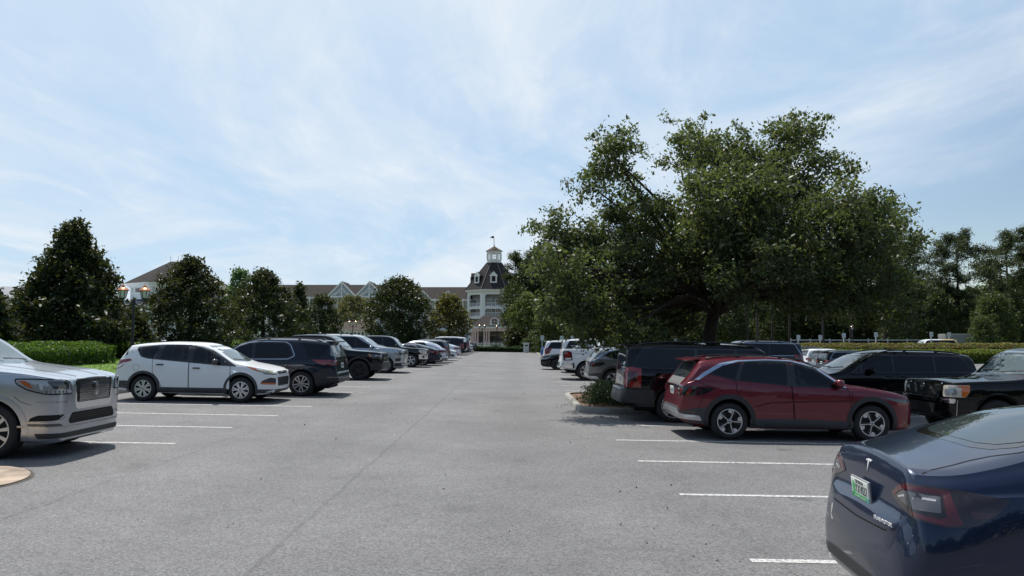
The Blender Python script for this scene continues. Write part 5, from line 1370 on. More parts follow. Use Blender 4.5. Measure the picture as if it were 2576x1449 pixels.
def limb(pts, r0, r1, n=8):
    """smooth curve through points as tube input"""
    pts = [Vector(p) for p in pts]; out = []; k = 5
    for i in range(len(pts) - 1):
        p0 = pts[max(i - 1, 0)]; p1 = pts[i]; p2 = pts[i + 1]; p3 = pts[min(i + 2, len(pts) - 1)]
        for j in range(k):
            t = j / k
            out.append(.5 * ((2 * p1) + (p2 - p0) * t + (2 * p0 - 5 * p1 + 4 * p2 - p3) * t * t + (3 * p1 - p0 - 3 * p2 + p3) * t ** 3))
    out.append(pts[-1])
    m = len(out)
    return out, [r0 + (r1 - r0) * (i / (m - 1)) ** .8 for i in range(m)]

# the big oak
def oak():
    Y0 = 22.2; base = Vector((5.90, Y0, gz(5.93) + .08))
    root = empty('oak_tree', base); tag(root, 'great spreading live oak on the curb island at the right', 'tree', 'trees round the lot')
    g = np.random.default_rng(3)
    S = FPX / Y0
    lobes = [(1545, 392, 74), (1490, 470, 58), (1565, 450, 48), (1622, 505, 40), (1655, 530, 42), (1590, 500, 40), (1755, 362, 72), (1712, 425, 56), (1800, 420, 90), (1862, 395, 75), (1985, 350, 70), (2030, 320, 50), (1990, 425, 95), (2105, 425, 50), (2150, 425, 24),
             (2205, 560, 90), (2262, 610, 58), (2130, 520, 70), (1405, 572, 52), (1352, 570, 26), (1450, 620, 76), (1545, 578, 92), (1695, 585, 106), (1850, 540, 140), (1990, 540, 130), (2090, 610, 115), (2180, 690, 105),
             (1445, 715, 78), (1560, 690, 120), (1570, 790, 78), (1650, 790, 62), (1480, 790, 56), (1405, 680, 62), (1370, 640, 40), (2060, 690, 90), (2130, 745, 70), (2240, 720, 66), (1900, 660, 110), (1740, 660, 120), (1520, 760, 82), (1600, 818, 64), (1700, 795, 62), (1440, 765, 72), (1545, 835, 50), (1645, 840, 46), (1480, 826, 48), (1400, 770, 50), (2090, 765, 60), (2185, 788, 48), (2250, 770, 56), (2290, 740, 44), (1880, 470, 110), (1700, 740, 75), (2215, 780, 44), (1990, 740, 60), (1790, 610, 100)]
    tufts = []; rad = []; per = []
    wood = MB()
    fork = at(1800, 765, Y0)
    low = at(1785, 862, Y0)
    pts, rr = limb([base + Vector((0, 0, -.1)), base + Vector((.0, 0, .5)), low + Vector((0, 0, .1)), fork], .27, .17)
    rr[0] = .42; rr[1] = .35; rr[2] = .30
    wood.tube(pts, rr, 14)
    for i, (px, py, pr) in enumerate(lobes):
        r = pr / S
        for rep in range(2 if pr > 60 else 1):
            up_ = py < 500
            dy = (g.uniform(-3.2, 3.2) if rep == 0 else g.uniform(-4.2, 4.2)) * (1.0 if pr > 60 else .4) * (.45 if up_ else 1)
            c = at(px + (g.uniform(-25, 25) if rep and not up_ else 0), py + (g.uniform(-10, 25) if rep else 0), Y0 + dy)
            # limb from the fork out to the lobe
            mid = fork.lerp(c, .5) + Vector((g.uniform(-.3, .3), g.uniform(-.3, .3), g.uniform(-.1, .5)))
            p, q = limb([fork + Vector((0, 0, -.3)), fork.lerp(mid, .45) + Vector((0, 0, .15)), mid, c], .13 if pr > 60 else .08, .02)
            wood.tube(p, q, 6, cap=False)
            n = int((21 if up_ else 27) * (r / .8) ** 2)
            for k in range(n):
                d = g.normal(size=3); d /= np.linalg.norm(d); rr_ = r * g.uniform(.3, 1.04) ** .7
                t = np.array(c) + d * rr_ * np.array([1, 1.0, .85])
                if t[2] < 1.55: continue
                tufts.append(t); s = g.uniform(.16, .42); rad.append(s); per.append(17 + 145 * s * g.uniform(.5, 1.2))
                if g.random() < .16:
                    e = Vector(t); a = Vector(c).lerp(e, .15)
                    pp, qq = limb([a, a.lerp(e, .5) + Vector((0, 0, .08)), e + (e - a).normalized() * .1], .022, .005)
                    wood.tube(pp, qq, 4, cap=False)
    # sprays that reach past the outline
    for px, py, qx, qy in ((1360, 560, 1318, 585), (1400, 545, 1365, 528), (2140, 420, 2176, 432), (2080, 300, 2092, 296), (1600, 335, 1580, 305), (1990, 300, 1998, 284), (1690, 310, 1672, 292), (2290, 580, 2312, 610), (2080, 385, 2110, 380), (1430, 480, 1428, 455), (1760, 300, 1775, 290), (1850, 330, 1855, 305), (1480, 350, 1500, 335), (2250, 500, 2235, 480)):
        a = at(px, py, Y0); e = at(qx, qy, Y0)
        pp, qq = limb([a, a.lerp(e, .5) + Vector((0, 0, .05)), e], .02, .004); wood.tube(pp, qq, 4, cap=False)
        for k in range(5): tufts.append(np.array(a.lerp(e, .2 + .17 * k)) + g.normal(size=3) * .06); rad.append(.18); per.append(13)
    P = clumps(tufts, rad, per, g, .75)
    print('oak leaves', len(P))
    off = np.array(base)
    me = leaf_mesh('crown', P - off, .112, .48, up=.6, seed=5)
    link('crown', me, F_oak, root)
    for v in wood.bm.verts: v.co -= base
    wood.build('trunk', M_bark, root, 60)
oak()

# magnolias and other rounded trees
def magnolia(base, h, w, seed, label, leaf=.20, n=11000, shape='cone', mat=None, blossoms=22, name='magnolia_tree', group='trees round the lot', skew=0.0, density=1.0, bump=.22, up=.3, lift=.03):
    g = np.random.default_rng(seed)
    base = Vector(base); root = empty(name, base); tag(root, label, 'tree', group)
    tw = MB(); p, q = limb([(0, 0, -.2), (.02, 0, h * .3), (skew * .3, .03, h * .6), (skew * .6, 0, h * .92)], max(.07, w * .035), .02); tw.tube(p, q, 9)
    # bumps on the outline
    ph = g.uniform(0, 6.28, 9); fr = g.integers(2, 6, 9); fz = g.uniform(1, 5, 9); am = g.uniform(.3, 1, 9)
    def env(z, th):
        if shape == 'cone': r = float(np.interp(z, [0, .12, .3, .5, .75, .9, 1], [.80, 1, .97, .68, .42, .18, .04]))
        elif shape == 'cone2': r = float(np.interp(z, [0, .1, .35, .6, .82, .94, 1], [.85, .98, 1, .82, .50, .24, .05]))
        elif shape == 'egg': r = 1.06 * math.sin(math.pi * min(1, (z * .80 + .18))) ** .55
        else: r = max(0.0, 1 - ((z - .52) / .5) ** 2) ** .5
        b = sum(a * math.sin(f * th + p_ + k * 6.28 * z) for a, f, p_, k in zip(am, fr, ph, fz)) / 3.2
        return max(.04, r * (1 + bump * b)) * w / 2
    T = []; rad = []; per = []
    nt = int(n / 26)
    for i in range(nt):
        z = g.random() ** (1.12 if shape == 'cone' else 1.0); th = g.uniform(0, 6.28); e = env(z, th)
        if e < .05 * w and g.random() < .4: continue
        rr = e * (g.random() ** .33 if g.random() < .8 else g.random())
        T.append((rr * math.cos(th) + skew * z, rr * math.sin(th), h * (lift + (.98 - lift) * z) + (.06 * h * g.random() if z > .85 else 0)))
        s = g.uniform(.6, 1.3) * leaf * 1.7
        rad.append(s); per.append(26 * density)
    for k in range(12):         # single upright shoots at the top and edges
        z = g.uniform(.55, 1.0); th = g.uniform(0, 6.28); e = env(z, th) * .84
        for j in range(2):
            T.append((e * math.cos(th) + skew * z, e * math.sin(th), h * (.04 + .95 * z) + j * leaf * .9)); rad.append(leaf * .9); per.append(12)
    P = clumps(T, rad, per, g, .9)
    link('crown', leaf_mesh('crown', P, leaf, .46, up=up, seed=seed), mat or F_mag, root)
    tw.build('trunk', M_bark, root, 60)
    if blossoms:
        Q = []
        for i in range(blossoms):
            z = g.uniform(.05, .9); th = g.uniform(0, 6.28); e = env(z, th) * 1.03
            c = np.array((e * math.cos(th) + skew * z, e * math.sin(th), h * (.03 + .95 * z)))
            Q.append(c + g.normal(size=(7, 3)) * leaf * .18)
        o = link('blossom', leaf_mesh('blossom', np.concatenate(Q), leaf * .42, .7, seed=seed + 1), M_blos, root); o['kind'] = 'stuff'
    return root
def tree_at(px, ytop, wpx, Y, X=None, **k):
    x = (px - CX) / FPX * Y
    top = at(px, ytop, Y); b = gz(x, Y) + .1
    return magnolia((top.x, Y, b), top.z - b, wpx / FPX * Y, **k)
tree_at(186, 572, 318, 34.0, seed=11, label='tallest magnolia, behind the silver luxury SUV', n=36000, leaf=.20, blossoms=12, skew=.1)
tree_at(482, 660, 236, 39.0, seed=12, label='magnolia directly behind the white compact SUV', n=20000, leaf=.18, blossoms=14, bump=.30, shape='cone2')
tree_at(664, 688, 200, 50.5, seed=13, label='rounded magnolia behind the dark crossover', n=17000, blossoms=14, shape='cone2', leaf=.20, bump=.3)
tree_at(752, 722, 95, 61.0, seed=14, label='slim magnolia close beside the rounded magnolia', n=7000, blossoms=16, leaf=.23)
tree_at(812, 748, 88, 66.0, seed=15, label='low magnolia at the right end of the left tree row', n=7000, blossoms=22, leaf=.23, shape='egg')
tree_at(350, 806, 56, 35.2, seed=16, label='small magnolia bush beside the copper-topped lamp post', n=2600, blossoms=9, shape='egg', leaf=.17)
tree_at(-20, 742, 130, 29.5, seed=17, label='magnolia cut off by the left edge of the view', n=7000, blossoms=8)
tree_at(1006, 706, 162, 98, seed=18, label='large round magnolia full of white blossoms, in front of the hotel', n=16000, blossoms=40, leaf=.36, shape='egg')
tree_at(1130, 748, 104, 104, seed=19, label='yellowish magnolia between the round magnolia and the tower', n=8000, blossoms=26, leaf=.36, shape='egg', mat=foliage('yellow_magnolia_leaf', (.03, .035, .012), (.085, .085, .022), .35, .25, (.26, .24, .05)))
tree_at(888, 750, 118, 138, seed=20, label='pale olive willow in front of the long hotel wing', n=9000, blossoms=0, leaf=.42, shape='egg', mat=F_olive, name='willow_tree')
tree_at(604, 684, 84, 78, seed=21, label='bright green tree showing between two magnolias', n=9000, blossoms=0, leaf=.28, shape='egg', mat=foliage('mid_green_leaf', (.025, .06, .03), (.06, .12, .05), .5, .3, (.16, .28, .08)), name='broadleaf_tree')
tree_at(1322, 742, 82, 112, seed=22, lift=.42, label='light green tree with thin trunks right of the tower', n=4200, blossoms=0, leaf=.36, shape='egg', mat=F_light, name='broadleaf_tree', density=.8)
tree_at(1300, 826, 70, 116, seed=23, label='dark bushy tree under the light green one', n=4500, blossoms=10, leaf=.36, shape='egg', name='magnolia_tree')

# pines: bare trunk, tiers of needles
def pine(base, h, w, seed, label, lean=0.0, n=9000, leaf=.42, lowest=.42, bush=1.0):
    g = np.random.default_rng(seed); root = empty('pine_tree', base); tag(root, label, 'tree', 'trees round the lot')
    tw = MB(); p, q = limb([(0, 0, -.2), (lean * .3, 0, h * .35), (lean * .8, .1, h * .7), (lean, 0, h * .96)], max(.16, h * .017), .05); tw.tube(p, q, 9)
    T = []; rad = []; per = []
    nb = int(34 * bush)
    for i in range(nb):
        z = lowest + (1 - lowest) * (i + g.random()) / nb; th = g.uniform(0, 6.28)
        k = (z - lowest) / (1 - lowest)
        ln = w / 2 * (math.sin(math.pi * (.22 + .70 * k)) ** .8) * g.uniform(.55, 1.1)
        a = Vector((lean * min(1, z * 1.05), 0, h * z)); e = a + Vector((ln * math.cos(th), ln * math.sin(th), ln * g.uniform(.05, .42)))
        m = a.lerp(e, .55) + Vector((0, 0, -.04 * ln))
        pp, qq = limb([a, m, e], .05 + .01 * ln, .015); tw.tube(pp, qq, 5, cap=False)
        for j in range(int(5 + ln * 2.2)):
            t = g.uniform(.45, 1.08); c = a.lerp(e, t)
            T.append(np.array(c) + g.normal(size=3) * np.array([.14, .14, .09]) * ln); rad.append(g.uniform(.5, 1.0)); per.append(0)
    for j in range(10): T.append(np.array((lean + g.normal() * w * .07, g.normal() * w * .07, h * g.uniform(.92, 1.0)))); rad.append(.7); per.append(0)
    k = n / len(T); per = [k] * len(T)
    P = clumps(T, rad, per, g, .7)
    link('crown', leaf_mesh('crown', P, leaf, .22, seed=seed), F_pine, root)
    tw.build('trunk', M_pbark, root, 60)
    return root
def pine_at(px, ytop, wpx, Y, **k):
    x = (px - CX) / FPX * Y; t = at(px, ytop, Y); b = gz(x, Y)
    return pine((t.x, Y, b), t.z - b, wpx / FPX * Y, **k)
pine_at(2405, 588, 150, 118, seed=31, label='tall pine with a rounded crown standing clear at the right', n=16000)
pine_at(2300, 618, 120, 112, seed=32, label='leaning pine at the right edge of the oak crown', lean=-1.6, n=11000)
pine_at(2530, 590, 150, 120, seed=33, label='broad pine near the right edge of the view', n=16000, lowest=.3)
pine_at(2590, 575, 120, 108, seed=34, label='pine cut off by the right edge of the view', n=14000, lowest=.3)
pine_at(1296, 640, 84, 128, seed=35, label='dark pine half covering the hotel tower', n=13000, lowest=.22, bush=1.3)
pine_at(1345, 628, 90, 122, seed=36, label='pine behind the left tip of the oak', n=8000, lowest=.25)
# ------------------------------------------------------------------ woodland on the right and behind
def wood_tree_meshes():
    out = []
    for k, (w, h, seed, mat) in enumerate(((8, 12, 41, F_wood), (9, 13, 42, F_wood), (7, 11, 43, foliage('woodland_leaf_pale', (.022, .040, .015), (.065, .088, .03), .5, .25, (.17, .22, .05))))):
        r = magnolia((0, 0, 0), h, w, seed, 'x', leaf=.42, n=9000, shape='egg', mat=mat, blossoms=0, name='woodland_tree', bump=.35, up=.5)
        out.append(r)
    return out
def forest():
    g = np.random.default_rng(77)
    protos = wood_tree_meshes()
    used = [False] * 3
    spots = []
    for i in range(26):      # line of crowns from the oak's left tip to the right edge
        px = 1345 + i * 50 + g.uniform(-14, 14); Y = 118 + g.uniform(-8, 14) + (8 if i % 2 else 0)
        ytop = np.interp(px, [1330, 1400, 1500, 1800, 2100, 2330, 2450, 2600], [655, 640, 690, 700, 690, 720, 700, 700]) + g.uniform(-12, 30)
        spots.append((px, ytop, Y))
    for px, ytop, Y in ((1380, 770, 96), (1450, 790, 100), (1530, 780, 92), (1620, 800, 96), (2500, 745, 98), (2470, 800, 92), (2250, 770, 104), (2340, 780, 108)):
        spots.append((px, ytop, Y))
    where = ['behind the far end of the right row', 'behind the oak', 'behind the oak trunk', 'right of the oak trunk', 'beyond the hedge', 'near the right edge']
    for i, (px, ytop, Y) in enumerate(spots):
        k = i % 3 if i < 26 else (2 if px > 2400 or px < 1500 else 0)
        x = (px - CX) / FPX * Y; t = at(px, ytop, Y); b = gz(x, Y)
        o = protos[k] if not used[k] else copy_tree(protos[k])
        used[k] = True
        o.location = (t.x, Y, b); s = (t.z - b) / (12, 13, 11)[k]; q = s * g.uniform(.9, 1.15)
        o.scale = (q, q, s); o.rotation_euler = (0, 0, g.uniform(0, 6.28))
        tag(o, 'dark woodland tree in the dense belt behind the right-hand rows', 'tree', 'woodland trees behind the lot')
        if k == 2: o['label'] = 'paler woodland tree in the belt behind the right-hand rows'
    # the mass behind, too dense to tell trees apart
    n = 42000
    x = g.uniform(2, 130, n); y = g.uniform(132, 150, n)
    hgt = 9.5 + 2.2 * np.sin(x * .21) + 1.6 * np.sin(x * .53 + 1) + 1.2 * np.sin(x * 1.3) + np.where(x < 14, -2.0, 0)
    z = hgt * g.random(n) ** .8
    o = link('forest', leaf_mesh('forest', np.stack([x, y, z], 1), .8, .6, up=.4, seed=9), F_wood); tag(o, 'dense dark woodland filling the view behind the pines', 'woodland', kind='stuff')
    # unseen woodland added behind the viewer so glass and paint mirror dark trees
    n = 26000
    x = g.uniform(-70, 70, n); y = g.uniform(-46, -34, n); hgt = 8.5 + 2.0 * np.sin(x * .25) + 1.4 * np.sin(x * .6 + 2)
    z = hgt * g.random(n) ** .75
    o = link('reflection_woods', leaf_mesh('reflection_woods', np.stack([x, y, z], 1), 1.0, .6, up=.4, seed=10), F_wood); tag(o, 'unseen woodland added behind the viewer for reflections', 'woodland', kind='stuff')
    # bare trunks of the pines in the shade
    lab = ['slim bare pine trunk in the shaded wood']
    for i, (px, Y) in enumerate(((1905, 100), (1985, 104), (2068, 98), (2140, 101), (1880, 108), (1940, 110), (2225, 103), (2490, 106), (1600, 106), (1480, 104))):
        x = (px - CX) / FPX * Y
        b = Vector((x, Y, gz(x, Y)))
        root = empty('pine_tree', b); tag(root, 'slim bare-trunked pine in the shade behind the lot', 'tree', 'bare-trunked pines in the shade')
        tw = MB(); h = 15 + g.uniform(-2, 2); p, q = limb([(0, 0, -.2), (g.uniform(-.3, .3), 0, h * .5), (g.uniform(-.5, .5), 0, h)], .24, .10); tw.tube(p, q, 8); tw.build('trunk', M_pbark, root, 60)
        P = clumps([np.array((g.normal() * 1.1, g.normal() * 1.1, h + g.uniform(-3.4, .6))) for _ in range(40)], [1.0] * 40, [34] * 40, g)
        link('crown', leaf_mesh('crown', P, .5, .25, seed=50 + i), F_pine, root)
forest()

# ------------------------------------------------------------------ hedges, shrubs, lawn blades
def hedge(name, x0, x1, y0, y1, h, label, mats, n, leaf=.09, taper=.12, zf=gz, end=.5, wob=.05):
    g = np.random.default_rng(int(abs(x0 * 7 + y0 * 3)))
    cx_, cy_ = (x0 + x1) / 2, (y0 + y1) / 2; base = Vector((cx_, cy_, zf(cx_, cy_)))
    def surf(x, y):
        """top height with rounded shoulders and ends"""
        d = min(x - x0, x1 - x, y - y0, y1 - y)
        return h * (1 - .45 * max(0, 1 - d / end) ** 2.2) * (1 + wob * math.sin(x * 2.1) * math.sin(y * 2.3 + 1))
    P = []; lx, ly = x1 - x0, y1 - y0
    at_, as_ = lx * ly, 2 * (lx + ly) * h
    for i in range(n):
        if g.random() < at_ / (at_ + as_ * .8):
            x = g.uniform(x0, x1); y = g.uniform(y0, y1); z = surf(x, y) * (1 - abs(g.normal()) * .06)
        else:
            s = g.uniform(0, 2 * (lx + ly)); dz = g.random(); e = abs(g.normal()) * .07
            if s < lx: x, y = x0 + s, y0 + e
            elif s < lx + ly: x, y = x1 - e, y0 + s - lx
            elif s < 2 * lx + ly: x, y = x0 + s - lx - ly, y1 - e
            else: x, y = x0 + e, y0 + s - 2 * lx - ly
            z = surf(min(max(x, x0 + .25), x1 - .25), min(max(y, y0 + .25), y1 - .25)) * dz
        P.append((x - cx_, y - cy_, zf(x, y) + z - base.z + g.normal() * .015))
    root = empty(name, base); tag(root, label, 'hedge', 'clipped hedges')
    mats = mats if isinstance(mats, list) else [(mats, 1.0)]
    P = np.array(P); g.shuffle(P); a = 0
    for k, (m, fr) in enumerate(mats):
        b = int(a + fr * n); nm = 'foliage' if k == 0 else 'new_growth'
        Q = P[a:b]
        if k: Q = Q[Q[:, 2] > (h * .45)]
        link(nm, leaf_mesh(nm, Q, leaf, .6, up=.5, seed=k + n), m, root); a = b
    # twiggy core
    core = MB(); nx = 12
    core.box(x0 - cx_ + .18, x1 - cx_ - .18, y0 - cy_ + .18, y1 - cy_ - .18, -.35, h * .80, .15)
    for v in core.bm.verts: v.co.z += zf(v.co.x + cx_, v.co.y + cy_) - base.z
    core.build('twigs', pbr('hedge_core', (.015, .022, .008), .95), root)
    return root
hedge('hedge', -18.2, -16.3, 24.0, 30.6, .92, 'low clipped hedge in front of the tallest magnolia', F_hedge, 15000, .085)
hedge('hedge', -18.4, -16.6, 33.4, 47.5, .90, 'clipped hedge running behind the white compact SUV', F_hedge, 22000, .095)
hedge('hedge', -18.4, -16.6, 48.4, 66, .90, 'clipped hedge glimpsed behind the dark crossover', F_hedge, 16000, .12)
hedge('hedge', -16.4, -12.7, 74, 76.5, 1.0, 'low hedge left of the far saloons', F_hedge, 6000, .14)
hedge('hedge', -6.2, 1.4, 100.4, 102.4, .66, 'low shrub hedge across the far end of the lane', F_shrub, 9000, .16, wob=.3)
hedge('hedge', 2.6, 7.5, 100.6, 102.4, .72, 'low shrub hedge right of the white planter pedestal', F_shrub, 5000, .16, wob=.3)
hedge('hedge', 1.2, 6.5, 104.5, 107, 1.5, 'rounded shrubs behind the white planter pedestal', F_shrub, 6000, .2, wob=.4)
z_r = lambda x, y=0: -.45
hedge('hedge', 23.2, 48, 62.0, 64.2, 1.36, 'long green clipped hedge across the right side', [(F_hedge2, 1.0)], 30000, .15, zf=z_r, wob=.04)
hedge('hedge', 23.4, 52, 67.2, 69.4, 1.86, 'taller hedge with pinkish new growth behind the green one', [(F_hedge2, .55), (F_pink, .45)], 32000, .16, zf=z_r, wob=.04)

def shrub(x, y, r, h, label, seed, n=4200):
    g = np.random.default_rng(seed); b = Vector((x, y, gz(x, y) + .10)); root = empty('shrub', b); tag(root, label, 'shrub', 'shrubs in the planted beds')
    T = []; st = MB()
    for i in range(int(n / 28)):
        th = g.uniform(0, 6.28); ph = math.acos(g.uniform(0.0, 1)); k = g.random() ** .35 * (1 + .25 * math.sin(3 * th + seed) * math.sin(4 * ph))
        T.append((r * k * math.cos(th) * math.sin(ph), r * k * math.sin(th) * math.sin(ph), h * k * math.cos(ph) + .03))
    for t in T[::9]: st.tube([(0, 0, 0), (t[0] * .5, t[1] * .5, t[2] * .6 + .02), t], [.012, .008, .003], 4, cap=False)
    P = clumps(T, [.13] * len(T), [28] * len(T), g)
    link('foliage', leaf_mesh('foliage', P, .055, .4, up=.5, seed=seed), F_shrub, root); st.build('stems', M_bark, root)
for i, (x, y, r, h) in enumerate(((2.75, 21.3, .72, .52), (3.5, 20.7, .62, .44), (3.25, 22.6, .75, .55), (4.3, 21.6, .7, .5), (2.9, 23.9, .6, .45), (4.6, 23.4, .7, .5), (5.2, 20.6, .6, .42), (6.8, 21.0, .65, .45))):
    shrub(x, y, r, h, ['foremost juniper shrub at the tip of the long island', 'juniper shrub just right of the island tip', 'juniper shrub in the middle of the island bed', 'juniper shrub half hidden by the big black SUV', 'juniper shrub at the far side of the island tip', 'juniper shrub left of the oak trunk', 'juniper shrub behind the big black SUV tail', 'juniper shrub right of the oak trunk'][i], 60 + i)

def blades():
    g = np.random.default_rng(5); n = 60000
    y = 9 + (g.random(n) ** 1.6) * 42; x = -12.4 - g.random(n) ** 1.3 * 5.5
    C_ = np.stack([x, y, [gz(a, b) + .145 for a, b in zip(x, y)]], 1)
    o = link('grass', leaf_mesh('grass', C_, .085, .22, hang=-1.6, seed=6), F_grass); tag(o, 'bright green mown grass on the bank', 'grass', kind='stuff')
blades()
def litter():
    g = np.random.default_rng(15); n = 1500
    x = g.uniform(1.95, 7.7, n); y = g.uniform(19.7, 25.1, n)
    C_ = np.stack([x, y, [gz(a, b) + .115 for a, b in zip(x, y)]], 1)
    o = link('mulch', leaf_mesh('mulch', C_, .075, .45, up=2.5, seed=16), foliage('bark_chip', (.10, .06, .035), (.30, .19, .12), .8, .02)); tag(o, 'brown bark chips round the shrubs', 'mulch', kind='stuff')
    n = 260; x = np.concatenate([g.uniform(-5, 2, n // 2), g.uniform(1.2, 2.4, n - n // 2)]); y = g.uniform(4, 40, n)
    C_ = np.stack([x, y, [gz(a, b) + .008 for a, b in zip(x, y)]], 1)
    o = link('fallen_leaves', leaf_mesh('fallen_leaves', C_, .035, .5, up=4, seed=17), foliage('dry_leaf', (.04, .03, .02), (.16, .11, .06), .8, .05)); tag(o, 'tiny dry leaves and bits scattered on the asphalt', 'leaf litter', kind='stuff')
litter()

# ------------------------------------------------------------------ lamps, signs, small things
M_iron = pbr('black_iron', (.012, .013, .014), .45)
M_copper = pbr('copper', (.60, .25, .14), .28, metal=1)
M_lglass = pbr('lantern_glass', (.55, .58, .58), .15, coat=.5)
M_dim = pbr('lantern_glass_clear', (.62, .60, .52), .2, coat=.5)
def lantern(root, x, z, s=1.0, roof=M_copper, y=0.0):
    b = MB(); b.lathe([(.11 * s, z), (.115 * s, z + .02 * s), (.185 * s, z + .32 * s), (.18 * s, z + .33 * s)], 6, c=(x, y, 0))
    g = b.build('lantern', M_lglass, root)
    f = MB()
    for k in range(6):
        a = 2 * math.pi * k / 6; f.tube([(x + .118 * s * math.cos(a), y + .118 * s * math.sin(a), z), (x + .192 * s * math.cos(a), y + .192 * s * math.sin(a), z + .33 * s)], .012 * s, 4)
    f.lathe([(.02 * s, z - .16 * s), (.03 * s, z - .05 * s), (.12 * s, z - .01 * s), (.12 * s, z + .015 * s)], 10, c=(x, y, 0)); f.build('lantern_frame', M_iron, g)
    r = MB(); r.lathe([(.25 * s, z + .325 * s), (.25 * s, z + .35 * s), (.20 * s, z + .40 * s), (.12 * s, z + .46 * s), (.07 * s, z + .48 * s), (.065 * s, z + .54 * s), (.085 * s, z + .55 * s), (.03 * s, z + .57 * s), (.012 * s, z + .64 * s)], 16, c=(x, y, 0)); r.build('lantern_roof', roof, g, 40)
def lamp_post(x, y, h, label, arms=2, s=1.0, roof=M_copper, turn=0.0, base_z=None):
    root = empty('street_lamp', (x, y, gz(x, y) if base_z is None else base_z), (0, 0, turn)); tag(root, label, 'street lamp', 'street lamps')
    p = MB(); p.lathe([(.16, 0), (.16, .12), (.10, .2), (.085, .6), (.06, .9), (.052, h - .75), (.075, h - .73), (.075, h - .55), (.04, h - .5), (.01, h - .38)], 12); p.build('pole', M_iron, root, 40)
    if arms == 2:
        for sg in (-1, 1):
            a = MB(); pts, r = limb([(0, 0, h - .62), (sg * .16, 0, h - .74), (sg * .36 * s, 0, h - .72), (sg * .42 * s, 0, h - .5 - .16 * s + .12)], .035, .028); a.tube(pts, r, 8); a.build('arm', M_iron, root, 50)
            lantern(root, sg * .42 * s, h - .46, s, roof)
    else: lantern(root, 0, h - .42, s, roof)
lamp_post(-15.35, 30.0, 3.35, 'copper-roofed twin lantern between the two nearest magnolias', s=.95, turn=R(20))
M_oldcop = pbr('weathered_copper', (.42, .30, .22), .25, metal=.9)
for i, (px, ytop, Y, arms) in enumerate(((888, 808, 96, 2), (1084, 815, 100, 1), (1106, 821, 108, 1), (1128, 815, 104, 2), (1142, 822, 112, 1), (1176, 818, 106, 2), (1213, 818, 124, 2), (1250, 820, 128, 1))):
    x = (px - CX) / FPX * Y; t = at(px, ytop, Y); b = gz(x, Y)
    lamp_post(x, Y, t.z - b, ['twin lantern in front of the small gatehouse', 'single lantern left of the yellowish magnolia', 'lantern hanging lowest before the yellowish magnolia', 'twin lantern before the yellowish magnolia', 'single lantern nearest the tower-side edge of the yellowish magnolia', 'twin lantern left of the entrance portico columns', 'twin lantern in front of the portico columns', 'single lantern in front of the portico doors'][i], arms, 1.0, M_oldcop)
x = (2143 - CX) / FPX * 92
lamp_post(x, 92, at(2143, 820, 92).z - gz(x, 92), 'single bronze lantern in front of the shaded wood', 1, 1.1, M_oldcop)

M_sign = pbr('sign_face', (.42, .46, .49), .5); M_post = pbr('painted_post', (.38, .41, .42), .5)
def row_sign(px, py, Y, label, w=.42, h=.55):
    t = at(px, py, Y); b = gz(t.x, Y); root = empty('row_sign', (t.x, Y, b)); tag(root, label, 'sign', 'small white signs on posts')
    p = MB(); p.box(-.05, .05, -.05, .05, 0, t.z - b - h, .01); p.build('post', M_post, root, 40)
    f = MB(); f.box(-w / 2, w / 2, -.085, -.055, t.z - b - h, t.z - b, .008); f.build('panel', M_sign, root, 40)
    f = MB(); f.box(-w * .3, w * .3, -.088, -.08, t.z - b - h * .62, t.z - b - h * .2); f.build('panel_text', pbr('sign_text', (.40, .44, .47), .6), root)
wh = [('sign above the white SUV with hooked lamps, first of three', 1364, 844, 84), ('sign above the white SUV with hooked lamps, second of three', 1413, 845, 86), ('sign above the white SUV with hooked lamps, third of three', 1440, 845, 88),
      ('sign left of the oak trunk', 1700, 847, 84), ('sign right of the oak trunk', 2008, 843, 88), ('sign at the left end of the right hedge', 2063, 843, 84), ('sign beyond the hedge, just left of the bronze lantern', 2122, 838, 84), ('sign beyond the hedge, in the middle of it', 2203, 836, 84), ('sign beyond the hedge, before the clear-standing pine', 2342, 835, 86), ('sign close left of the clear-standing pine trunk', 2387, 836, 92)]
for lab, px, py, Y in wh: row_sign(px, py, Y, 'white ' + lab)

# white planter pedestal with a fern
def pedestal():
    t = at(1324, 866, 98.6); b = gz(t.x, 98.6); root = empty('planter_pedestal', (t.x, 98.6, b)); tag(root, 'white boxy pedestal with a fern on top at the end of the lane', 'planter')
    h = 1.28; m = pbr('white_painted_wood', (.72, .72, .68), .5)
    p = MB(); p.box(-.36, .36, -.36, .36, 0, h - .06, .02); p.build('box', m, root, 40)
    p = MB(); p.box(-.43, .43, -.43, .43, h - .06, h + .02, .015); p.build('cap', m, root, 40)
    p = MB(); p.box(-.24, .24, -.37, -.355, h - .42, h - .26); p.build('slot', M_gap, root)
    p = MB(); p.box(-.30, .30, -.37, -.358, .08, h - .52); p.build('front_panel', pbr('white_panel', (.62, .63, .60), .5), root)
    g = np.random.default_rng(8); P = []
    for k in range(60):
        a = g.uniform(0, 6.28); e = g.uniform(.25, .62)
        for j in range(8): P.append((e * j / 7 * math.cos(a), e * j / 7 * math.sin(a), h + .02 + .55 * math.sin(j / 7 * 2.2) * (.6 + .5 * g.random())))
    link('fern', leaf_mesh('fern', P, .14, .35, seed=3), F_light, root)
pedestal()

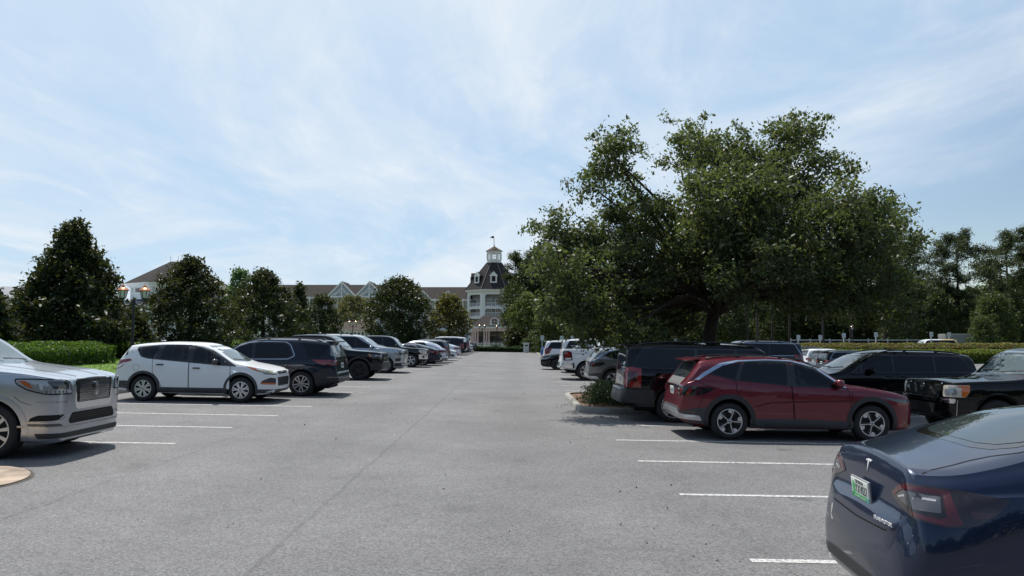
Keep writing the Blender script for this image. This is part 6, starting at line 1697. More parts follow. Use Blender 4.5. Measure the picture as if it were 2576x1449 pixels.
def rail_fence(px0, px1, y0, y1, Y, label, mat, n=10, bars=7):
    a = at(px0, y1, Y); c = at(px1, y1, Y); t = at(px0, y0, Y); h = t.z - a.z
    root = empty('railing', (a.x, Y, a.z)); tag(root, label, 'railing', 'white railings')
    W = c.x - a.x
    for i in range(n + 1):
        p = MB(); x = W * i / n; p.box(x - .09, x + .09, -.09, .09, -.4, h + .12, .01); p.box(x - .12, x + .12, -.12, .12, h + .12, h + .16); p.build('post', mat, root)
    p = MB(); p.box(0, W, -.05, .05, h - .08, h); p.box(0, W, -.05, .05, .06, .14); p.build('rail', mat, root)
    p = MB()
    for i in range(n):
        for k in range(1, bars): x = W * (i + k / bars) / n; p.box(x - .022, x + .022, -.02, .02, .1, h - .05)
    p.build('balusters', mat, root)
M_wp = pbr('white_woodwork', (.70, .70, .69), .55)
rail_fence(1181, 1272, 863, 874, 165, 'white railing with square posts at the end of the lane', M_wp, 9)
def white_fence():
    Y = 98; a = at(1990, 855, Y); c = at(2330, 852, Y)
    root = empty('rail_fence', (a.x, Y, -.3)); tag(root, 'long white rail fence with dark screening beyond the hedge', 'fence')
    W = c.x - a.x; n = 7
    for i in range(n + 1):
        p = MB(); x = W * i / n; p.box(x - .07, x + .07, -.07, .07, 0, 2.12, .01); p.build('post', pbr('shaded_white', (.36, .39, .39), .7), root)  # white paint with the shade of the trees put into its colour
    p = MB(); p.box(0, W, -.04, .04, 1.86, 2.0); p.build('rail', pbr('shaded_white', (.36, .39, .39), .7), root)
    p = MB(); p.box(0, W, .06, .09, .0, 1.8); p.build('screen', pbr('dark_green_mesh', (.006, .012, .010), .9), root)
white_fence()

# vehicles and a parasol glimpsed beyond the hedge
def far_truck():
    Y = 100; a = at(2371, 852, Y); root = empty('box_trailer', (a.x + 1.6, Y, -.3)); tag(root, 'pale grey box trailer beyond the hedge', 'trailer')
    p = MB(); p.box(-1.65, 1.75, -1, 1, .7, 2.75, .08); p.build('box', pbr('trailer_grey', (.24, .25, .25), .7), root, 40)
    tm, b_, rm, dm = wheel_meshes('dark', .40, .25, .235)
    for s_ in (-.5, .5):
        w = link('wheel', b_, None, root); w.location = (s_, -.9, .4); link('tyre', tm, None, w); link('rim', rm, None, w)
    p = MB(); p.box(1.75, 2.9, -.06, .06, .55, .68); p.build('tow_bar', M_black, root)
far_truck()
def parasol():
    t = at(2435, 843, 104); root = empty('parasol', (t.x, 104, -.3)); tag(root, 'dark green parasol beyond the hedge at the right', 'parasol')
    h = t.z + .3; p = MB(); p.lathe([(2.0, h - .75), (1.0, h - .25), (.05, h)], 8, closed=True); p.build('canopy', pbr('green_canvas', (.008, .10, .07), .7), root)
    p = MB(); p.tube([(0, 0, 0), (0, 0, h - .1)], .04); p.build('pole', M_iron, root)
parasol()
for px, lab in ((2295, 'pale car roof seen over the hedge beside a yellowish one'), (2325, 'yellowish car roof seen over the hedge')):
    Y = 88; x = (px - CX) / FPX * Y + 1.4
    suv((x, Y), lab, P_white if px == 2295 else paint('pale_yellow_paint', (.62, .46, .22), 0, .4), 1, True, dict(S_SUV(4.4, 1.98, 1.2, .35)), 'side', hz=1.2, fine=False)

# traffic signs by the entrance
def stop_sign(px, py, Y, col, label, oct_=True, wording='STOP'):
    t = at(px, py, Y); b = -.1; root = empty('road_sign', (t.x, Y, b)); tag(root, label, 'road sign', 'road signs')
    p = MB(); p.tube([(0, .03, 0), (0, .03, t.z - b + .2)], .035, 6); p.build('post', M_post, root)
    f = MB(); z = t.z - b
    if oct_:
        poly = [(.42 * math.cos(R(22.5 + 45 * k)), z + .42 * math.sin(R(22.5 + 45 * k))) for k in range(8)]; f.prism(poly, -.03, -.005); f.build('panel_edge', M_sign, root)
        f = MB(); f.prism([(a * .92, z + (c - z) * .92) for a, c in poly], -.036, -.02); f.build('panel', pbr('sign_back', (.14, .05, .05), .6) if col else pbr('sign_red', (.50, .03, .025), .45), root)
        if wording: text(wording, .27, M_sign, root, (0, -.038, z), (R(90), 0, 0), sx=.85)
    else:
        f.prism([(0, z - .42), (.42, z), (0, z + .42), (-.42, z)], -.03, -.005); f.build('panel', pbr('sign_yellow', (.62, .34, .02), .45), root)
stop_sign(1276, 836, 168, None, 'red octagonal stop sign by the portico')
stop_sign(1028, 847, 150, 'back', 'dark back of an octagonal sign under the round magnolia', True, None)
stop_sign(1032, 852, 146, None, 'yellow diamond warning sign under the round magnolia', False)

# ------------------------------------------------------------------ the hotel and its neighbours
M_roof = pbr('shingle_roof', (.036, .031, .030), .95, spec=.15, noise=(1.6, .22))
M_roofd = pbr('shingle_roof_dark', (.036, .034, .036), .95, spec=.15, noise=(1.6, .22))
M_wallw = pbr('white_siding', (.78, .78, .77), .6, noise=(.5, .04))
M_wallb = pbr('grey_blue_siding', (.36, .41, .45), .7, noise=(.5, .06))
M_trim = pbr('white_trim', (.82, .82, .82), .5)
M_pinkw = pbr('cream_pink_trim', (.74, .52, .49), .6)
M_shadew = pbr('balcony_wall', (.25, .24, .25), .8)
M_win = pbr('window_glass', (.04, .05, .06), .06, ior=1.7)
def P3(px, py, Y): return at(px, py, Y)

def wing():
    Y = 240; root = empty('hotel_wing', (P3(900, 750, Y).x, Y, 0)); tag(root, 'long hotel wing with dark shingle roof and lattice gables', 'building', 'hotel buildings')
    ox = root.location.x
    X = lambda px: P3(px, 750, Y).x - ox
    Z = lambda py: P3(900, py, Y).z
    x0, xm, x1 = X(560), X(958), X(1186)
    w = MB(); w.box(x0, x1, 0, 16, -1, Z(750)); w.build('wall', M_wallb, root)
    def roof(xa, xb, ye, yr, sl):
        r = MB(); ze, zr = Z(ye), Z(yr)
        r.prism([(-.8, ze), (16.8, ze), (16.8, ze + .3), (8, zr), (-.8, ze + .3)], xa, xb, 'yz'); return r.build('roof', M_roof, root)
    roof(x0, xm, 749, 712, 0); roof(xm, x1, 755, 718, 0)
    f = MB(); f.box(x0, xm, -1.0, -.8, Z(752), Z(747)); f.build('fascia', M_trim, root)
    f = MB(); f.box(xm, x1, -1.0, -.8, Z(758), Z(753)); f.build('fascia', M_trim, root)
    # lattice gables
    for pc, hw, ya, yb in ((863, 36, 711, 748), (932, 36, 711, 748)):
        c = X(pc); h = hw / FPX * Y; za, zb = Z(ya), Z(yb)
        gm = MB(); gm.prism([(c - h, zb), (c + h, zb), (c, za)], -2.2, -1.9); gb = gm.build('gable', M_wallb, root)
        rr = MB(); rr.prism([(c - h - .3, zb - .1), (c, za + .35), (c + h + .3, zb - .1), (c + h + .3, zb - .6), (c, za - .25), (c - h - .3, zb - .6)][:3] + [(c + h, zb - .1), (c, za)][0:2] + [(c - h, zb - .1)], -1.9, 8); rr.build('gable_roof', M_roof, gb)
        L_ = MB()
        for sg in (-1, 1):
            L_.tube([(c + sg * h, -2.25, zb), (c, -2.25, za)], .26, 6)
            for k, (u0, z0, u1, z1, u2, z2) in enumerate(((.72, .0, .50, .26, .08, .34), (.52, .0, .30, .36, .05, .58))):
                p, q = limb([(c + sg * h * u0, -2.25, zb + (za - zb) * z0), (c + sg * h * u1, -2.25, zb + (za - zb) * z1 * .8), (c + sg * h * u2, -2.25, zb + (za - zb) * z2)], .17, .17); L_.tube(p, q, 5)
            p, q = limb([(c + sg * h * .05, -2.25, zb + (za - zb) * .02), (c + sg * h * .3, -2.25, zb + (za - zb) * .16), (c + sg * h * .5, -2.25, zb + (za - zb) * .5)], .15, .15)
        L_.tube([(c, -2.25, zb), (c, -2.25, za)], .24, 6); L_.tube([(c - h, -2.25, zb), (c + h, -2.25, zb)], .28, 6)
        L_.build('lattice', M_trim, gb)
    for pc, hw, ya, yb in ((1065, 22, 733, 755), (1128, 22, 733, 755)):
        c = X(pc); h = hw / FPX * Y; za, zb = Z(ya), Z(yb)
        gm = MB(); gm.prism([(c - h, zb), (c + h, zb), (c, za)], -1.6, -1.3); gb = gm.build('gable', M_wallb, root)
        L_ = MB()
        for sg in (-1, 1): L_.tube([(c + sg * h, -1.65, zb), (c, -1.65, za)], .22, 6)
        L_.build('gable_trim', M_trim, gb)
        rr = MB(); rr.prism([(c - h, zb), (c + h, zb), (c, za + .1)], -1.3, 7); rr.build('gable_roof', M_roof, gb)
    # top floor: posts and windows, then two more storeys mostly behind the trees
    for st, (ya, yb) in enumerate(((756, 778), (782, 802), (806, 826))):
        px = 752
        while px < 1180:
            a, b = X(px), X(px + 22); fr = MB(); fr.box(a - .1, b + .1, -.25, .02, Z(yb) - .1, Z(ya) + .1); f_ = fr.build('window', M_trim, root)
            gl = MB(); gl.box(a + .12, b - .12, -.30, -.24, Z(yb) + .1, Z(ya) - .1); gl.build('pane', M_win, f_)
            gl = MB(); gl.box((a + b) / 2 - .06, (a + b) / 2 + .06, -.34, -.25, Z(yb) + .1, Z(ya) - .1); gl.box(a, b, -.34, -.25, (Z(ya) + Z(yb)) / 2 - .05, (Z(ya) + Z(yb)) / 2 + .05); gl.build('glazing_bar', M_trim, f_)
            px += 35
        px = 745
        pl = MB()
        while px < 1186: pl.box(X(px) - .2, X(px) + .2, -.9, -.5, Z(yb + 3), Z(ya - 4)); px += 35
        pl.build('posts', M_trim, root)
        fl = MB(); fl.box(x0, x1, -.95, -.1, Z(yb + 5), Z(yb + 2.2)); fl.build('floor_band', M_trim, root)
        if st == 1:
            rl = MB(); rl.box(X(1140), X(1184), -.95, -.85, Z(801), Z(794)); rl.build('balcony_rail', pbr('reddish_rail', (.35, .27, .28), .7), root)
wing()

def octagon(r, rot=R(22.5)): return [(r * math.cos(rot + R(45) * k), r * math.sin(rot + R(45) * k)) for k in range(8)]
def frustum(poly0, z0, poly1, z1, name, mat, root, parent=None):
    b = MB(); A = [b.bm.verts.new((x, y, z0)) for x, y in poly0]; B = [b.bm.verts.new((x, y, z1)) for x, y in poly1]
    n = len(A); b.bm.faces.new(A[::-1]); b.bm.faces.new(B)
    for k in range(n): b.bm.faces.new((A[k], A[(k + 1) % n], B[(k + 1) % n], B[k]))
    return b.build(name, mat, parent or root)

def tower():
    Yf = 240; ap = 8.55; Y = Yf + 0
    c = P3(1243, 750, Yf); root = empty('hotel_tower', (c.x, Yf + ap - 8, 0)); tag(root, 'octagonal hotel tower with steep roof, white cupola and weather vane', 'building', 'hotel buildings')
    YC = Yf
    Z = lambda py: P3(1243, py, YC).z
    k_ = 1 / math.cos(R(22.5))
    ze = Z(736)
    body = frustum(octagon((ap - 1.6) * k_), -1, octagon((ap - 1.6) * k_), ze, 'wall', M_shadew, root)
    # white frame of every face: corner piers, floor bands; balconies are recessed between them
    face_w = 2 * ap * math.tan(R(22.5))
    lv = [Z(736), Z(744), Z(773), Z(779), Z(797), Z(803), Z(826)]
    for f in range(8):
        a = R(45) * f - R(90)
        m = Matrix.Rotation(a + R(90), 4, 'Z')
        b = MB(); pier = .95
        h = face_w / 2
        for xa, xb in ((-h, -h + pier), (h - pier, h)): b.box(xa, xb, -ap, -ap + .6, -1, ze)
        b.box(-h + pier, h - pier, -ap + .02, -ap + .6, lv[1], ze)
        b.box(-h + pier, h - pier, -ap + .02, -ap + 1.7, lv[3], lv[2]); b.box(-h + pier, h - pier, -ap + .02, -ap + 1.7, lv[5], lv[4])
        b.box(-h + pier, h - pier, -ap + .04, -ap + .5, -1, lv[6])
        # rounded upper corners of the openings
        for zt in (lv[1], lv[3]):
            for sg in (-1, 1):
                p = [(sg * (h - pier), zt), (sg * (h - pier - .55), zt), (sg * (h - pier - .16), zt - .18), (sg * (h - pier), zt - .6)]
                b.prism(p, -ap + .03, -ap + .5)
        for v in b.bm.verts: v.co = m @ v.co
        b.build('pier_frame', M_wallw, root)
        r = MB()
        for zb in (lv[2], lv[4]):
            r.box(-h + pier, h - pier, -ap + .12, -ap + .20, zb + 1.05, zb + 1.15); r.box(-h + pier, h - pier, -ap + .12, -ap + .2, zb + .12, zb + .2)
            q = -h + pier + .2
            while q < h - pier: r.box(q - .03, q + .03, -ap + .14, -ap + .18, zb + .1, zb + 1.1); q += .28
        for v in r.bm.verts: v.co = m @ v.co
        r.build('balcony_rail', M_trim, root)
        for zb, zt in ((lv[2], lv[1]), (lv[4], lv[3])):
            for sx in (-1.35, 1.35):
                g = MB(); g.box(sx - .85, sx + .85, -ap + 1.45, -ap + 1.62, zb, zb + 2.4); 
                for v in g.bm.verts: v.co = m @ v.co
                d = g.build('balcony_door', M_trim, root)
                g = MB(); g.box(sx - .7, sx - .06, -ap + 1.40, -ap + 1.5, zb + .3, zb + 2.25); g.box(sx + .06, sx + .7, -ap + 1.40, -ap + 1.5, zb + .3, zb + 2.25)
                for v in g.bm.verts: v.co = m @ v.co
                g.build('pane', M_win, d)
    frustum(octagon((ap + .5) * k_), ze, octagon((ap + .7) * k_), ze + .55, 'cornice', M_trim, root)
    zt = Z(661.5)
    rf = frustum(octagon((ap + .75) * k_), ze + .55, octagon(2.35 * k_), zt, 'roof', M_roofd, root)
    hip = MB()
    for x, y in octagon(1.0):
        hip.tube([((ap + .78) * k_ * x, (ap + .78) * k_ * y, ze + .6), (2.38 * k_ * x, 2.38 * k_ * y, zt + .05)], .11, 5)
    hip.build('hip_tiles', pbr('hip_tile', (.17, .15, .14), .9), rf)
    # dormers on each roof face
    for f in range(8):
        a = R(45) * f
        m = Matrix.Rotation(a, 4, 'Z')
        zb = Z(713); zh = Z(697); t = (zb - ze - .55) / (zt - ze - .55); y = -((ap + .75) + (2.35 - ap - .75) * t)
        d = MB(); d.box(-1.0, 1.0, y - .1, y + 3, zb, zh); d.prism([(-1.25, zh), (1.25, zh), (0, zh + 1.3)], y - .05, y + 3.4)
        for v in d.bm.verts: v.co = m @ v.co
        dd = d.build('dormer', M_roofd, rf)
        d = MB(); d.box(-1.05, -.62, y - .28, y - .08, zb, zh); d.box(.62, 1.05, y - .28, y - .08, zb, zh); d.box(-1.05, 1.05, y - .3, y - .08, zb - .3, zb + .1); d.prism([(-1.25, zh - .25), (1.25, zh - .25), (1.25, zh), (0, zh + 1.3), (-1.25, zh)], y - .3, y - .06)
        for v in d.bm.verts: v.co = m @ v.co
        d.build('dormer_window', M_trim, rf)
    # cupola
    z1, z2, z3, z4 = zt, Z(653), Z(638), Z(632)
    frustum(octagon(2.3 * k_), z1, octagon(2.3 * k_), z2, 'cupola_base', M_wallw, root)
    for x, y in octagon(2.15 * k_):
        cp = MB(); cp.box(x - .28, x + .28, y - .28, y + .28, z2, z3); cp.build('cupola_post', M_wallw, root)
    for f in range(8):
        m = Matrix.Rotation(R(45) * f, 4, 'Z'); b = MB(); w = 2.1 * math.tan(R(22.5))
        for k in range(1, 3): b.box(-w, w, -2.12, -2.02, z2 + (z3 - z2) * k / 3 - .05, z2 + (z3 - z2) * k / 3 + .05)
        b.box(-.04, .04, -2.12, -2.02, z2, z3)
        for v in b.bm.verts: v.co = m @ v.co
        b.build('cupola_glazing', M_trim, root)
    frustum(octagon(2.35 * k_), z3, octagon(2.35 * k_), z4, 'cupola_frieze', M_wallw, root)
    frustum(octagon(2.75 * k_), z4, octagon(.12), Z(619), 'cupola_roof', pbr('cupola_shingle', (.09, .07, .058), .95, spec=.15, noise=(2, .2)), root)
    v = MB(); v.tube([(0, 0, Z(619)), (-.15, 0, Z(596))], .10, 6); v.lathe([(.05, Z(618) - .1), (.28, Z(618)), (.05, Z(618) + .3)], 8); v.build('vane_pole', M_iron, root)
    v = MB(); z = Z(597); v.prism([(-.1, z - .1), (-.5, z - .25), (-1.6, z + .05), (-.9, z + .12), (-1.0, z + .45), (-.3, z + .5), (-.1, z + .6)], -.05, .05); v.build('weather_vane', M_iron, root)
    # half-timber block left of the tower roof
    nb = MB(); x = P3(1196, 700, Yf).x - root.location.x; nb.box(x - .9, x + 3, 2, 7, Z(716), Z(706)); nb.build('side_dormer', M_wallb, root)
    nb = MB(); nb.prism([(x - 1.2, Z(706)), (x + 4, Z(706)), (x + 4, Z(700)), (x + .6, Z(700))], 1.8, 7.2); nb.build('side_dormer_roof', M_roof, root)
tower()

def portico():
    Y = 205; c = P3(1243, 840, Y); root = empty('entrance_portico', (c.x, Y, 0)); tag(root, 'cream entrance portico with hipped roof and round dormer below the tower', 'building', 'hotel buildings')
    Z = lambda py: P3(1243, py, Y).z
    X = lambda px: P3(px, 840, Y).x - c.x
    xl, xr_ = X(1183), X(1300)
    r = MB(); zb, zt = Z(821), Z(792)
    A = [(xl, -.8, zb), (xr_, -.8, zb), (xr_, 14, zb), (xl, 14, zb)]; B = [(X(1214), 6, zt), (X(1275), 6, zt), (X(1275), 8, zt), (X(1214), 8, zt)]
    va = [r.bm.verts.new(p) for p in A]; vb = [r.bm.verts.new(p) for p in B]
    for k in range(4): r.bm.faces.new((va[k], va[(k + 1) % 4], vb[(k + 1) % 4], vb[k]))
    r.bm.faces.new(va[::-1]); r.bm.faces.new(vb); rf = r.build('roof', M_roof, root)
    e = MB(); e.box(xl + .2, xr_ - .2, -.6, 13.8, Z(826), zb - .02); e.build('eaves', M_trim, root)
    e = MB(); e.box(xl + .5, xr_ - .5, -.35, 13.5, Z(833), Z(826)); e.build('entablature', M_pinkw, root)
    # round window dormer
    x = X(1244); z0, z1 = Z(820), Z(800)
    p = [(x - 1.25, z0)] + [(x + 1.25 * math.cos(R(180 - 20 * k)), z0 + 1.15 + 1.2 * math.sin(R(180 - 20 * k))) for k in range(10)] + [(x + 1.25, z0)]
    d = MB(); d.prism(p, -.2, 5); dd = d.build('dormer', M_trim, rf)
    d = MB(); d.prism(circle((x, z0 + 1.25), .85, 20), -.30, -.1); d.build('round_window', pbr('brown_glass', (.13, .05, .04), .2), dd)
    d = MB(); d.box(x - .05, x + .05, -.34, -.28, z0 + .4, z0 + 2.1); d.box(x - .85, x + .85, -.34, -.28, z0 + 1.2, z0 + 1.3); d.build('glazing_bar', M_trim, dd)
    for px in (1186, 1190, 1196, 1202, 1218, 1224, 1230, 1270, 1275, 1281, 1293, 1298):
        q = MB(); q.lathe([(.36, -1), (.36, Z(860)), (.26, Z(859)), (.22, Z(836)), (.32, Z(834)), (.32, Z(833))], 10, c=(X(px), 0, 0)); q.build('column', M_pinkw, root, 40)
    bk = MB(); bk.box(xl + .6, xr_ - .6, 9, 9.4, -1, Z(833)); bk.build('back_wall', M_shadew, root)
    for a, b in ((1192, 1214), (1222, 1240), (1244, 1258), (1262, 1290)):
        g = MB(); g.box(X(a), X(b), 8.9, 9.02, -.5, Z(846)); g.build('doorway', M_win, root)
        g = MB(); g.box(X(a), X(b), 8.9, 9.0, Z(844), Z(838)); g.build('fanlight', pbr('blue_grey_panel', (.12, .15, .18), .5), root)
    g = MB(); g.box(X(1232), X(1266), 1, 1.3, Z(845), Z(840)); g.build('hanging_panel', pbr('brown_panel', (.16, .12, .10), .6), root)
portico()

def rotunda():
    Y = 100; c = P3(405, 720, Y); root = empty('rotunda_building', (c.x, Y + 5.6, 0)); tag(root, 'white eight-sided pavilion with pointed roof behind the copper-topped lamp', 'building', 'hotel buildings')
    Z = lambda py: P3(405, py, Y).z; k_ = 1 / math.cos(R(22.5)); r = 5.9
    ro = R(12)
    o8 = lambda q: octagon(q * k_, ro + R(22.5))
    frustum(o8(r - .3), -.5, o8(r - .3), Z(718), 'wall', M_wallw, root)
    frustum(o8(r + .1), Z(722), o8(r + .1), Z(718), 'frieze', M_trim, root); frustum(o8(r + .3), Z(718), o8(r + .7), Z(711), 'cornice', M_trim, root)
    b = MB(); A = [b.bm.verts.new((x, y, Z(711))) for x, y in o8(r + .75)]; t = [b.bm.verts.new((-1.4 if x < 0 else .7, 0, Z(664) + .9)) for x, y in o8(1)]
    for k in range(8): b.bm.faces.new((A[k], A[(k + 1) % 8], t[(k + 1) % 8], t[k]))
    bmesh.ops.remove_doubles(b.bm, verts=b.bm.verts[:], dist=.001); b.bm.faces.new(A[::-1]) if False else None
    b.build('roof', M_roof, root)
    sp_ = MB()
    for x in (-1.4, -.3, .7): sp_.tube([(x, 0, Z(664) + .7), (x, 0, Z(664) + 1.7)], .025, 4)
    sp_.build('lightning_rods', M_iron, root)
    for f in range(8):
        m = Matrix.Rotation(ro + R(45) * f, 4, 'Z'); h = r * math.tan(R(22.5))
        b = MB()
        for xa in (-h, h - .25): b.box(xa, xa + .25, -r + .1, -r + .45, -.5, Z(722))
        b.box(-h, h, -r + .12, -r + .4, Z(739), Z(736))
        for v in b.bm.verts: v.co = m @ v.co
        b.build('corner_trim', M_trim, root)
        for za, zb in ((734, 724), (768, 752)):
            b = MB(); b.box(-1.3, 1.3, -r + .1, -r + .35, Z(za) - .12, Z(zb) + .12)
            for v in b.bm.verts: v.co = m @ v.co
            wd = b.build('window', M_trim, root)
            b = MB(); b.box(-1.15, -.42, -r + .06, -r + .2, Z(za), Z(zb)); b.box(-.36, .36, -r + .06, -r + .2, Z(za), Z(zb)); b.box(.42, 1.15, -r + .06, -r + .2, Z(za), Z(zb))
            for v in b.bm.verts: v.co = m @ v.co
            b.build('pane', M_win, wd)
    # lower wing with its own roof towards the right
    w = MB(); w.box(-1.2, 14, -9.2, -4, -.5, Z(772)); w.build('annex_wall', M_wallw, root)
    w = MB(); w.box(-1.5, 14.2, -9.6, -9.2, Z(775), Z(770)); w.build('annex_fascia', M_trim, root)
    w = MB(); w.prism([(-9.7, Z(770)), (-4, Z(740)), (-4, Z(770))], -1.6, 14.3, 'yz'); w.build('annex_roof', M_roofd, root)
rotunda()

def small_building():
    Y = 130; c = P3(888, 830, Y); root = empty('gatehouse', (c.x, Y, 0)); tag(root, 'small gatehouse with tan hipped roof and white arcade', 'building', 'hotel buildings')
    Z = lambda py: P3(888, py, Y).z; X = lambda px: P3(px, 830, Y).x - c.x
    r = MB(); zb, zt = Z(831), Z(807)
    A = [(X(845), -1, zb), (X(935), -1, zb), (X(935), 8, zb), (X(845), 8, zb)]; B = [(X(852), 3.4, zt), (X(904), 3.4, zt), (X(904), 3.6, zt), (X(852), 3.6, zt)]
    va = [r.bm.verts.new(p) for p in A]; vb = [r.bm.verts.new(p) for p in B]
    for k in range(4): r.bm.faces.new((va[k], va[(k + 1) % 4], vb[(k + 1) % 4], vb[k]))
    r.bm.faces.new(va[::-1]); r.bm.faces.new(vb); r.build('roof', pbr('tan_shingle', (.075, .062, .055), .95, spec=.15, noise=(1.6, .2)), root)
    e = MB(); e.box(X(847), X(933), -.8, 7.8, Z(836), zb - .02); e.build('eaves', M_trim, root)
    for i in range(9):
        q = MB(); x = X(850 + i * 9.8); q.box(x - .16, x + .16, -.5, -.2, -.5, Z(836)); q.build('column', M_trim, root)
    e = MB(); e.box(X(850), X(930), 2.0, 2.3, -.5, Z(836)); e.build('wall', pbr('reddish_wall', (.20, .13, .11), .8), root)
small_building()

def grey_block():
    Y = 92; root = empty('grey_building', (P3(5, 720, Y).x, Y, 0)); tag(root, 'plain grey building at the left edge behind the magnolias', 'building', 'hotel buildings')
    Z = lambda py: P3(5, py, Y).z; X = lambda px: P3(px, 720, Y).x - root.location.x
    w = MB(); w.box(X(-160), X(300), 0, 12, -.5, Z(752)); w.build('wall', M_wallb, root)
    w = MB(); w.box(X(-160), X(300), -.2, 0, Z(756), Z(750)); w.build('fascia', M_trim, root)
    w = MB(); w.prism([(-.5, Z(750)), (5, Z(714)), (8, Z(714)), (12.5, Z(750))], X(-162), X(60), 'yz'); w.build('roof', pbr('slate_roof', (.16, .175, .20), .7, noise=(1, .1)), root)
grey_block()

def right_block():
    Y = 150; root = empty('low_building', (P3(1640, 820, Y).x, Y - 30, 0)); tag(root, 'low pale building glimpsed under the oak beyond the white pickups', 'building', 'hotel buildings')
    Z = lambda py: P3(1640, py, 120).z; X = lambda px: P3(px, 820, 120).x - root.location.x
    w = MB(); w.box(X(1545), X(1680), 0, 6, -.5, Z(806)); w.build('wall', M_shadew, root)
    w = MB(); w.box(X(1540), X(1685), -.6, 6, Z(828), Z(806)); w.build('fascia', M_trim, root)
    for i in range(7):
        p = MB(); x = X(1550 + i * 21); p.box(x - .15, x + .15, -.5, -.2, -.5, Z(828)); p.build('column', M_trim, root)
right_block()

def swan():
    """white bird statue on a roof far away behind the pines"""
    Y = 320; t = at(2312, 720, Y); root = empty('bird_statue', t); tag(root, 'pale bird statue high on a roof beyond the pines', 'statue')
    m = pbr('pale_stone', (.5, .53, .54), .7)
    b = MB(); p, r = limb([(0, 0, -6), (-1.5, 0, -2), (-1.0, 0, 1.5), (-3.2, 0, 3.2), (-5, 0, 1.8), (-5.4, 0, -.5)], 2.2, .5); b.tube(p, r, 10); b.build('body', m, root, 60)
    b = MB(); b.prism([(1, -8), (4.5, -6), (5.5, 4), (3, -1)], -1.5, 1.5); b.build('wing', m, root)
    b = MB(); b.box(-5, 8, -5, 5, -t.z, -7); b.build('plinth', pbr('turquoise_wall', (.22, .42, .42), .8), root)
swan()
# ------------------------------------------------------------------ sky, sun, camera
SUN_EL, SUN_AZ = R(61), math.atan2(-.25, .5)
w = bpy.data.worlds.new('World'); scene.world = w; w.use_nodes = True
N, L = w.node_tree.nodes, w.node_tree.links
bg = N['Background']
sky = N.new('ShaderNodeTexSky'); sky.sky_type = 'NISHITA'; sky.sun_disc = False
sky.sun_elevation = SUN_EL; sky.sun_rotation = SUN_AZ; sky.air_density = 1.0; sky.dust_density = .5; sky.ozone_density = 1.0; sky.altitude = 0
tc = N.new('ShaderNodeTexCoord'); sp = N.new('ShaderNodeSeparateXYZ'); L.new(tc.outputs['Generated'], sp.inputs[0])
def mth(op, a, b=None, clamp=False):
    n = N.new('ShaderNodeMath'); n.operation = op; n.use_clamp = clamp
    for i, v in enumerate((a, b)):
        if v is None: continue
        if isinstance(v, (int, float)): n.inputs[i].default_value = v
        else: L.new(v, n.inputs[i])
    return n.outputs[0]
zz = mth('ADD', mth('MAXIMUM', sp.outputs['Z'], 0.0), .16)
cx = mth('DIVIDE', sp.outputs['X'], zz); cy = mth('DIVIDE', sp.outputs['Y'], zz)
def cloud(scale, sx, sy, rot, off, lo, hi, detail=9, rough=.6, dist=.6):
    cb = N.new('ShaderNodeCombineXYZ'); L.new(cx, cb.inputs[0]); L.new(cy, cb.inputs[1])
    mp = N.new('ShaderNodeMapping'); mp.inputs['Scale'].default_value = (sx, sy, 1); mp.inputs['Rotation'].default_value = (0, 0, rot); mp.inputs['Location'].default_value = off
    L.new(cb.outputs[0], mp.inputs[0])
    nz = N.new('ShaderNodeTexNoise'); nz.inputs['Scale'].default_value = scale; nz.inputs['Detail'].default_value = detail; nz.inputs['Roughness'].default_value = rough; nz.inputs['Distortion'].default_value = dist
    L.new(mp.outputs[0], nz.inputs['Vector'])
    mr = N.new('ShaderNodeMapRange'); mr.interpolation_type = 'SMOOTHSTEP'; mr.inputs[1].default_value = lo; mr.inputs[2].default_value = hi
    L.new(nz.outputs['Fac'], mr.inputs[0])
    return mr.outputs[0]
c1 = cloud(.9, 1.25, .60, R(8), (2.3, 1.0, 0), .36, .72, 8, .58, 1.1)
c2 = cloud(2.6, 1.4, .6, R(-20), (7.3, 3.1, 0), .42, .78, 10, .65, 1.2)
fade = N.new('ShaderNodeMapRange'); fade.interpolation_type = 'SMOOTHSTEP'; fade.inputs[1].default_value = .75; fade.inputs[2].default_value = 1.8; fade.inputs[3].default_value = 1; fade.inputs[4].default_value = .08
L.new(cx, fade.inputs[0])
back = N.new('ShaderNodeMapRange'); back.interpolation_type = 'SMOOTHSTEP'; back.inputs[1].default_value = -1.2; back.inputs[2].default_value = .9; back.inputs[3].default_value = .05; back.inputs[4].default_value = 1
L.new(cy, back.inputs[0])
front = mth('MULTIPLY', fade.outputs[0], back.outputs[0])
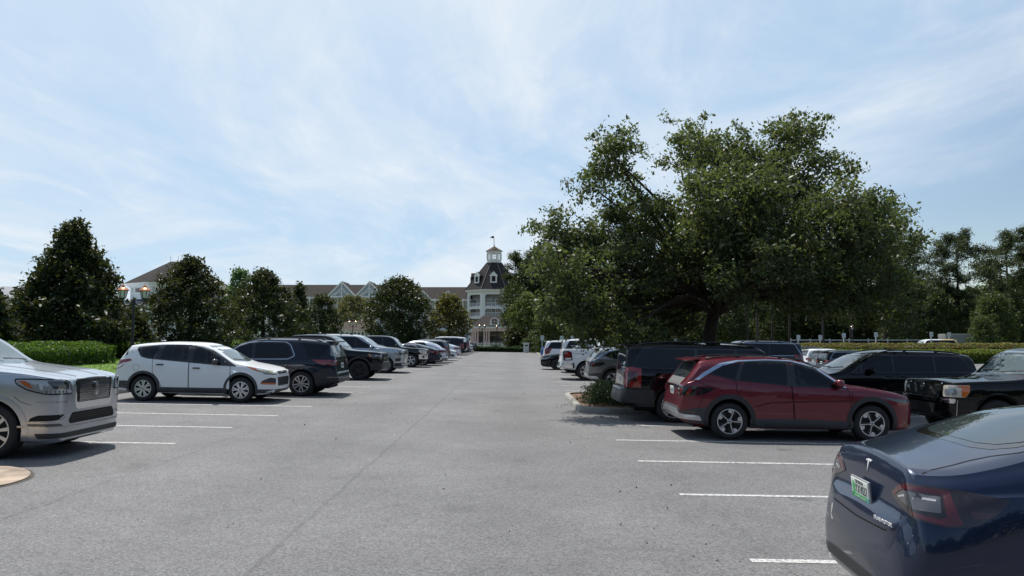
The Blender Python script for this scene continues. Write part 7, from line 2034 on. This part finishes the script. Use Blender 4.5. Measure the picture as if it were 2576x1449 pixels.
def mixc(f, a, col):
    m = N.new('ShaderNodeMix'); m.data_type = 'RGBA'; L.new(f, m.inputs[0]); L.new(a, m.inputs[6]); m.inputs[7].default_value = (*col, 1); return m.outputs[2]
veil = mixc(mth('MULTIPLY', front, .72), sky.outputs[0], (4.75, 6.55, 8.55))
vd = N.new('ShaderNodeVectorMath'); vd.operation = 'DOT_PRODUCT'; L.new(tc.outputs['Generated'], vd.inputs[0]); vd.inputs[1].default_value = (math.sin(SUN_AZ) * math.cos(SUN_EL), math.cos(SUN_AZ) * math.cos(SUN_EL), math.sin(SUN_EL))
au = N.new('ShaderNodeMapRange'); au.interpolation_type = 'SMOOTHSTEP'; au.inputs[1].default_value = .55; au.inputs[2].default_value = .98; au.inputs[3].default_value = 0; au.inputs[4].default_value = .7
L.new(vd.outputs['Value'], au.inputs[0])
veil = mixc(au.outputs[0], veil, (7.6, 8.4, 9.2))
cl = mth('MULTIPLY', mth('ADD', mth('MULTIPLY', c1, .78), mth('MULTIPLY', c2, .36), True), front)
res = mixc(cl, veil, (7.7, 8.25, 8.8))
L.new(res, bg.inputs['Color']); bg.inputs['Strength'].default_value = .10

sl = bpy.data.lights.new('sun', 'SUN'); sl.energy = 5.0; sl.angle = R(.53); sl.color = (1, .955, .88)
so = bpy.data.objects.new('sun', sl); COL.objects.link(so)
sd = Vector((math.sin(SUN_AZ) * math.cos(SUN_EL), math.cos(SUN_AZ) * math.cos(SUN_EL), math.sin(SUN_EL)))
so.rotation_euler = (-sd).to_track_quat('-Z', 'Y').to_euler(); so.location = (0, 0, 60)

cam = bpy.data.cameras.new('camera'); cam.lens = FPX / 2576 * 36; cam.sensor_width = 36; cam.clip_end = 3000; cam.clip_start = .05
co = bpy.data.objects.new('camera', cam); COL.objects.link(co); co.location = (0, 0, CAM_H); co.rotation_euler = (math.pi / 2 + PITCH, 0, 0)
scene.camera = co
scene.view_settings.view_transform = 'Standard'; scene.view_settings.look = 'None'; scene.view_settings.exposure = 0.12; scene.view_settings.gamma = 1
try: scene.view_settings.use_curve_mapping = False
except Exception: pass
scene.cycles.max_bounces = 6; scene.cycles.transparent_max_bounces = 6
scene.cycles.use_denoising = True
